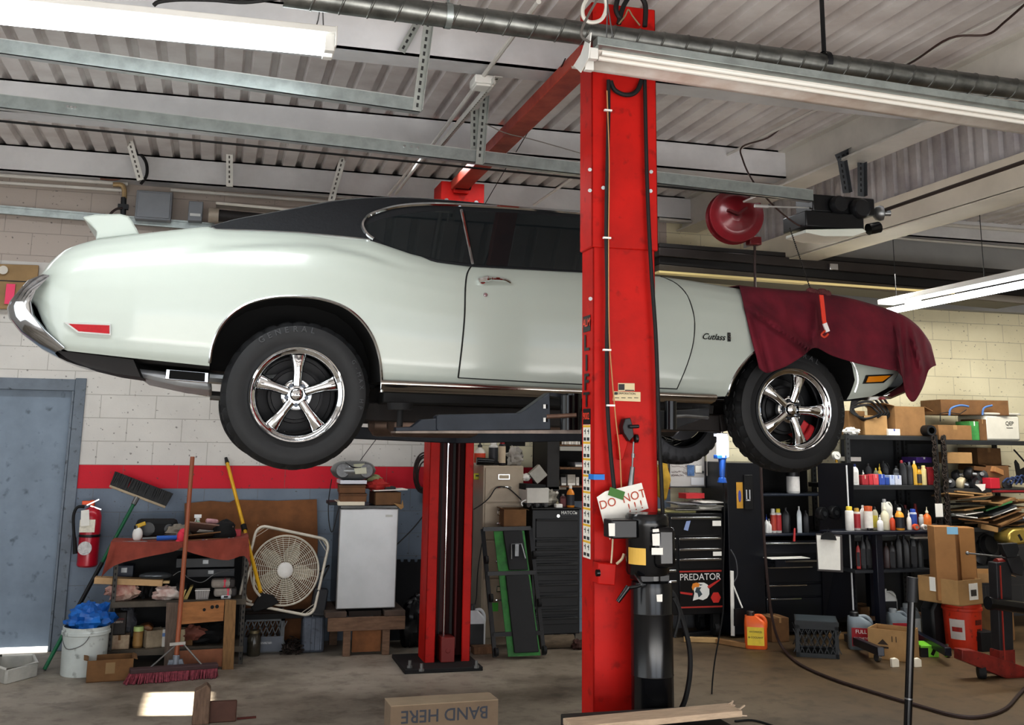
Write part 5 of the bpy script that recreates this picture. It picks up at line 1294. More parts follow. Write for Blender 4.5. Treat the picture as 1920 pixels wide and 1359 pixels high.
# things on top of the unit
bl = thing('tool_case', 'black moulded tool case at the back of the shelf unit top', 'case', tuple(on(293, 8.66, ZT)))
p = on(293, 8.62, ZT); part('case_shell', MB().box((p.x-.15, p.y-.04, ZT), (p.x+.15, p.y+.06, ZT+.15)), BLACKM, bl, bevel=.035); part('case_boss', MB().cyl((p.x-.06, p.y-.05, ZT+.08), (p.x-.06, p.y-.02, ZT+.08), .05).cyl((p.x+.09, p.y-.05, ZT+.08), (p.x+.09, p.y-.02, ZT+.08), .035), BLACKP, bl)
p = on(258, 8.42, ZT)
gl = thing('glue_bottle', 'white bottle with a yellow nozzle cap on the shelf unit', 'bottle', tuple(p)); part('bottle_body', MB().ball((p.x, p.y, ZT+.055), (.036, .03, .055), 14, 10), WHITEP, gl, smooth=60); part('cap', MB().bar((p.x-.015, p.y, ZT+.11), (p.x+.05, p.y, ZT+.135), .03, .028), mat('#c9a52c', .5), gl, bevel=.006); part('collar', MB().cyl((p.x-.01, p.y, ZT+.095), (p.x-.012, p.y, ZT+.118), .017), BLACKG, gl)
p = on(372, 8.60, ZT+.05)
sb = bottle('spray_bottle', 'clear spray bottle with white trigger and green liquid on the shelf unit', 'bottle', 372, 968, 15, 38, 8.6, 'spray', '#a9c7ae', '#eceeec', '#4f9a4a', z0=ZT+.03, rz=.1)
rt_ = random.Random(11)
def rod(name, label, cat, a, b, r, m, mat2=None, tip=.35):
    a, b = Vector(a), Vector(b); t = thing(name, label, cat, tuple(a)); q = a.lerp(b, 1-tip)
    part('shaft', MB().cyl(a, q, r*.55, n=8), STEEL if mat2 is None else mat2, t); part('grip', MB().cyl(q, b, r, r*.9, n=10), m, t); return t
rod('screwdriver', 'blue-handled tool lying across the shelf unit top', 'tool', on(268, 8.36, ZT+.03), on(335, 8.33, ZT+.04), .018, mat('#2d5fae', .4), tip=.6)
p = on(340, 8.31, ZT)
solo('pink_grip', MB().ball((p.x, p.y, ZT+.045), (.03, .03, .05), 10, 8).ball((p.x+.012, p.y, ZT+.08), (.03, .025, .025), 10, 6).ball((p.x-.012, p.y, ZT+.012), (.026, .025, .02), 10, 6), mat('#d8354f', .6), 'bright pink moulded grip on the shelf unit edge', 'grip', smooth=60)
solo('work_glove', crumple(on(335, 8.5, ZT+.06), (.085, .06, .05), 5.2, amp=.5), mat('#8f877b', .9, var=.3, sc=12), 'grey work glove lying beside the broom handle', 'glove', smooth=50)
gm = MB(); cpt = on(390, 8.48, ZT+.07)
clb = thing('brown_folder', 'worn brown folder slanting on the shelf unit top', 'folder', tuple(cpt)); sheet(gm, cpt, .33, .26, .08, .01, (-.42, .12)); part('folder_cover', gm, mat('#80655a', .7, var=.25, sc=6), clb); gm = MB(); sheet(gm, cpt+Vector((-.02, -.055, -.013)), .11, .05, .3, .002, (-.42, .12)); part('paper_label', gm.xform(Matrix.Translation((0, 0, .014))), PAPER, clb)
gm = MB(); rnd = random.Random(3)
cdp = thing('cardboard_sheet', 'folded cardboard sheet under the brown folder', 'cardboard', tuple(cpt)); part('upper_leaf', sheet(MB(), on(375, 8.45, ZT+.035), .36, .2, -.05, .008, (-.2, -.1)), CARD3, cdp); part('lower_leaf', sheet(MB(), on(375, 8.43, ZT+.012), .38, .2, .1, .008, (-.05, -.04)), CARD3, cdp)
solo('black_hat', crumple(on(420, 8.42, ZT+.07), (.085, .08, .08), 1.7, amp=.25), mat('#121214', .9), 'soft black hat at the right of the shelf unit top', 'hat', smooth=60)
t, *_ = carton('red_box', 'flat red box near the yellow pole on the shelf unit', 'box', 428, 993, 452, 1001, 8.40, .08, mat('#a3343c', .6), ZT, tape=None); part('box_lid', MB().box((-.037, -.041, .02), (.037, .041, .03)), mat('#b8434a', .5), t, world=False)
solo('pink_sponge', MB().cbox(on(396, 8.6, ZT+.13), (.09, .06, .035), (0, .1, .2)), mat('#d7a9ad', .8, var=.2, sc=40), 'pale pink sponge behind the brown folder', 'sponge', bevel=.012)
for i in range(5):
    q = on(236+i*9, 8.32, ZT+.008); m = MB().tube([q+Vector((.018*math.cos(a*PI/4), .012*math.sin(a*PI/4), .006)) for a in range(8)], .0045, 6, True)
    solo('steel_ring', m, STEEL, 'small steel ring among bits at the left front of the shelf unit', 'ring', 'steel rings on the shelf unit')
for i, (px, dz, lab) in enumerate(((382, 0, 'small blue and white part'), (388, .0, 'small white knob'), (430, 0, 'bunch of keys, left one'), (438, 0.0, 'bunch of keys, middle one'), (447, 0, 'bunch of keys, right one'))):
    q = on(px, 8.33, ZT+.012); m = MB().ball(q, (.016, .014, .012), 8, 6)
    if i > 1: m = MB().tube([q+Vector((.014*math.cos(a*PI/4), .0, .014*math.sin(a*PI/4)+.006)) for a in range(8)], .003, 5, True).cbox(q+Vector((.012, 0, -.004)), (.026, .004, .014), (0, .5, 0))
    solo('key_bunch' if i > 1 else 'small_part', m, (mat('#4a6cb0', .4), WHITEP, STEEL, STEEL, STEEL)[i], lab+' on the front of the shelf unit top', 'hardware')
# contents of the two lower shelves
Z1, Z2 = lv[1]+.001, lv[2]+.001
def slab(name, label, cat, x0, y0, x1, y1, Y, d, m, z0=None, rz=0, ry=0):
    lo, hi = fbox(x0, y0, x1, y1, Y, d); z0 = lo[2] if z0 is None else z0
    return solo(name, MB().cbox(((lo[0]+hi[0])/2, Y+d/2, z0+(hi[2]-lo[2])/2), (hi[0]-lo[0], d, hi[2]-lo[2]), (0, ry, rz)), m, label, cat, bevel=.003)
slab('timber_offcut', 'long pale timber offcut sticking out of the shelf unit at the left', 'wood', 176, 1085, 305, 1097, 8.33, .1, mat('#c9a77c', .7, var=.25, sc=8), ry=.06)
slab('thin_lath', 'thin pale lath on the middle shelf, right of the long offcut', 'wood', 300, 1089, 318, 1094, 8.35, .05, mat('#d2b98b', .7), ry=.03)
solo('printed_rag', crumple(on(240, 8.40, Z1+.06), (.11, .07, .07), 8.3, amp=.5), mat('#d2b9aa', .9, var=.5, sc=11, col2='#b5736b'), 'pinkish printed rag under the long timber offcut', 'rag', smooth=45)
solo('white_rag', crumple(on(322, 8.36, Z1+.04), (.10, .05, .045), 2.3, amp=.5), mat('#d6cdc6', .9, var=.3, sc=14, col2='#b58d84'), 'dirty white rag on the middle shelf left of the red broom handle', 'rag', smooth=45)
gm = MB(); p = on(357, 8.34, Z1)
fo = thing('yellow_envelope', 'folded yellow envelope leaning right of the red broom handle', 'envelope', tuple(p)); part('back_leaf', MB().prism([p+Vector((-.02, 0, 0)), p+Vector((.025, 0, .085)), p+Vector((.045, 0, .09)), p+Vector((.01, 0, 0))], (0, .1, 0)), mat('#b9a266', .7), fo); part('front_leaf', MB().prism([p+Vector((-.04, -.01, 0)), p+Vector((-.01, -.01, .07)), p+Vector((.0, -.01, .07)), p+Vector((-.02, -.01, 0))], (0, .1, 0)), mat('#cdb779', .7), fo)
p = on(387, 8.36, Z1)
wb_ = thing('small_basket', 'small white plastic basket on the middle shelf', 'basket', tuple(p))
m = MB(); k1, k2 = .043, .05
for a, b in (((-1, -1), (1, -1)), ((1, -1), (1, 1)), ((1, 1), (-1, 1)), ((-1, 1), (-1, -1))):
    m.prism([p+Vector((a[0]*k1, a[1]*.035, 0)), p+Vector((b[0]*k1, b[1]*.035, 0)), p+Vector((b[0]*k2, b[1]*.042, .062)), p+Vector((a[0]*k2, a[1]*.042, .062))], (0, .002, 0))
part('basket_side', m, mat('#b7b2ae', .6), wb_, smooth=0); part('basket_rim', MB().tube([p+Vector((sx*k2, sy*.042, .062)) for sx, sy in ((-1, -1), (1, -1), (1, 1), (-1, 1))], .005, 6, True), mat('#d6d2cd', .5), wb_)
m = MB()
for i in range(6): m.bar(p+Vector((-.038+i*.0152, -.037, .005)), p+Vector((-.043+i*.0172, -.044, .06)), .003, .003)
part('basket_ribs', m, mat('#8b8683', .6), wb_, smooth=0)
for i, (y0, lab) in enumerate(((1083, 'upper grey rolled cloth with a pink band'), (1097, 'lower grey rolled cloth with a pink band'))):
    z = Z1+.075-.062*i+.03; p = on(424+4*i, 8.38, z); t = thing('rolled_cloth', lab+' on the middle shelf', 'cloth', tuple(p)); part('roll', MB().cbox(p, (.165-.012*i, .12, .058)), mat('#a79f97', .9, var=.2, sc=20), t, bevel=.018); part('pink_band', MB().cbox(p+Vector((.012+.012*i, 0, 0)), (.027, .124, .061)), mat('#e0576a', .7), t, bevel=.018); part('dark_end', MB().cbox(p+Vector((.06, 0, 0)), (.05, .122, .059)), mat('#4a4645', .9), t, bevel=.016)
p = on(431, 8.33, Z1+.012); t = thing('label_maker', 'small white gadget under the rolled cloths', 'gadget', tuple(p)); part('shell', MB().cbox(p, (.07, .04, .024)), mat('#cfd2d4', .4), t, bevel=.006); part('screen', MB().cbox(p+Vector((0, -.018, .004)), (.03, .008, .01)), BLACKG, t)
for i, (x0, y0, x1, y1, yy_, col, lab, nm) in enumerate([(330, 1046, 440, 1064, 8.5, '#2a2d30', 'long dark grey box at the back of the middle shelf top', 'equipment_case'), (350, 1066, 440, 1082, 8.52, '#1a1d22', 'black case below the dark grey box on the middle shelf', 'equipment_case'), (215, 1060, 250, 1082, 8.5, '#1b2436', 'dark blue case at the left of the middle shelf', 'equipment_case')]):
    t, w, d, h = carton(nm, lab, 'case', x0, y0, x1, y1, yy_, .16, mat(col, .45, var=.3, sc=9), tape=None); part('case_latch', MB().box((-.02, -.084, h*.4), (.02, -.08, h*.8)), STEEL, t, world=False)
m = MB().ball(on(298, 8.42, Z1+.16), (.12, .05, .03), 14, 8); solo('headlamp_lens', m, mat('#5a5f63', .15, .4), 'clear grey plastic lamp lens on the middle shelf', 'lamp part', smooth=60)
pipe('black rubber hose coil on the middle shelf', [on(338+q*.9, 8.36+.02*math.sin(q), Z1+.07+.03*math.sin(q*.7)) for q in range(22)], .012, RUBBER, 'rubber_hose', 'hose')
wire('thin bare wire curling over the middle shelf', [on(330, 8.31, Z1+.17), on(345, 8.3, Z1+.2), on(360, 8.3, Z1+.15), on(385, 8.31, Z1+.12), on(410, 8.31, Z1+.18), on(440, 8.32, Z1+.2)], .003, STEEL)
pipe('tangle of black brackets behind the printed rag', [on(262+q*1.6, 8.44+.04*math.sin(q*2.3), Z1+.05+.04*math.sin(q*1.7)) for q in range(26)], .013, BLACKM, 'dark_bracket', 'bracket')
# bottom shelf
t, w, d, h = carton('parts_box', 'stained pale parts box at the left of the bottom shelf', 'box', 204, 1191, 242, 1219, 8.34, .2, mat('#b3a188', .8, var=.4, sc=14, col2='#8a6f5c'), Z2, tape=CARD3)
t, w, d, h = carton('black_carton', 'black printed carton standing on the stained parts box', 'box', 208, 1148, 236, 1190, 8.36, .18, mat('#2b2522', .6, var=.3, sc=8), Z2+h+.001, tape=None); part('printed_band', MB().box((-w*.46, -.092, h*.52), (w*.3, -.0905, h*.62)), mat('#a89a92', .6, var=.9, sc=90), t, world=False, smooth=0); part('red_band', MB().box((-w*.48, -.092, h*.66), (w*.36, -.0905, h*.74)), mat('#5c1f20', .6), t, world=False, smooth=0)
bottle('spray_can', 'gold can with a pale green lid on the bottom shelf', 'can', 257, 1214, 18, 38, 8.36, 'tub', '#8d6c41', '#bcd08a', '#a8834e', z0=Z2)
t, w, d, h = carton('parts_box', 'open pale box with torn front right of the gold can', 'box', 268, 1182, 304, 1212, 8.36, .12, mat('#a99a83', .8, var=.35, sc=12), Z2, True, rz=.35, flaps=.2)
solo('orange_lens', MB().prism([on(a, 8.42, Z2+.09+z) for a, z in ((266, 0), (276, .05), (292, .06), (301, .035), (298, .0))], (0, .12, 0)), mat('#8a5a32', .4, var=.3, sc=9), 'amber-brown moulded part on the torn parts box', 'lamp part', bevel=.01)
solo('plastic_bag', crumple(on(249, 8.48, Z2+.17), (.065, .06, .11), 6.6, amp=.4), mat('#55565c', .25, var=.3, sc=9), 'grey plastic bag between the black carton and the amber part', 'bag', smooth=30)
t, w, d, h = carton('parts_box', 'narrow white box half hidden by the wooden frame', 'box', 304, 1180, 313, 1212, 8.37, .1, mat('#d5d2cc', .7), Z2, tape=None); part('blue_label', MB().box((-w*.5, -.052, h*.6), (w*.4, -.05, h*.8)), mat('#6f8fc0', .6), t, world=False)
t, w, d, h = carton('parts_box', 'small cream box behind the red broom handle', 'box', 336, 1180, 347, 1210, 8.37, .1, mat('#cdbd9d', .8, var=.2), Z2, tape=None); part('red_mark', MB().box((-w*.3, -.052, h*.02), (w*.3, -.05, h*.2)), mat('#b33a32', .6), t, world=False)
t, w, d, h = carton('parts_box', 'small brown box right of the red broom handle', 'box', 348, 1178, 362, 1208, 8.39, .1, CARD3, Z2, tape=CARD)
solo('leather_pouch', crumple(on(375, 8.40, Z2+.085), (.085, .05, .05), 9.1, amp=.4), mat('#8a5345', .7, var=.3, sc=10), 'reddish leather pouch on the bottom shelf', 'pouch', smooth=40)
solo('dark_tarp', crumple(on(402, 8.48, Z2+.06), (.14, .1, .07), 4.4, amp=.35), BLACKM, 'black folded tarp on the right of the bottom shelf', 'tarp', smooth=40)
# loose wooden frame leaning in front of the unit
YF_ = 8.14
wf = thing('wooden_frame', 'rough wooden frame leaning on the front of the shelf unit', 'wooden frame', tuple(P(375, 1258, Z=0)))
part('post', MB().prism([P(a, b, Y=YF_) for a, b in [(312, 1130), (335, 1131), (329, 1248), (307, 1249)]], (0, .045, 0)), mat('#6b5d53', .85, var=.35, sc=12, stretch=(6, 6, 1), bump=.2), wf, bevel=.003, label='weathered grey-brown post')
part('post', MB().prism([P(a, b, Y=YF_) for a, b in [(422, 1125), (443, 1126), (438, 1255), (416, 1257)]], (0, .045, 0)), mat('#94724c', .8, var=.35, sc=12, stretch=(6, 6, 1), bump=.2), wf, bevel=.003)
WP = mat('#b07a4b', .75, var=.35, sc=7, stretch=(1, 1, 5), bump=.1)
part('panel', MB().prism([P(a, b, Y=YF_+.02) for a, b in [(338, 1130), (421, 1125), (419, 1164), (336, 1171)]], (0, .02, 0)), WP, wf, bevel=.002)
part('panel', MB().prism([P(a, b, Y=YF_+.02) for a, b in [(333, 1221), (418, 1216), (416, 1250), (331, 1252)]], (0, .02, 0)), mat('#9a6448', .75, var=.35, sc=7), wf, bevel=.002)
m = MB()
for px, py in ((383, 1143), (398, 1138), (407, 1137)): q = P(px, py, Y=YF_+.018); m.cyl(q, q+Vector((0, .005, 0)), .011 if px < 390 else .013, n=10)
part('knot_hole', m, BLACKM, wf)
# red push broom
r0 = P(330, 1240, Y=8.0); r1_ = P(361, 856, Y=8.05)
rb_ = thing('push_broom', 'push broom with reddish bristles and orange-brown handle standing on the floor', 'broom', tuple(P(325, 1272, Z=0)))
part('broom_handle', MB().cyl(r0, r1_, .0165, .015, n=12), mat('#a35f41', .45, var=.25, sc=9, stretch=(6, 6, .6)), rb_)
b0, b1 = P(243, 1258, Y=7.86), P(408, 1247, Y=7.95)
part('broom_block', MB().bar(b0, b1, .08, .03, Z3), mat('#4a3436', .7, var=.3), rb_, bevel=.006)
bs = MB(); rnd = random.Random(8); dd = (b1-b0)
for i in range(90):
    for j in range(5):
        a = b0.lerp(b1, (i+.5)/90)+Vector((0, -.035+j*.017, -.012)); tip = a+Vector((rnd.uniform(-.012, .012)-.03*(1-i/45 if i < 45 else 0)*.8, rnd.uniform(-.02, .02)-.03*(j < 2), 0)); tip.z = .002
        bs.bar(a, tip, .0075, .007)
part('bristles', bs, mat('#8c3f4c', .8, var=.5, sc=60, col2='#5c242e'), rb_, smooth=0)
part('brace_wire', MB().cyl(P(331, 1208, Y=8.0), P(281, 1252, Y=7.9), .006, n=6).cyl(P(343, 1206, Y=8.0), P(380, 1248, Y=7.93), .006, n=6).bar(P(318, 1208, Y=7.99), P(348, 1205, Y=7.99), .012, .02), mat('#8b8a88', .4, .6), rb_)
part('socket', MB().prism([P(a, b, Y=7.97) for a, b in [(316, 1238), (342, 1236), (346, 1250), (312, 1252)]], (0, .04, 0)).cyl(P(329, 1248, Y=7.98), P(331, 1228, Y=7.99), .024, n=12), mat('#7d838c', .5, .3), rb_, bevel=.004)
# yellow pole
y0_, y1_ = P(489, 1110, Y=8.40), P(426, 868, Y=9.0)
yp2 = thing('yellow_pole', 'yellow pole with black tip leaning on the wall', 'pole', tuple(y0_)); part('shaft', MB().cyl(y0_, y1_, .014, n=10), mat('#d9aa1c', .4, var=.15, sc=9), yp2); e = (y1_-y0_).normalized(); part('grip', MB().cyl(y1_, y1_+e*.05, .017, .012, n=10), BLACKP, yp2)
part('collar', MB().cyl(y0_+(y1_-y0_)*.46, y0_+(y1_-y0_)*.50, .022, n=10), BLACKM, yp2)
# plywood against the wall
pw = [(346, 944), (395, 939), (430, 942), (440, 937), (520, 939), (594, 936), (596, 1020), (588, 1208), (346, 1222)]
solo('plywood_sheet', MB().prism([P(a, b, Y=9.0) for a, b in pw], (0, .02, 0)), mat('#8a5a33', .75, var=.4, sc=5, bump=.1), 'brown plywood sheet standing against the wall behind the fan', 'board')
# box fan, leaning and tilted
fc = P(533, 1070, Y=8.62); F_ = thing('box_fan', 'dirty white box fan leaning tilted beside the mini fridge', 'fan', tuple(fc), (math.radians(-12), math.radians(12), 0))
S = .285; FW_ = mat('#d8d2c4', .5, var=.2, sc=8)
def rr(s, r, n=6):
    o = []
    for cx_, cz_, a0_ in ((s-r, s-r, 0), (-s+r, s-r, 90), (-s+r, -s+r, 180), (s-r, -s+r, 270)):
        for i in range(n+1): a = math.radians(a0_+90*i/n); o.append(Vector((cx_+r*math.cos(a), 0, cz_+r*math.sin(a))))
    return o
m = MB(); o = rr(S, .07); i_ = rr(S-.006, .065)
m.grid([[p+Vector((0, y, 0)) for y in (-.05, .05)] for p in o+[o[0]]])
part('housing', m, FW_, F_, world=False, smooth=60)
part('rim', MB().tube([p+Vector((0, -.05, 0)) for p in o], .011, 8, True), FW_, F_, world=False, smooth=60)
part('ring', MB().tube([(.255*math.cos(a*PI/32), -.052, .255*math.sin(a*PI/32)) for a in range(64)], .007, 6, True), FW_, F_, world=False, smooth=60)
gr_ = MB()
for q in range(13):
    r = .075+.0145*q; gr_.tube([(r*math.cos(a*PI/24), -.056+.01*(r/.26)**2, r*math.sin(a*PI/24)) for a in range(48)], .003, 4, True)
for q in range(30):
    a = q*PI/15; rr_ = .255 if q % 2 else .255; gr_.tube([(.05*math.cos(a), -.058, .05*math.sin(a)), (rr_*math.cos(a), -.048, rr_*math.sin(a))], .0022, 4)
for sx in (-1, 1):
    for sz_ in (-1, 1):
        for q in range(5):
            d0 = .19+.02*q; gr_.tube([(sx*min(S, d0+.01*q), -.05, sz_*S*.985*(1 if 1 else 0)), (sx*S*.985, -.05, sz_*min(S, d0+.01*q))], .002, 4)
part('grille', gr_, FW_, F_, world=False, smooth=0)
hubm = MB().lathe([(.01, .066), (.05, .064), (.06, .055), (.06, -.03)], (0, 0, 0), (0, -1, 0), 24); part('hub', hubm, mat('#e3e2de', .5), F_, world=False, smooth=40)
for q in range(5):
    a0_ = math.radians(78+72*q); rows = []
    for t in range(7):
        u = t/6; r = .05+.175*u; wd = (.022+.038*math.sin(PI*min(1, u*1.05))); row = []
        for s in range(5):
            v = (s/4-.5)*2; a = a0_+v*wd/max(r, .07)*1.0; row.append((r*math.cos(a), .0+v*.022, r*math.sin(a)))
        rows.append(row)
    part('blade', MB().grid(rows), mat('#c9bfa9', .5, var=.25, sc=9), F_, world=False, smooth=60)
part('foot', MB().tube(smoothpath([P(470, 1062, Y=8.55), P(460, 1100, Y=8.5), P(462, 1122, Y=8.48), P(472, 1128, Y=8.48)], 4), .009), FW_, F_)
part('foot', MB().tube(smoothpath([P(478, 1070, Y=8.55), P(476, 1100, Y=8.52), P(488, 1118, Y=8.5)], 4), .009), FW_, F_)
# stool-like dark things beneath the fan
cr = lambda *a, **k: None
def milk_crate(name, label, c, w, d, h, m, rz=0., lattice=True, word=None):
    t = thing(name, label, 'crate', tuple(c), (0, 0, rz)); e = .012
    for nm, y in (('crate_front', -d/2), ('crate_back', d/2-e)):
        b = MB().box((-w/2, y, 0), (w/2, y+e, h*.12)).box((-w/2, y, h*.78), (w/2, y+e, h)).box((-w/2, y, 0), (-w/2+w*.09, y+e, h)).box((w/2-w*.09, y, 0), (w/2, y+e, h))
        for q in range(7):
            x = -w/2+w*(q+.5)/7
            for s in (-1, 1): b.bar((x-s*w*.12, y+e/2, h*.13), (x+s*w*.12, y+e/2, h*.77), .007, e*.7, (0, 1, 0))
        part(nm, b, m, t, world=False, smooth=0)
    for nm, x in (('crate_side', -w/2), ('crate_side', w/2-e)):
        b = MB().box((x, -d/2, 0), (x+e, d/2, h*.12)).box((x, -d/2, h*.78), (x+e, d/2, h))
        for q in range(7):
            y = -d/2+d*(q+.5)/7
            for s in (-1, 1): b.bar((x+e/2, y-s*d*.1, h*.13), (x+e/2, y+s*d*.1, h*.77), .007, e*.7, (1, 0, 0))
        part(nm, b, m, t, world=False, smooth=0)
    part('crate_floor', MB().box((-w/2+e, -d/2+e, .01), (w/2-e, d/2-e, .02)), m, t, world=False, smooth=0)
    part('crate_rim', MB().box((-w/2-.004, -d/2-.004, h-.03), (w/2+.004, -d/2, h)).box((-w/2-.004, d/2, h-.03), (w/2+.004, d/2+.004, h)), m, t, world=False)
    return t
c = P(490, 1219, Z=0)
t = milk_crate('milk_crate', 'grey milk crate on the floor left of the metal can', (c.x, 8.8, 0), .32, .22, .29, mat('#6c7073', .55, var=.25, sc=9)); part('solid_panel', MB().box((-.15, -.113, .01), (.15, -.108, .115)), mat('#747a84', .55, var=.2), t, world=False); part('panel_print', MB().box((-.09, -.115, .062), (.07, -.113, .078)), mat('#c9cdd2', .6, var=.7, sc=120), t, world=False, smooth=0)
c = P(586, 1224, Z=0); k = mpp(c)
jc = thing('fuel_can', 'battered grey metal fuel can on the floor left of the fridge stand', 'can', (c.x, c.y+.08, 0)); MC = mat('#656c78', .5, .3, var=.35, sc=9, dirt='#3a3c42')
part('can_body', MB().box((c.x-.085, c.y, 0), (c.x+.085, c.y+.16, .27)), MC, jc, bevel=.02); part('can_rib', MB().box((c.x-.02, c.y-.006, .02), (c.x+.012, c.y, .25)).box((c.x+.05, c.y-.006, .02), (c.x+.066, c.y, .25)), MC, jc, bevel=.003); part('carry_handle', MB().tube(smoothpath([(c.x-.05, c.y+.08, .265), (c.x-.03, c.y+.08, .30), (c.x+.04, c.y+.08, .30), (c.x+.05, c.y+.08, .265)], 4), .008), DARKST, jc)
p = P(598, 1130, Y=8.55)
sp2 = thing('black_speaker', 'dark grey plastic case leaning behind the fan by the fridge', 'case', (p.x, p.y, p.z)); part('shell', MB().cbox(P(598, 1128, Y=8.6), (.11, .1, .20), (0, .12, 0)), mat('#33353a', .5, var=.3), sp2, bevel=.012); part('front_grille', MB().cbox(P(598, 1128, Y=8.545), (.085, .008, .17), (0, .12, 0)), mat('#23252a', .6), sp2)
slab('low_bench', 'low dark bench under the fan and fuel can', 'bench', 455, 1150, 605, 1160, 8.62, .2, BLACKM)
m = MB(); p0_ = P(500, 1128, Y=8.5); solo('dark_shovel', MB().prism([P(a, b, Y=8.5) for a, b in [(470, 1140), (488, 1112), (512, 1116), (524, 1130), (500, 1142), (476, 1148)]], (0, .03, 0)), BLACKM, 'black scoop shape standing under the yellow pole', 'scoop', bevel=.008)
rnd = random.Random(5)
m = MB()
for i in range(150):
    q = P(rnd.uniform(528, 572), 1222, Z=.01); q.y = rnd.uniform(8.55, 8.85); q.z = rnd.uniform(.005, .09)*(1-abs(q.x-P(548, 1215, Z=0).x)/.25); a = rnd.uniform(0, PI); m.cbox(q, (.04, .012, .004), (rnd.uniform(-.6, .6), rnd.uniform(-.6, .6), a))
solo('wood_chips', m, mat('#3b302a', .8, var=.5, sc=30), 'heap of dark wood chips on the floor before the plywood', 'chips', kind='stuff')
c = P(465, 1200, Z=0)
gj = thing('glass_jar', 'grimy glass jar on the floor right of the wooden frame', 'jar', (c.x, 8.6, 0)); part('jar_body', MB().lathe([(.045, 0), (.05, .01), (.05, .13), (.035, .16)], (c.x+.02, 8.6, 0), n=18), mat('#494439', .2, var=.4, sc=14), gj); part('lid', MB().lathe([(.038, .16), (.038, .18)], (c.x+.02, 8.6, 0), n=16), mat('#7f7458', .4, .5), gj)
# mini fridge on a wooden stand
YR = 8.47; fd = .5
zb_, zt_ = P(690, 1144, Y=YR).z, P(690, 951, Y=YR).z
fx0_, fx1_ = P(634, 1050, Y=YR).x, P(744, 1050, Y=YR).x
fr_ = thing('mini_fridge', 'small black fridge with a silver door on a wooden stand', 'fridge', ((fx0_+fx1_)/2, YR+fd/2, zb_))
part('cabinet', MB().box((fx0_+.005, YR+.05, zb_+.012), (fx1_-.005, YR+fd, zt_+.012)), BLACKG, fr_, bevel=.006)
dm = mat('#b3b5b6', .38, .45, var=.10, sc=5)
dd_ = part('fridge_door', MB().box((fx0_, YR, zb_+.012), (fx1_, YR+.045, zt_-.01)), dm, fr_, bevel=.008)
part('door_cap', MB().box((fx0_, YR+.004, zt_-.01), (fx1_, YR+.06, zt_+.014)), BLACKG, fr_, bevel=.004)
part('badge', MB().box(*fbox(723, 965, 736, 969, YR-.002, .003)), mat('#7f7f7a', .3, .6), dd_, smooth=0)
st_ = thing('fridge_stand', 'rough wooden stand carrying the mini fridge', 'stand', ((fx0_+fx1_)/2, YR+.2, 0))
RW = mat('#7f6450', .85, var=.4, sc=8, stretch=(1, 1, 5), bump=.25)
za, zc_ = P(690, 1182, Y=YR-.06).z, zb_
sxa, sxb = P(615, 1165, Y=YR-.06).x, P(760, 1165, Y=YR-.06).x
part('front_beam', MB().box((sxa, YR-.06, za), (sxb, YR-.02, zc_-.04)), RW, st_, bevel=.004)
part('top_plank', MB().box((sxa-.02, YR-.05, zc_-.04), (sxa+.14, YR+.5, zc_)), mat('#5b4c42', .85, var=.4, sc=8), st_, bevel=.004); part('top_plank', MB().box((sxb-.16, YR-.05, zc_-.04), (sxb, YR+.5, zc_)), mat('#5b4c42', .85, var=.4, sc=8), st_, bevel=.004)
part('top_plank', MB().box((sxa+.16, YR-.01, zc_-.04), (sxb-.18, YR+.5, zc_-.004)), mat('#2a221d', .9), st_)
for px in (649, 722): x = P(px, 1200, Y=YR).x; part('leg', MB().box((x-.028, YR-.05, 0), (x+.028, YR-.01, za)), RW, st_, bevel=.004)
for x in (sxa+.1, sxb-.1): part('leg', MB().box((x-.03, YR+.42, 0), (x+.03, YR+.46, zc_-.04)), RW, st_)
part('kick_board', MB().box((P(660, 1200, Y=YR).x, YR-.005, .02), (P(714, 1200, Y=YR).x, YR+.01, za)), mat('#8e5f3a', .8, var=.4, sc=7), st_)
# piled on the fridge
zf = zt_+.014
slab('notepad', 'cream notepad lying under the two brown index boxes', 'notepad', 634, 941, 684, 948, YR-.02, .28, mat('#e6dfcc', .7), zf+.001)
for i, (y0, y1, x0, x1, lab) in enumerate(((926, 941, 640, 689, 'lower brown index box on the fridge'), (910, 926, 638, 687, 'upper brown index box on the fridge'))):
    z = zf+.026+i*.066
    t, w, d, h = carton('index_box', lab, 'box', x0, y0, x1, y1, YR, .26, mat('#7b5638', .75, var=.3, sc=9), z, tape=None, rz=-.06); part('box_lid', MB().box((-w/2-.003, -d/2-.003, h*.78), (w/2+.003, d/2+.003, h+.002)), mat('#6a4a31', .75, var=.3), t, world=False, bevel=.002)
slab('white_binder', 'thin white binder between the index boxes and the radio', 'binder', 638, 902, 688, 909, YR, .25, mat('#d9dde6', .5), zf+.162)
slab('tray', 'dark tray under the notepad on the fridge top', 'tray', 618, 938, 640, 944, YR+.05, .26, DARKST, zf+.0)
rc_ = P(662, 885, Y=YR+.10); rx, rz_ = 42*mpp(rc_), 17.5*mpp(rc_)
zr = zf+.19+rz_
bx = thing('boombox', 'rounded silver boombox on top of the pile on the fridge', 'radio', (rc_.x, rc_.y, zr-rz_)); SIL = mat('#8b8d8d', .32, .5, var=.2, sc=7)
m = MB(); rows = []
for i in range(17):
    t = -1+2*i/16; s = max((1-abs(t)**3.2), .02)**.5; rows.append([(rc_.x+rx*t, rc_.y+.11*s*math.cos(a*PI/10), zr+rz_*s*math.sin(a*PI/10)) for a in range(20)])
m.grid(rows, True); part('shell', m, SIL, bx, smooth=60)
for sx in (-1, 1): part('speaker', MB().lathe([(.002, .104), (.05, .102), (.058, .09), (.058, .05)], (rc_.x+sx*rx*.52, rc_.y, zr), (0, -1, 0), 24), mat('#77797b', .4, .3, var=.3, sc=60), bx)
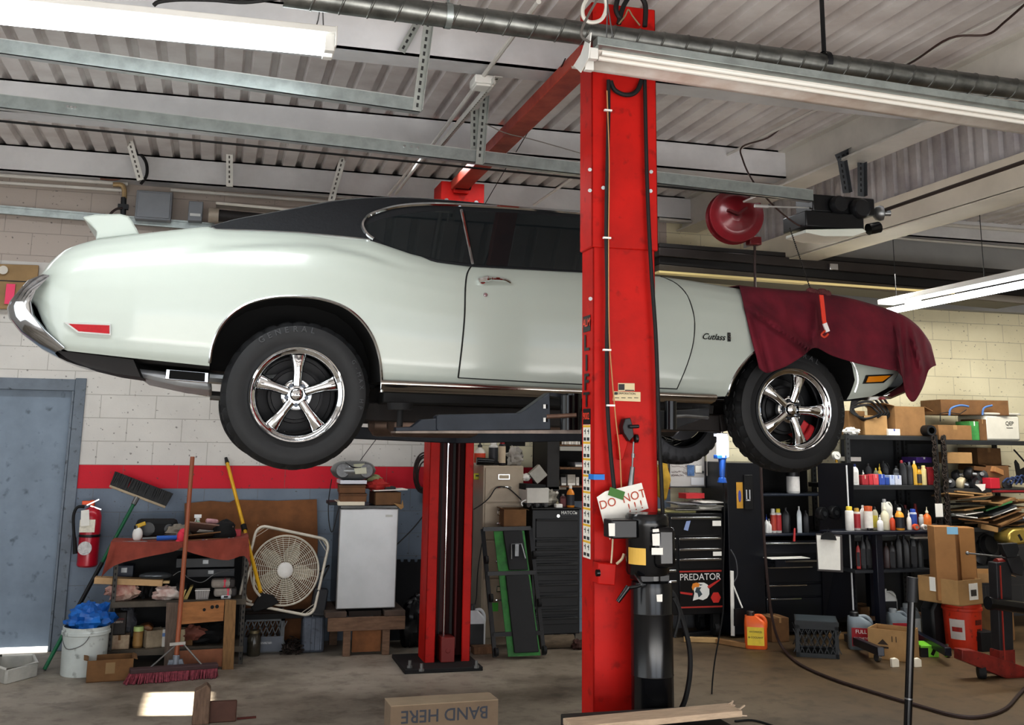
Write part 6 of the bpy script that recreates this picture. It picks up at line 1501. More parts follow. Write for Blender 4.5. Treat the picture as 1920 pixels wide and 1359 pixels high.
part('front_panel', MB().prism([P(a, b, Y=rc_.y-.118) for a, b in [(664, 878), (687, 876), (688, 888), (666, 889)]], (0, .03, 0)), mat('#c6c8b4', .4), bx, bevel=.003)
part('display', MB().prism([P(a, b, Y=rc_.y-.1) for a, b in [(663, 870), (684, 869), (682, 875), (664, 876)]], (0, .03, 0)), mat('#a3a58a', .3), bx)
part('carry_handle', MB().tube(smoothpath([P(648, 868, Y=rc_.y-.06), P(660, 875, Y=rc_.y-.1), P(675, 877, Y=rc_.y-.1), P(686, 868, Y=rc_.y-.06)], 5), .006), BLACKP, bx)
t, w, d, h = carton('index_box', 'wide brown box on the right of the fridge top', 'box', 702, 924, 750, 946, YR+.02, .24, mat('#7a5a3c', .8, var=.3, sc=8), zf+.001, tape=None, rz=.08); part('box_lid', MB().box((-w/2, -d/2, h), (w/2, d/2, h+.005)), mat('#6b5138', .8), t, world=False)
wp_ = MB(); sheet(wp_, P(728, 922, Y=YR+.12)+Vector((0, 0, .0)), .27, .2, .05, .008, (0, -.03)); solo('white_papers', wp_, PAPER, 'sheaf of white paper on the wide brown box', 'paper').location.z = zf+h+.014
solo('red_rag', crumple((P(708, 914, Y=YR+.08).x, YR+.1, zf+h+.055), (.085, .07, .045), 7.7, amp=.6), mat('#c33c38', .85, var=.25, sc=12), 'red rag on the papers beside the boombox', 'rag', smooth=45)
solo('green_pack', crumple((P(702, 903, Y=YR+.1).x, YR+.14, zf+h+.10), (.06, .05, .035), 2.9, amp=.4), mat('#a5ab80', .7, var=.25, sc=15), 'pale green packet on the red rag', 'packet', smooth=40)
slab('dark_folder', 'dark folder lying right of the red rag', 'folder', 722, 916, 742, 921, YR+.05, .16, DARKST, zf+h+.026)
sl = MB().prism([P(a, b, Y=YR-.03) for a, b in [(738, 943), (752, 955), (757, 951), (755, 938), (753, 946)]], (0, .02, 0)); solo('card_flap', sl, CARD2, 'torn card flap hanging over the fridge door corner', 'card')
wire('thin black cable down the left side of the fridge', [P(622, 898, Y=8.5), P(616, 940, Y=8.5), P(617, 980, Y=8.5), P(623, 997, Y=8.48), P(632, 965, Y=8.46), P(636, 948, Y=8.46)], .004)
wire('thin cable slanting from the fridge to the red column', [P(745, 1020, Y=8.7), P(775, 990, Y=8.8), P(803, 955, Y=8.9)], .005)
wire('thin cable rising from the boombox to the car', [P(672, 868, Y=8.6), P(712, 815, Y=8.6), P(745, 780, Y=8.6)], .003)
wire('black cables hanging behind the fan by the fridge', [P(600, 1072, Y=8.7), P(617, 1060, Y=8.6), P(605, 1085, Y=8.6), P(598, 1100, Y=8.6), P(610, 1115, Y=8.6)], .006)
mats = thing('foam_mat', 'black interlocking foam mat standing against the wall right of the fridge', 'mat', tuple(P(780, 1205, Y=9.0)))
pl = [P(700, 1204, Y=8.98), P(700, 1054, Y=8.98)]
for i in range(9):
    x = 705+i*13
    pl += [P(x, 1054, Y=8.98), P(x+1, 1049, Y=8.98), P(x+7, 1049, Y=8.98), P(x+8, 1054, Y=8.98)]
pl += [P(826, 1054, Y=8.98), P(826, 1204, Y=8.98)]
part('mat_panel', MB().prism(pl, (0, .02, 0)), mat('#1d1e22', .85, var=.2, sc=20), mats)
solo('bin_bag', crumple((P(775, 1190, Y=8.75).x, 8.72, .17), (.13, .12, .2), 1.3, 24, 14, .25, .15), mat('#101014', .3, var=.3), 'black bin bag on the floor between fridge stand and red column', 'bag', smooth=30)
# hose coil and outlet left of the far column
m = MB(); rnd = random.Random(6)
for q in range(6):
    ce = P(794+rnd.uniform(-3, 3), 888+rnd.uniform(-4, 6), Y=8.98); m.tube([ce+Vector(((.055+.006*q)*math.cos(a*PI/14), rnd.uniform(-.006, .006), (.12+.008*q)*math.sin(a*PI/14))) for a in range(28)], .007, 6, True)
m.tube(smoothpath([P(800, 868, Y=8.98), P(802, 840, Y=8.98), P(804, 815, Y=8.98)], 3), .006)
solo('coiled_cord', m, mat('#2a1d1b', .6), 'brown extension cord coiled on the wall left of the far column', 'cord', smooth=50)
ob = thing('wall_outlet', 'metal outlet box with a black plug left of the far column', 'outlet', tuple(P(800, 938, Y=9.0))); part('outlet_box', MB().box(*fbox(794, 926, 809, 944, 8.98, .07)), BOXG, ob, bevel=.004); part('plug', MB().box(*fbox(797, 928, 810, 936, 8.93, .05)), BLACKG, ob, bevel=.006)
# ------------------------------------------------------------------ middle: file cabinet, creeper, tool chest
YC2 = 8.62
fc0, fc1 = P(905, 1000, Y=YC2).x, P(981, 1000, Y=YC2).x
zt2 = P(940, 873, Y=YC2).z
TAN = mat('#a89b88', .45, .1, var=.15, sc=5)
fcab = thing('file_cabinet', 'tan steel file cabinet behind the leaning green creeper', 'file cabinet', ((fc0+fc1)/2, YC2+.2, 0))
part('cabinet_shell', MB().box((fc0, YC2+.012, 0), (fc1, YC2+.42, zt2)), TAN, fcab, bevel=.004)
zz = [zt2-.012, P(940, 943, Y=YC2).z, P(940, 1013, Y=YC2).z, P(940, 1085, Y=YC2).z, .05]
for a, b in zip(zz, zz[1:]):
    d = part('drawer', MB().box((fc0+.014, YC2, b+.006), (fc1-.014, YC2+.02, a-.004)), TAN, fcab, bevel=.004)
    xm = (fc0+fc1)/2
    part('label_holder', MB().box((xm-.05, YC2-.006, a-.10), (xm+.05, YC2, a-.055)), CHROME2, d, bevel=.002); part('label_card', MB().box((xm-.042, YC2-.008, a-.093), (xm+.042, YC2-.005, a-.062)), mat('#b9ad97', .7), d)
    part('drawer_pull', MB().tube(smoothpath([(xm-.055, YC2, a-.165), (xm-.045, YC2-.03, a-.16), (xm+.045, YC2-.03, a-.16), (xm+.055, YC2, a-.165)], 3), .008), CHROME2, d)
bottle('oil_bottle', 'red and white bottle with a dark cap on the file cabinet', 'bottle', 901, 870, 22, 46, 8.72, 'cone', '#d8d2c8', '#2a2a2a', '#cf4a2a', z0=zt2, rz=0)
bottle('spray_can', 'white and black can in the middle on the file cabinet', 'can', 927, 870, 18, 44, 8.74, 'can', '#d9d9d4', '#dadad4', '#3a3c40', z0=zt2, rz=0)
bottle('brake_fluid_bottle', 'dark can with a red cap on the file cabinet', 'can', 943, 870, 13, 48, 8.66, 'can', '#242126', '#a5202c', '#c9b9a0', z0=zt2, rz=0)
p = P(910, 868, Y=8.6); tt_ = thing('black_drill', 'black tool lying in front of the bottles on the file cabinet', 'tool', (p.x, 8.66, zt2)); part('tool_body', MB().cyl((p.x-.06, 8.66, zt2+.035), (p.x+.09, 8.66, zt2+.03), .032, .026), BLACKG, tt_, bevel=.006); part('tool_grip', MB().cyl((p.x+.06, 8.68, zt2+.02), (p.x+.2, 8.72, zt2+.016), .014), BLACKM, tt_)
gm = MB(); sheet(gm, (P(962, 850, Y=8.8).x, 8.78, zt2+.10), .12, .003, 0, .16, (.0, .0)); solo('crumpled_paper', crumple((P(966, 862, Y=8.75).x, 8.78, zt2+.07), (.07, .04, .08), 3.9, amp=.5), mat('#b7b2aa', .7, var=.4, sc=14), 'grey crumpled paper behind the dark can on the file cabinet', 'paper', smooth=30)
solo('black_bracket', MB().box(*fbox(919, 820, 985, 828, 8.85, .12)).box(*fbox(955, 826, 985, 836, 8.86, .08)).box(*fbox(948, 828, 956, 872, 8.86, .08)), BLACKM, 'black shelf bracket on the wall above the file cabinet', 'bracket', bevel=.003)
tp = P(894, 893, Y=8.8); lv_ = thing('spirit_level', 'small yellow level stuck on the side of the file cabinet', 'level', tuple(tp)); part('level_body', MB().cbox(tp, (.05, .02, .05)), mat('#c9c93a', .4), lv_, bevel=.006); part('vial', MB().cbox(tp+Vector((0, -.011, .006)), (.026, .004, .012)), mat('#1e2a1a', .3), lv_)
wire('thin black cord across the file cabinet drawers', [P(888, 955, Y=8.6), P(905, 944, Y=8.59), P(918, 932, Y=8.58), P(931, 914, Y=8.58), P(950, 914, Y=8.58), P(965, 925, Y=8.58), P(985, 945, Y=8.56)], .005)
wire('loose black cord hanging left of the file cabinet', [P(884, 880, Y=8.75), P(886, 960, Y=8.72), P(884, 1050, Y=8.7), P(882, 1100, Y=8.7), P(880, 1138, Y=8.7)], .005)
wire('looped black cord beside the file cabinet base', [P(905, 1010, Y=8.6), P(896, 1070, Y=8.6), P(893, 1120, Y=8.6), P(888, 1142, Y=8.6)], .004)
carton('cardboard_box', 'open cardboard box standing on the creeper beside the black chest', 'box', 948, 955, 989, 988, 8.38, .24, CARD3, None, True, rz=-.1, flaps=.35)
# big white jug behind the column foot
bottle('fluid_jug', 'white plastic jug with a black label behind the far column', 'jug', 893, 1222, 38, 84, 8.42, 'jug', '#c9ccd0', '#3a3b3d', '#1c1d20', z0=0., rz=-.05)
# creeper leaning upright
GRN = mat('#358338', .5, var=.35, sc=12, col2='#24592a')
ct0, ct1, cb0, cb1 = P(905, 992, Y=8.36), P(994, 990, Y=8.36), P(928, 1232, Z=.02), P(1020, 1228, Z=.02)
cr_ = thing('mechanic_creeper', 'black padded creeper with green edges leaning on the file cabinet', 'creeper', tuple((cb0+cb1)/2))
def cp(u, v, o=0.): # u across, v from the top
    q = ct0.lerp(ct1, u).lerp(cb0.lerp(cb1, u), v); return q+Vector((0, -o, o*.15))
part('side_rail', MB().bar(cp(0, 0), cp(0, 1), .022, .03), BLACKP, cr_); part('side_rail', MB().bar(cp(1, 0), cp(1, 1), .022, .03), BLACKP, cr_)
cbm = MB()
for v in (0, .36, .83): cbm.bar(cp(-.0, v, .01), cp(1., v, .01), .02, .03)
part('cross_bar', cbm, BLACKP, cr_)
def pad(u0, u1, u2, u3, v0, v1, o, th): return MB().prism([cp(u0, v0, o), cp(u1, v0, o), cp(u2, v1, o), cp(u3, v1, o)], (0, th, 0))
part('green_board', pad(.22, .86, .92, .26, .02, 1.0, .012, .012), GRN, cr_, label='green backing board')
part('back_pad', pad(.36, .84, .88, .38, .38, .975, .035, .022), mat('#1b1c1e', .7, var=.25, sc=14), cr_, bevel=.006)
part('head_rest', pad(.40, .80, .84, .44, .02, .34, .035, .022), mat('#1b1c1e', .7, var=.25, sc=14), cr_, bevel=.006)
part('head_bracket', MB().tube([cp(.50, .25, .05), cp(.53, .13, .05), cp(.74, .13, .05), cp(.79, .25, .05)], .006).cbox(cp(.63, .18, .05), (.03, .01, .09)), STEEL, cr_)
for u, v in ((0, .25), (1, .22), (0.02, .55), (1., .6), (.02, .96), (1, .96)):
    q = cp(u, v, .03); part('caster', MB().cyl(q+Vector((-.012, 0, 0)), q+Vector((.012, 0, 0)), .03, n=14), BLACKM, cr_)
part('green_label', MB().box(*fbox(921, 1130, 934, 1146, 8.5, .01)), mat('#4fae45', .5), cr_)
# round log and wood by the chest
lg = P(1045, 1203, Y=8.45); solo('timber_roll', MB().cyl((P(1014, 1200, Y=8.38).x, 8.42, .05), (P(1078, 1200, Y=8.38).x, 8.42, .05), .052, n=16), mat('#6e604f', .9, var=.4, sc=10, stretch=(1, 4, 4)), 'round grey-brown timber lying before the black chest', 'timber', bevel=.004)
slab('wood_block', 'short dark timber block under the creeper left foot', 'wood', 888, 1218, 932, 1232, 8.30, .1, WOODX, 0)
solo('rusty_chain_heap', crumple((P(1081, 1215, Z=0).x, 8.35, .03), (.05, .05, .035), 2.2, amp=.6), mat('#4a2a22', .8, var=.5, sc=30), 'rusty brown lump on the floor beside the near column', 'scrap', smooth=20)
# black tool chest
YM = 8.42
m0, m1 = P(997, 1050, Y=YM).x, P(1087, 1050, Y=YM).x; ztm, zbm = P(1045, 955, Y=YM).z, P(1045, 1189, Y=YM).z
CHB = mat('#141518', .4, .1, var=.2, sc=5); CHB2 = mat('#0a0a0b', .5)
mc = thing('tool_chest', 'black multi-drawer tool chest left of the near red column', 'tool chest', ((m0+m1)/2, YM+.25, zbm))
part('chest_shell', MB().box((m0, YM, zbm), (m1, YM+.5, ztm)), CHB, mc, bevel=.006)
part('top_tray', MB().box((m0-.01, YM-.015, ztm), (m1+.01, YM+.5, ztm+.012)).box((m0-.01, YM-.015, ztm), (m0, YM+.5, ztm+.03)), CHB2, mc, bevel=.004)
for a, b in ((972, 1008), (1011, 1024), (1027, 1038), (1041, 1051), (1055, 1068), (1072, 1088), (1093, 1110), (1115, 1136), (1141, 1152), (1156, 1170)):
    za, zb = P(1045, a, Y=YM).z, P(1045, b, Y=YM).z
    d = part('drawer', MB().box((m0+.03, YM-.012, zb), (m1-.02, YM+.01, za)), CHB, mc, bevel=.003); part('drawer_pull', MB().box((m0+.03, YM-.026, za-.018), (m1-.02, YM-.012, za-.004)), CHB2, d, bevel=.003)
lo, hi = fbox(1052, 957, 1084, 967, YM-.008, .008); pl_ = part('name_plate', MB().box(lo, hi), mat('#2c2d30', .3, .4), mc, bevel=.001)
tm = MB(); text_mb(tm, 'MATCO', (lerp(lo[0], hi[0], .42), YM-.0095, lo[2]+.014), X3, Z3, .035, .0006, bold=.01); tm.cyl((hi[0]-.018, YM-.0095, (lo[2]+hi[2])/2), (hi[0]-.018, YM-.0085, (lo[2]+hi[2])/2), .009); part('plate_lettering', tm, mat('#b9b9b4', .3, .4), pl_, smooth=0)
c = P(1046, 967, Y=YM); part('chest_lock', MB().cyl(c, c+Vector((0, -.014, 0)), .014, n=14).cyl(c+Vector((0, -.014, 0)), c+Vector((0, -.018, 0)), .007, n=10), CHROME2, mc)
for x in (m0+.05, m1-.05): part('caster', MB().cyl((x-.015, YM+.06, .055), (x+.015, YM+.06, .055), .055, n=16).box((x-.025, YM+.03, .06), (x+.025, YM+.09, zbm)), BLACKM, mc)
for x in (m0+.05, m1-.05): part('caster', MB().cyl((x-.015, YM+.44, .055), (x+.015, YM+.44, .055), .055, n=16).box((x-.025, YM+.41, .06), (x+.025, YM+.47, zbm)), BLACKM, mc)
zc = ztm+.013
carton('white_carton', 'crushed white carton on the left of the black chest top', 'box', 985, 915, 1028, 935, YM+.04, .18, mat('#c9c6bf', .7, var=.15), zc+.035, tape=None, rz=.12)
slab('black_binder', 'black spiral binder lying on the crushed white carton', 'binder', 983, 901, 1022, 912, YM+.06, .2, BLACKM, zc+.135, .1, .05)
slab('clear_case', 'long clear plastic case propped against the wall over the binder', 'case', 997, 878, 1022, 904, YM+.2, .06, mat('#a8a49a', .3, var=.3), zc+.20, 0, -.7)
solo('paper_ball', crumple((P(988, 893, Y=YM+.2).x, YM+.24, zc+.23), (.04, .04, .03), 1.2, amp=.3), PAPER, 'white paper ball behind the black binder', 'paper', smooth=40)
solo('plastic_wrap', crumple((P(1030, 935, Y=YM+.1).x, YM+.14, zc+.07), (.085, .06, .06), 5.5, amp=.5), mat('#a9a498', .3, var=.35, sc=9), 'crumpled clear wrap right of the crushed carton', 'wrap', smooth=20)
for i in range(5):
    q = Vector((P(992+i*8, 942, Y=YM+.02).x, YM+.04, zc+.018)); solo('loose_socket', MB().cyl(q, q+Vector((.02, .02, 0)), .016, n=10), (STEEL, BLACKP)[i % 2], 'loose tool socket at the left front edge of the black chest top', 'socket', 'sockets on the black chest')
solo('white_cable_loop', MB().tube([(P(992, 940, Y=YM).x+.05*math.cos(a*PI/9), YM+.05, zc+.03+.028*math.sin(a*PI/9)) for a in range(12)], .006), WHITEP, 'short white cable curl on the black chest', 'cable')
carton('small_carton', 'small pale carton at the front of the black chest top', 'box', 1043, 945, 1055, 953, YM+.0, .06, PAPER, zc, tape=None)
bottle('oil_quart', 'dark red bottle on the black chest left of the orange-based bottle', 'bottle', 1057, 950, 13, 24, YM+.06, 'quart', '#54292a', '#8a8782', '#6e3030', z0=zc, rz=0)
bottle('adhesive_bottle', 'white-capped black bottle with orange base on the black chest', 'bottle', 1072, 952, 15, 40, YM+.02, 'round', '#d98a2a', '#e6e3da', '#2a2b33', z0=zc, rz=0)
bottle('small_bottle', 'tiny pale bottle beside the dark red bottle on the chest', 'bottle', 1046, 948, 7, 13, YM+.09, 'cone', '#b5a98e', '#a0a07a', z0=zc, rz=0)
gm = MB(); q = Vector((P(1053, 905, Y=8.75).x, 8.72, P(1053, 913, Y=8.75).z)); solo('tan_envelope', MB().prism([P(a, b, Y=8.7) for a, b in [(1042, 912), (1053, 893), (1061, 903), (1055, 911)]], (0, .01, 0)), mat('#c9b89a', .7), 'tan envelope standing open before the wall shelves', 'envelope')
solo('paper_cone', MB().prism([P(a, b, Y=8.72) for a, b in [(1032, 908), (1037, 895), (1043, 906)]], (0, .03, 0)), PAPER, 'small white paper peak left of the tan envelope', 'paper')
slab('magazine_heap', 'flat magazines under the tan envelope', 'magazine', 1026, 912, 1062, 918, 8.62, .14, mat('#8f8578', .7, var=.4, sc=20))
# wall shelving with books
wsx0, wsx1 = P(1026, 880, Y=8.62).x, P(1100, 880, Y=8.62).x
ws = thing('wall_shelf', 'dark wall cabinet with open shelves of books behind the near column', 'shelf', ((wsx0+wsx1)/2, 8.8, P(1060, 940, Y=8.6).z))
zlo, zhi = P(1060, 945, Y=8.62).z, P(1060, 790, Y=8.62).z
part('side_panel', MB().box((wsx0, 8.62, zlo), (P(1049, 880, Y=8.62).x, 9.04, zhi)), mat('#2b2a2a', .6, var=.2), ws, bevel=.003)
part('back_panel', MB().box((wsx0, 9.02, zlo), (wsx1+.35, 9.045, zhi)), BLACKM, ws)
for y0, y1, mm in ((834, 836, WOODX), (876, 880, WOODX), (911, 914, WOODX)): part('shelf_board', MB().box((P(1050, y0, Y=8.62).x, 8.62, P(1070, y1, Y=8.62).z), (wsx1+.35, 9.02, P(1070, y0, Y=8.62).z)), mm, ws, bevel=.002)
part('shelf_lip', MB().box((P(1050, 840, Y=8.6).x, 8.60, P(1070, 845, Y=8.6).z), (wsx1+.35, 8.62, P(1070, 837, Y=8.6).z)), mat('#a8a79f', .5), ws)
random.seed(12)
x = 1053
for i, (wd, col, nm) in enumerate([(3, '#c9b089', 'tan'), (2, '#7c3428', 'dark red'), (4, '#d8cfbf', 'cream'), (3, '#cdb79a', 'buff'), (7, '#b98c54', 'brown'), (4, '#c7bfb2', 'grey-white'), (3, '#b9b2a8', 'grey'), (5, '#d9d2c7', 'white'), (4, '#8f8475', 'taupe')]):
    lo, hi = fbox(x, 817+(i % 3), x+wd-.4, 834, 8.66, .2); z0 = P(1070, 834, Y=8.62).z+.001
    t = thing('book', nm+' book spine on the top wall shelf, '+('first', 'second', 'third', 'fourth', 'fifth', 'sixth', 'seventh', 'eighth', 'ninth')[i]+' from the dark side panel', 'book', (lo[0], 8.66, z0), group='books on the wall shelf'); part('cover', MB().box((lo[0], 8.66, z0), (hi[0], 8.86, z0+hi[2]-lo[2])), mat(col, .7, var=.1), t, bevel=.002); part('pages', MB().box((lo[0]+.002, 8.655, z0+.003), (hi[0]-.002, 8.66, z0+(hi[2]-lo[2])*.4)), PAPER, t); x += wd
for i, (x0, x1, y0, y1, zz_, col, lab) in enumerate([(1064, 1079, 889, 910, 913, '#b5b0a6', 'bundle of pale catalogues on the lower wall shelf'), (1080, 1086, 894, 910, 913, '#c9c4bb', 'narrow white catalogue right of the bundle on the wall shelf'), (1052, 1062, 886, 902, 913, '#8f8d8b', 'grey catalogue left of the bundle on the wall shelf'), (1078, 1092, 866, 875, 877, '#8f9096', 'grey box on the middle wall shelf')]):
    z0 = P(1070, 911 if zz_ == 913 else 876, Y=8.62).z+.001; lo, hi = fbox(x0, y0, x1, y1, 8.66, .2); t = thing('catalogue', lab, 'catalogue', (lo[0], 8.66, z0)); part('cover', MB().box((lo[0], 8.66, z0), (hi[0], 8.86, z0+hi[2]-lo[2])), mat(col, .7, var=.3, sc=30), t, bevel=.002); part('page_edge', MB().box((lo[0]+.004, 8.655, z0+.004), (hi[0]-.004, 8.66, z0+.02)), PAPER, t)
# ------------------------------------------------------------------ right part: chests, cabinets, shelving
YP = 8.58
p0, p1 = P(1240, 1050, Y=YP).x, P(1357, 1050, Y=YP).x; zpt, zpb = P(1305, 962, Y=YP).z, P(1305, 1152, Y=YP).z
PB = mat('#101114', .3, var=.2, sc=5)
pc_ = thing('tool_chest', 'black tool chest with an eagle emblem right of the pump', 'tool chest', ((p0+p1)/2, YP+.22, zpb))
part('chest_shell', MB().box((p0, YP, zpb), (p1, YP+.44, zpt)), PB, pc_, bevel=.006)
for a, b, xl_ in ((969, 1004, 1257), (1008, 1027, 1272), (1028, 1046, 1272), (1047, 1066, 1272), (1008, 1027, 1242), (1028, 1046, 1242), (1047, 1066, 1242), (1067, 1086, 1242), (1087, 1110, 1242)):
    x0 = P(xl_, 1040, Y=YP).x; x1 = p1-.03 if xl_ > 1250 else P(1266, 1040, Y=YP).x
    d = part('drawer', MB().box((x0, YP-.012, P(1305, b, Y=YP).z), (x1, YP+.01, P(1305, a, Y=YP).z)), PB, pc_, bevel=.003)
    za = P(1305, a, Y=YP).z; part('drawer_pull', MB().box((x0, YP-.026, za-.016), (x1, YP-.012, za+.002)), CHROME2, d, bevel=.003)
x0 = P(1273, 1100, Y=YP).x; xe = p1-.03
pd = part('door_panel', MB().box((x0, YP-.012, P(1305, 1138, Y=YP).z), (xe, YP, P(1305, 1070, Y=YP).z)), mat('#08080a', .3), pc_, bevel=.003)
part('red_edge', MB().box((x0, YP-.016, P(1305, 1139, Y=YP).z), (xe, YP-.01, P(1305, 1136, Y=YP).z)).box((x0, YP-.016, P(1305, 1072, Y=YP).z), (xe, YP-.01, P(1305, 1069, Y=YP).z)), mat('#a5342c', .4), pd)
yq = YP-.0135
tm = MB(); text_mb(tm, 'PREDATOR', P(1313, 1087, Y=yq), X3, Z3, .075, .001, bold=.008); part('door_lettering', tm, mat('#d5d2d0', .5), pd, smooth=0)
def flat(pts, o): return MB().prism([P(a, b, Y=yq-o) for a, b in pts], (0, .001, 0))
part('eagle_emblem', flat([(1299, 1126), (1302, 1112), (1300, 1102), (1303, 1096), (1310, 1092), (1320, 1092), (1327, 1096), (1330, 1104), (1330, 1114), (1326, 1121), (1318, 1125), (1310, 1123)], .001), mat('#dcdcd8', .5), pd, smooth=0)
part('eagle_beak', flat([(1299, 1094), (1306, 1092), (1312, 1094), (1311, 1100), (1303, 1101), (1299, 1107), (1297, 1101)], .002), mat('#d98a32', .5), pd, smooth=0)
part('eagle_shade', flat([(1306, 1101), (1315, 1101), (1312, 1106), (1317, 1114), (1310, 1120), (1308, 1112), (1303, 1110)], .002).prism([P(a, b, Y=yq-.002) for a, b in [(1311, 1095), (1318, 1096), (1313, 1098)]], (0, .001, 0)), mat('#3b4a50', .5), pd, smooth=0)
hx = P(1342, 1120, Y=yq); part('hexagon_emblem', MB().cyl(hx+Vector((0, -.003, 0)), hx, .047, n=6), mat('#c4332c', .4), pd, smooth=0)
part('red_flash', flat([(1275, 1109), (1299, 1112), (1298, 1116), (1276, 1113)], .001).prism([P(a, b, Y=yq-.001) for a, b in [(1326, 1099), (1352, 1084), (1350, 1088), (1329, 1104)]], (0, .001, 0)), mat('#b8322c', .4), pd, smooth=0)
part('drawer_sticker', MB().box(*fbox(1336, 976, 1352, 986, YP-.03, .003)).box(*fbox(1337, 1034, 1353, 1042, YP-.03, .003)), PAPER, pc_); part('drawer_sticker', MB().prism([P(a, b, Y=YP-.02) for a, b in [(1287, 977), (1295, 976), (1290, 995), (1282, 993)]], (0, .002, 0)), mat('#8fa0c8', .5), pc_)
for x in (p0+.06, p1-.06):
    for y in (YP+.07, YP+.37): part('caster', MB().cyl((x-.02, y, .06), (x+.02, y, .06), .06, n=16).box((x-.03, y-.03, .07), (x+.03, y+.03, zpb+.01)), BLACKM, pc_)
random.seed(21)
for i, (px, w, d, rz, col, lab) in enumerate([(1262, .30, .3, .1, '#d9d39a', 'yellow folder at the left bottom of the paper pile'), (1300, .40, .3, -.1, '#b8b5ae', 'grey papers under the white ones on the eagle chest'), (1318, .34, .28, .25, '#e2dfd8', 'white sheets sliding right off the eagle chest pile'), (1330, .30, .22, -.2, '#d3cfc4', 'creased newspaper at the front right of the pile'), (1290, .36, .26, .05, '#8f9095', 'dark grey booklet in the middle of the pile'), (1325, .32, .2, .12, '#efeee8', 'top white paper on the pile over the eagle chest')]):
    q = P(px, 955, Y=YP+.18); sm_ = MB()
    for j in range(3): sheet(sm_, (q.x, YP+.2-.02*i, zpt+.004+i*.016+j*.004), w, d, rz+random.uniform(-.08, .08), .003, (random.uniform(-.02, .03), random.uniform(-.03, .03)))
    solo('paper_sheaf', sm_, mat(col, .75, var=.12, sc=25), lab, 'paper')
slab('red_book', 'red book on top of the paper pile', 'book', 1283, 920, 1321, 930, YP+.1, .12, mat('#c4373c', .6, var=.2), zpt+.115, .15)
wbx = thing('whiteboard', 'small whiteboard with handwriting and stuck cards above the eagle chest', 'whiteboard', tuple(P(1290, 913, Y=8.95)))
part('board', MB().box(*fbox(1256, 838, 1321, 912, 8.95, .03)), mat('#c5c3c1', .4, var=.1, sc=3), wbx, bevel=.003)
part('board_frame', MB().tube([P(a, b, Y=8.945) for a, b in [(1255, 836), (1322, 836), (1322, 913), (1255, 913)]], .008, 4, True), mat('#5b5c60', .4, .4), wbx)
tm = MB(); rnd = random.Random(2)
for i in range(22):
    x = rnd.choice([1259, 1259, 1281, 1285]); y = rnd.uniform(852, 895); w = rnd.uniform(10, 30)
    q0, q1 = P(x, y, Y=8.947), P(min(x+w, 1318), y+rnd.uniform(-2, 1), Y=8.947); pts = [q0.lerp(q1, s/14)+Vector((0, 0, rnd.uniform(-.008, .008))) for s in range(15)]; tm.tube(pts, .0013, 3)
part('handwriting', tm, mat('#77696a', .7), wbx, smooth=0)
for a, m in (((1289, 872, 1302, 892), mat('#5d7fae', .5, var=.5, sc=40)), ((1304, 873, 1316, 886), PAPER), ((1296, 895, 1320, 909), mat('#dfe2e6', .6))): part('card', MB().box(*fbox(*a, 8.942, .003)), m, wbx)
part('magnet', MB().cyl(P(1318, 885, Y=8.94), P(1318, 885, Y=8.948), .012, n=12), BLACKP, wbx)
solo('plastic_sheet', MB().prism([P(a, b, Y=8.9) for a, b in [(1331, 795), (1366, 790), (1350, 820), (1348, 889), (1325, 892), (1325, 815)]], (0, .006, 0)), mat('#bdb9b4', .5, var=.15, sc=4), 'long pale sheet hanging behind the work light', 'panel')
solo('red_rod', MB().cyl(P(1337, 892, Y=8.85), P(1336, 925, Y=8.85), .014, .008, n=8), mat('#a32c30', .5), 'red rod hanging under the pale sheet', 'rod')
solo('yellow_jacket', crumple((P(1243, 900, Y=8.85).x, 8.85, P(1243, 900, Y=8.85).z), (.06, .06, .17), 8.8, amp=.3), mat('#c7a23c', .8, var=.4, sc=8), 'yellow jacket hanging right beside the near column', 'jacket', smooth=50)
# work light hanging from the car
YL = 6.7; wl0 = P(1353, 836, Y=YL)
wk = thing('work_light', 'glowing hand lamp with a blue handle hanging under the white car', 'work light', tuple(wl0))
part('lamp_lens', MB().cyl(P(1353, 857, Y=YL), P(1353, 815, Y=YL), .032, n=14), mat('#fbf8ff', .3, emit=14.), wk)
part('lamp_guard', MB().box(*fbox(1345, 812, 1365, 818, YL-.03, .06)).box(*fbox(1363, 816, 1367, 858, YL-.02, .04)), mat('#c7ccd4', .4), wk, bevel=.003)
part('handle', MB().cyl(P(1354, 898, Y=YL), P(1354, 856, Y=YL), .017, .027, n=12).cyl(P(1354, 905, Y=YL), P(1354, 895, Y=YL), .034, .024, n=12).box(*fbox(1345, 853, 1363, 860, YL-.03, .06)), mat('#265aa8', .4), wk, bevel=.003)
part('hook', MB().tube(smoothpath([P(1354, 813, Y=YL), P(1357, 803, Y=YL), P(1356, 793, Y=YL), P(1352, 790, Y=YL)], 4), .004), STEEL, wk)
part('cord', MB().tube(smoothpath([P(1356, 904, Y=YL), P(1358, 940, Y=YL), P(1358, 1000, Y=YL), P(1356, 1080, Y=YL), P(1356, 1140, Y=YL), P(1350, 1185, Y=YL), P(1340, 1240, Y=6.72), P(1335, 1290, Y=6.75), P(1334, 1330, Y=6.8)], 6), .005), BLACKM, wk)
pl = bpy.data.lights.new('hand_lamp', 'POINT'); pl.energy = 5; pl.shadow_soft_size = .05; pl.color = (.95, .95, 1)
po = bpy.data.objects.new('hand_lamp', pl); C.objects.link(po); po.location = wl0+Vector((-.05, -.06, 0))
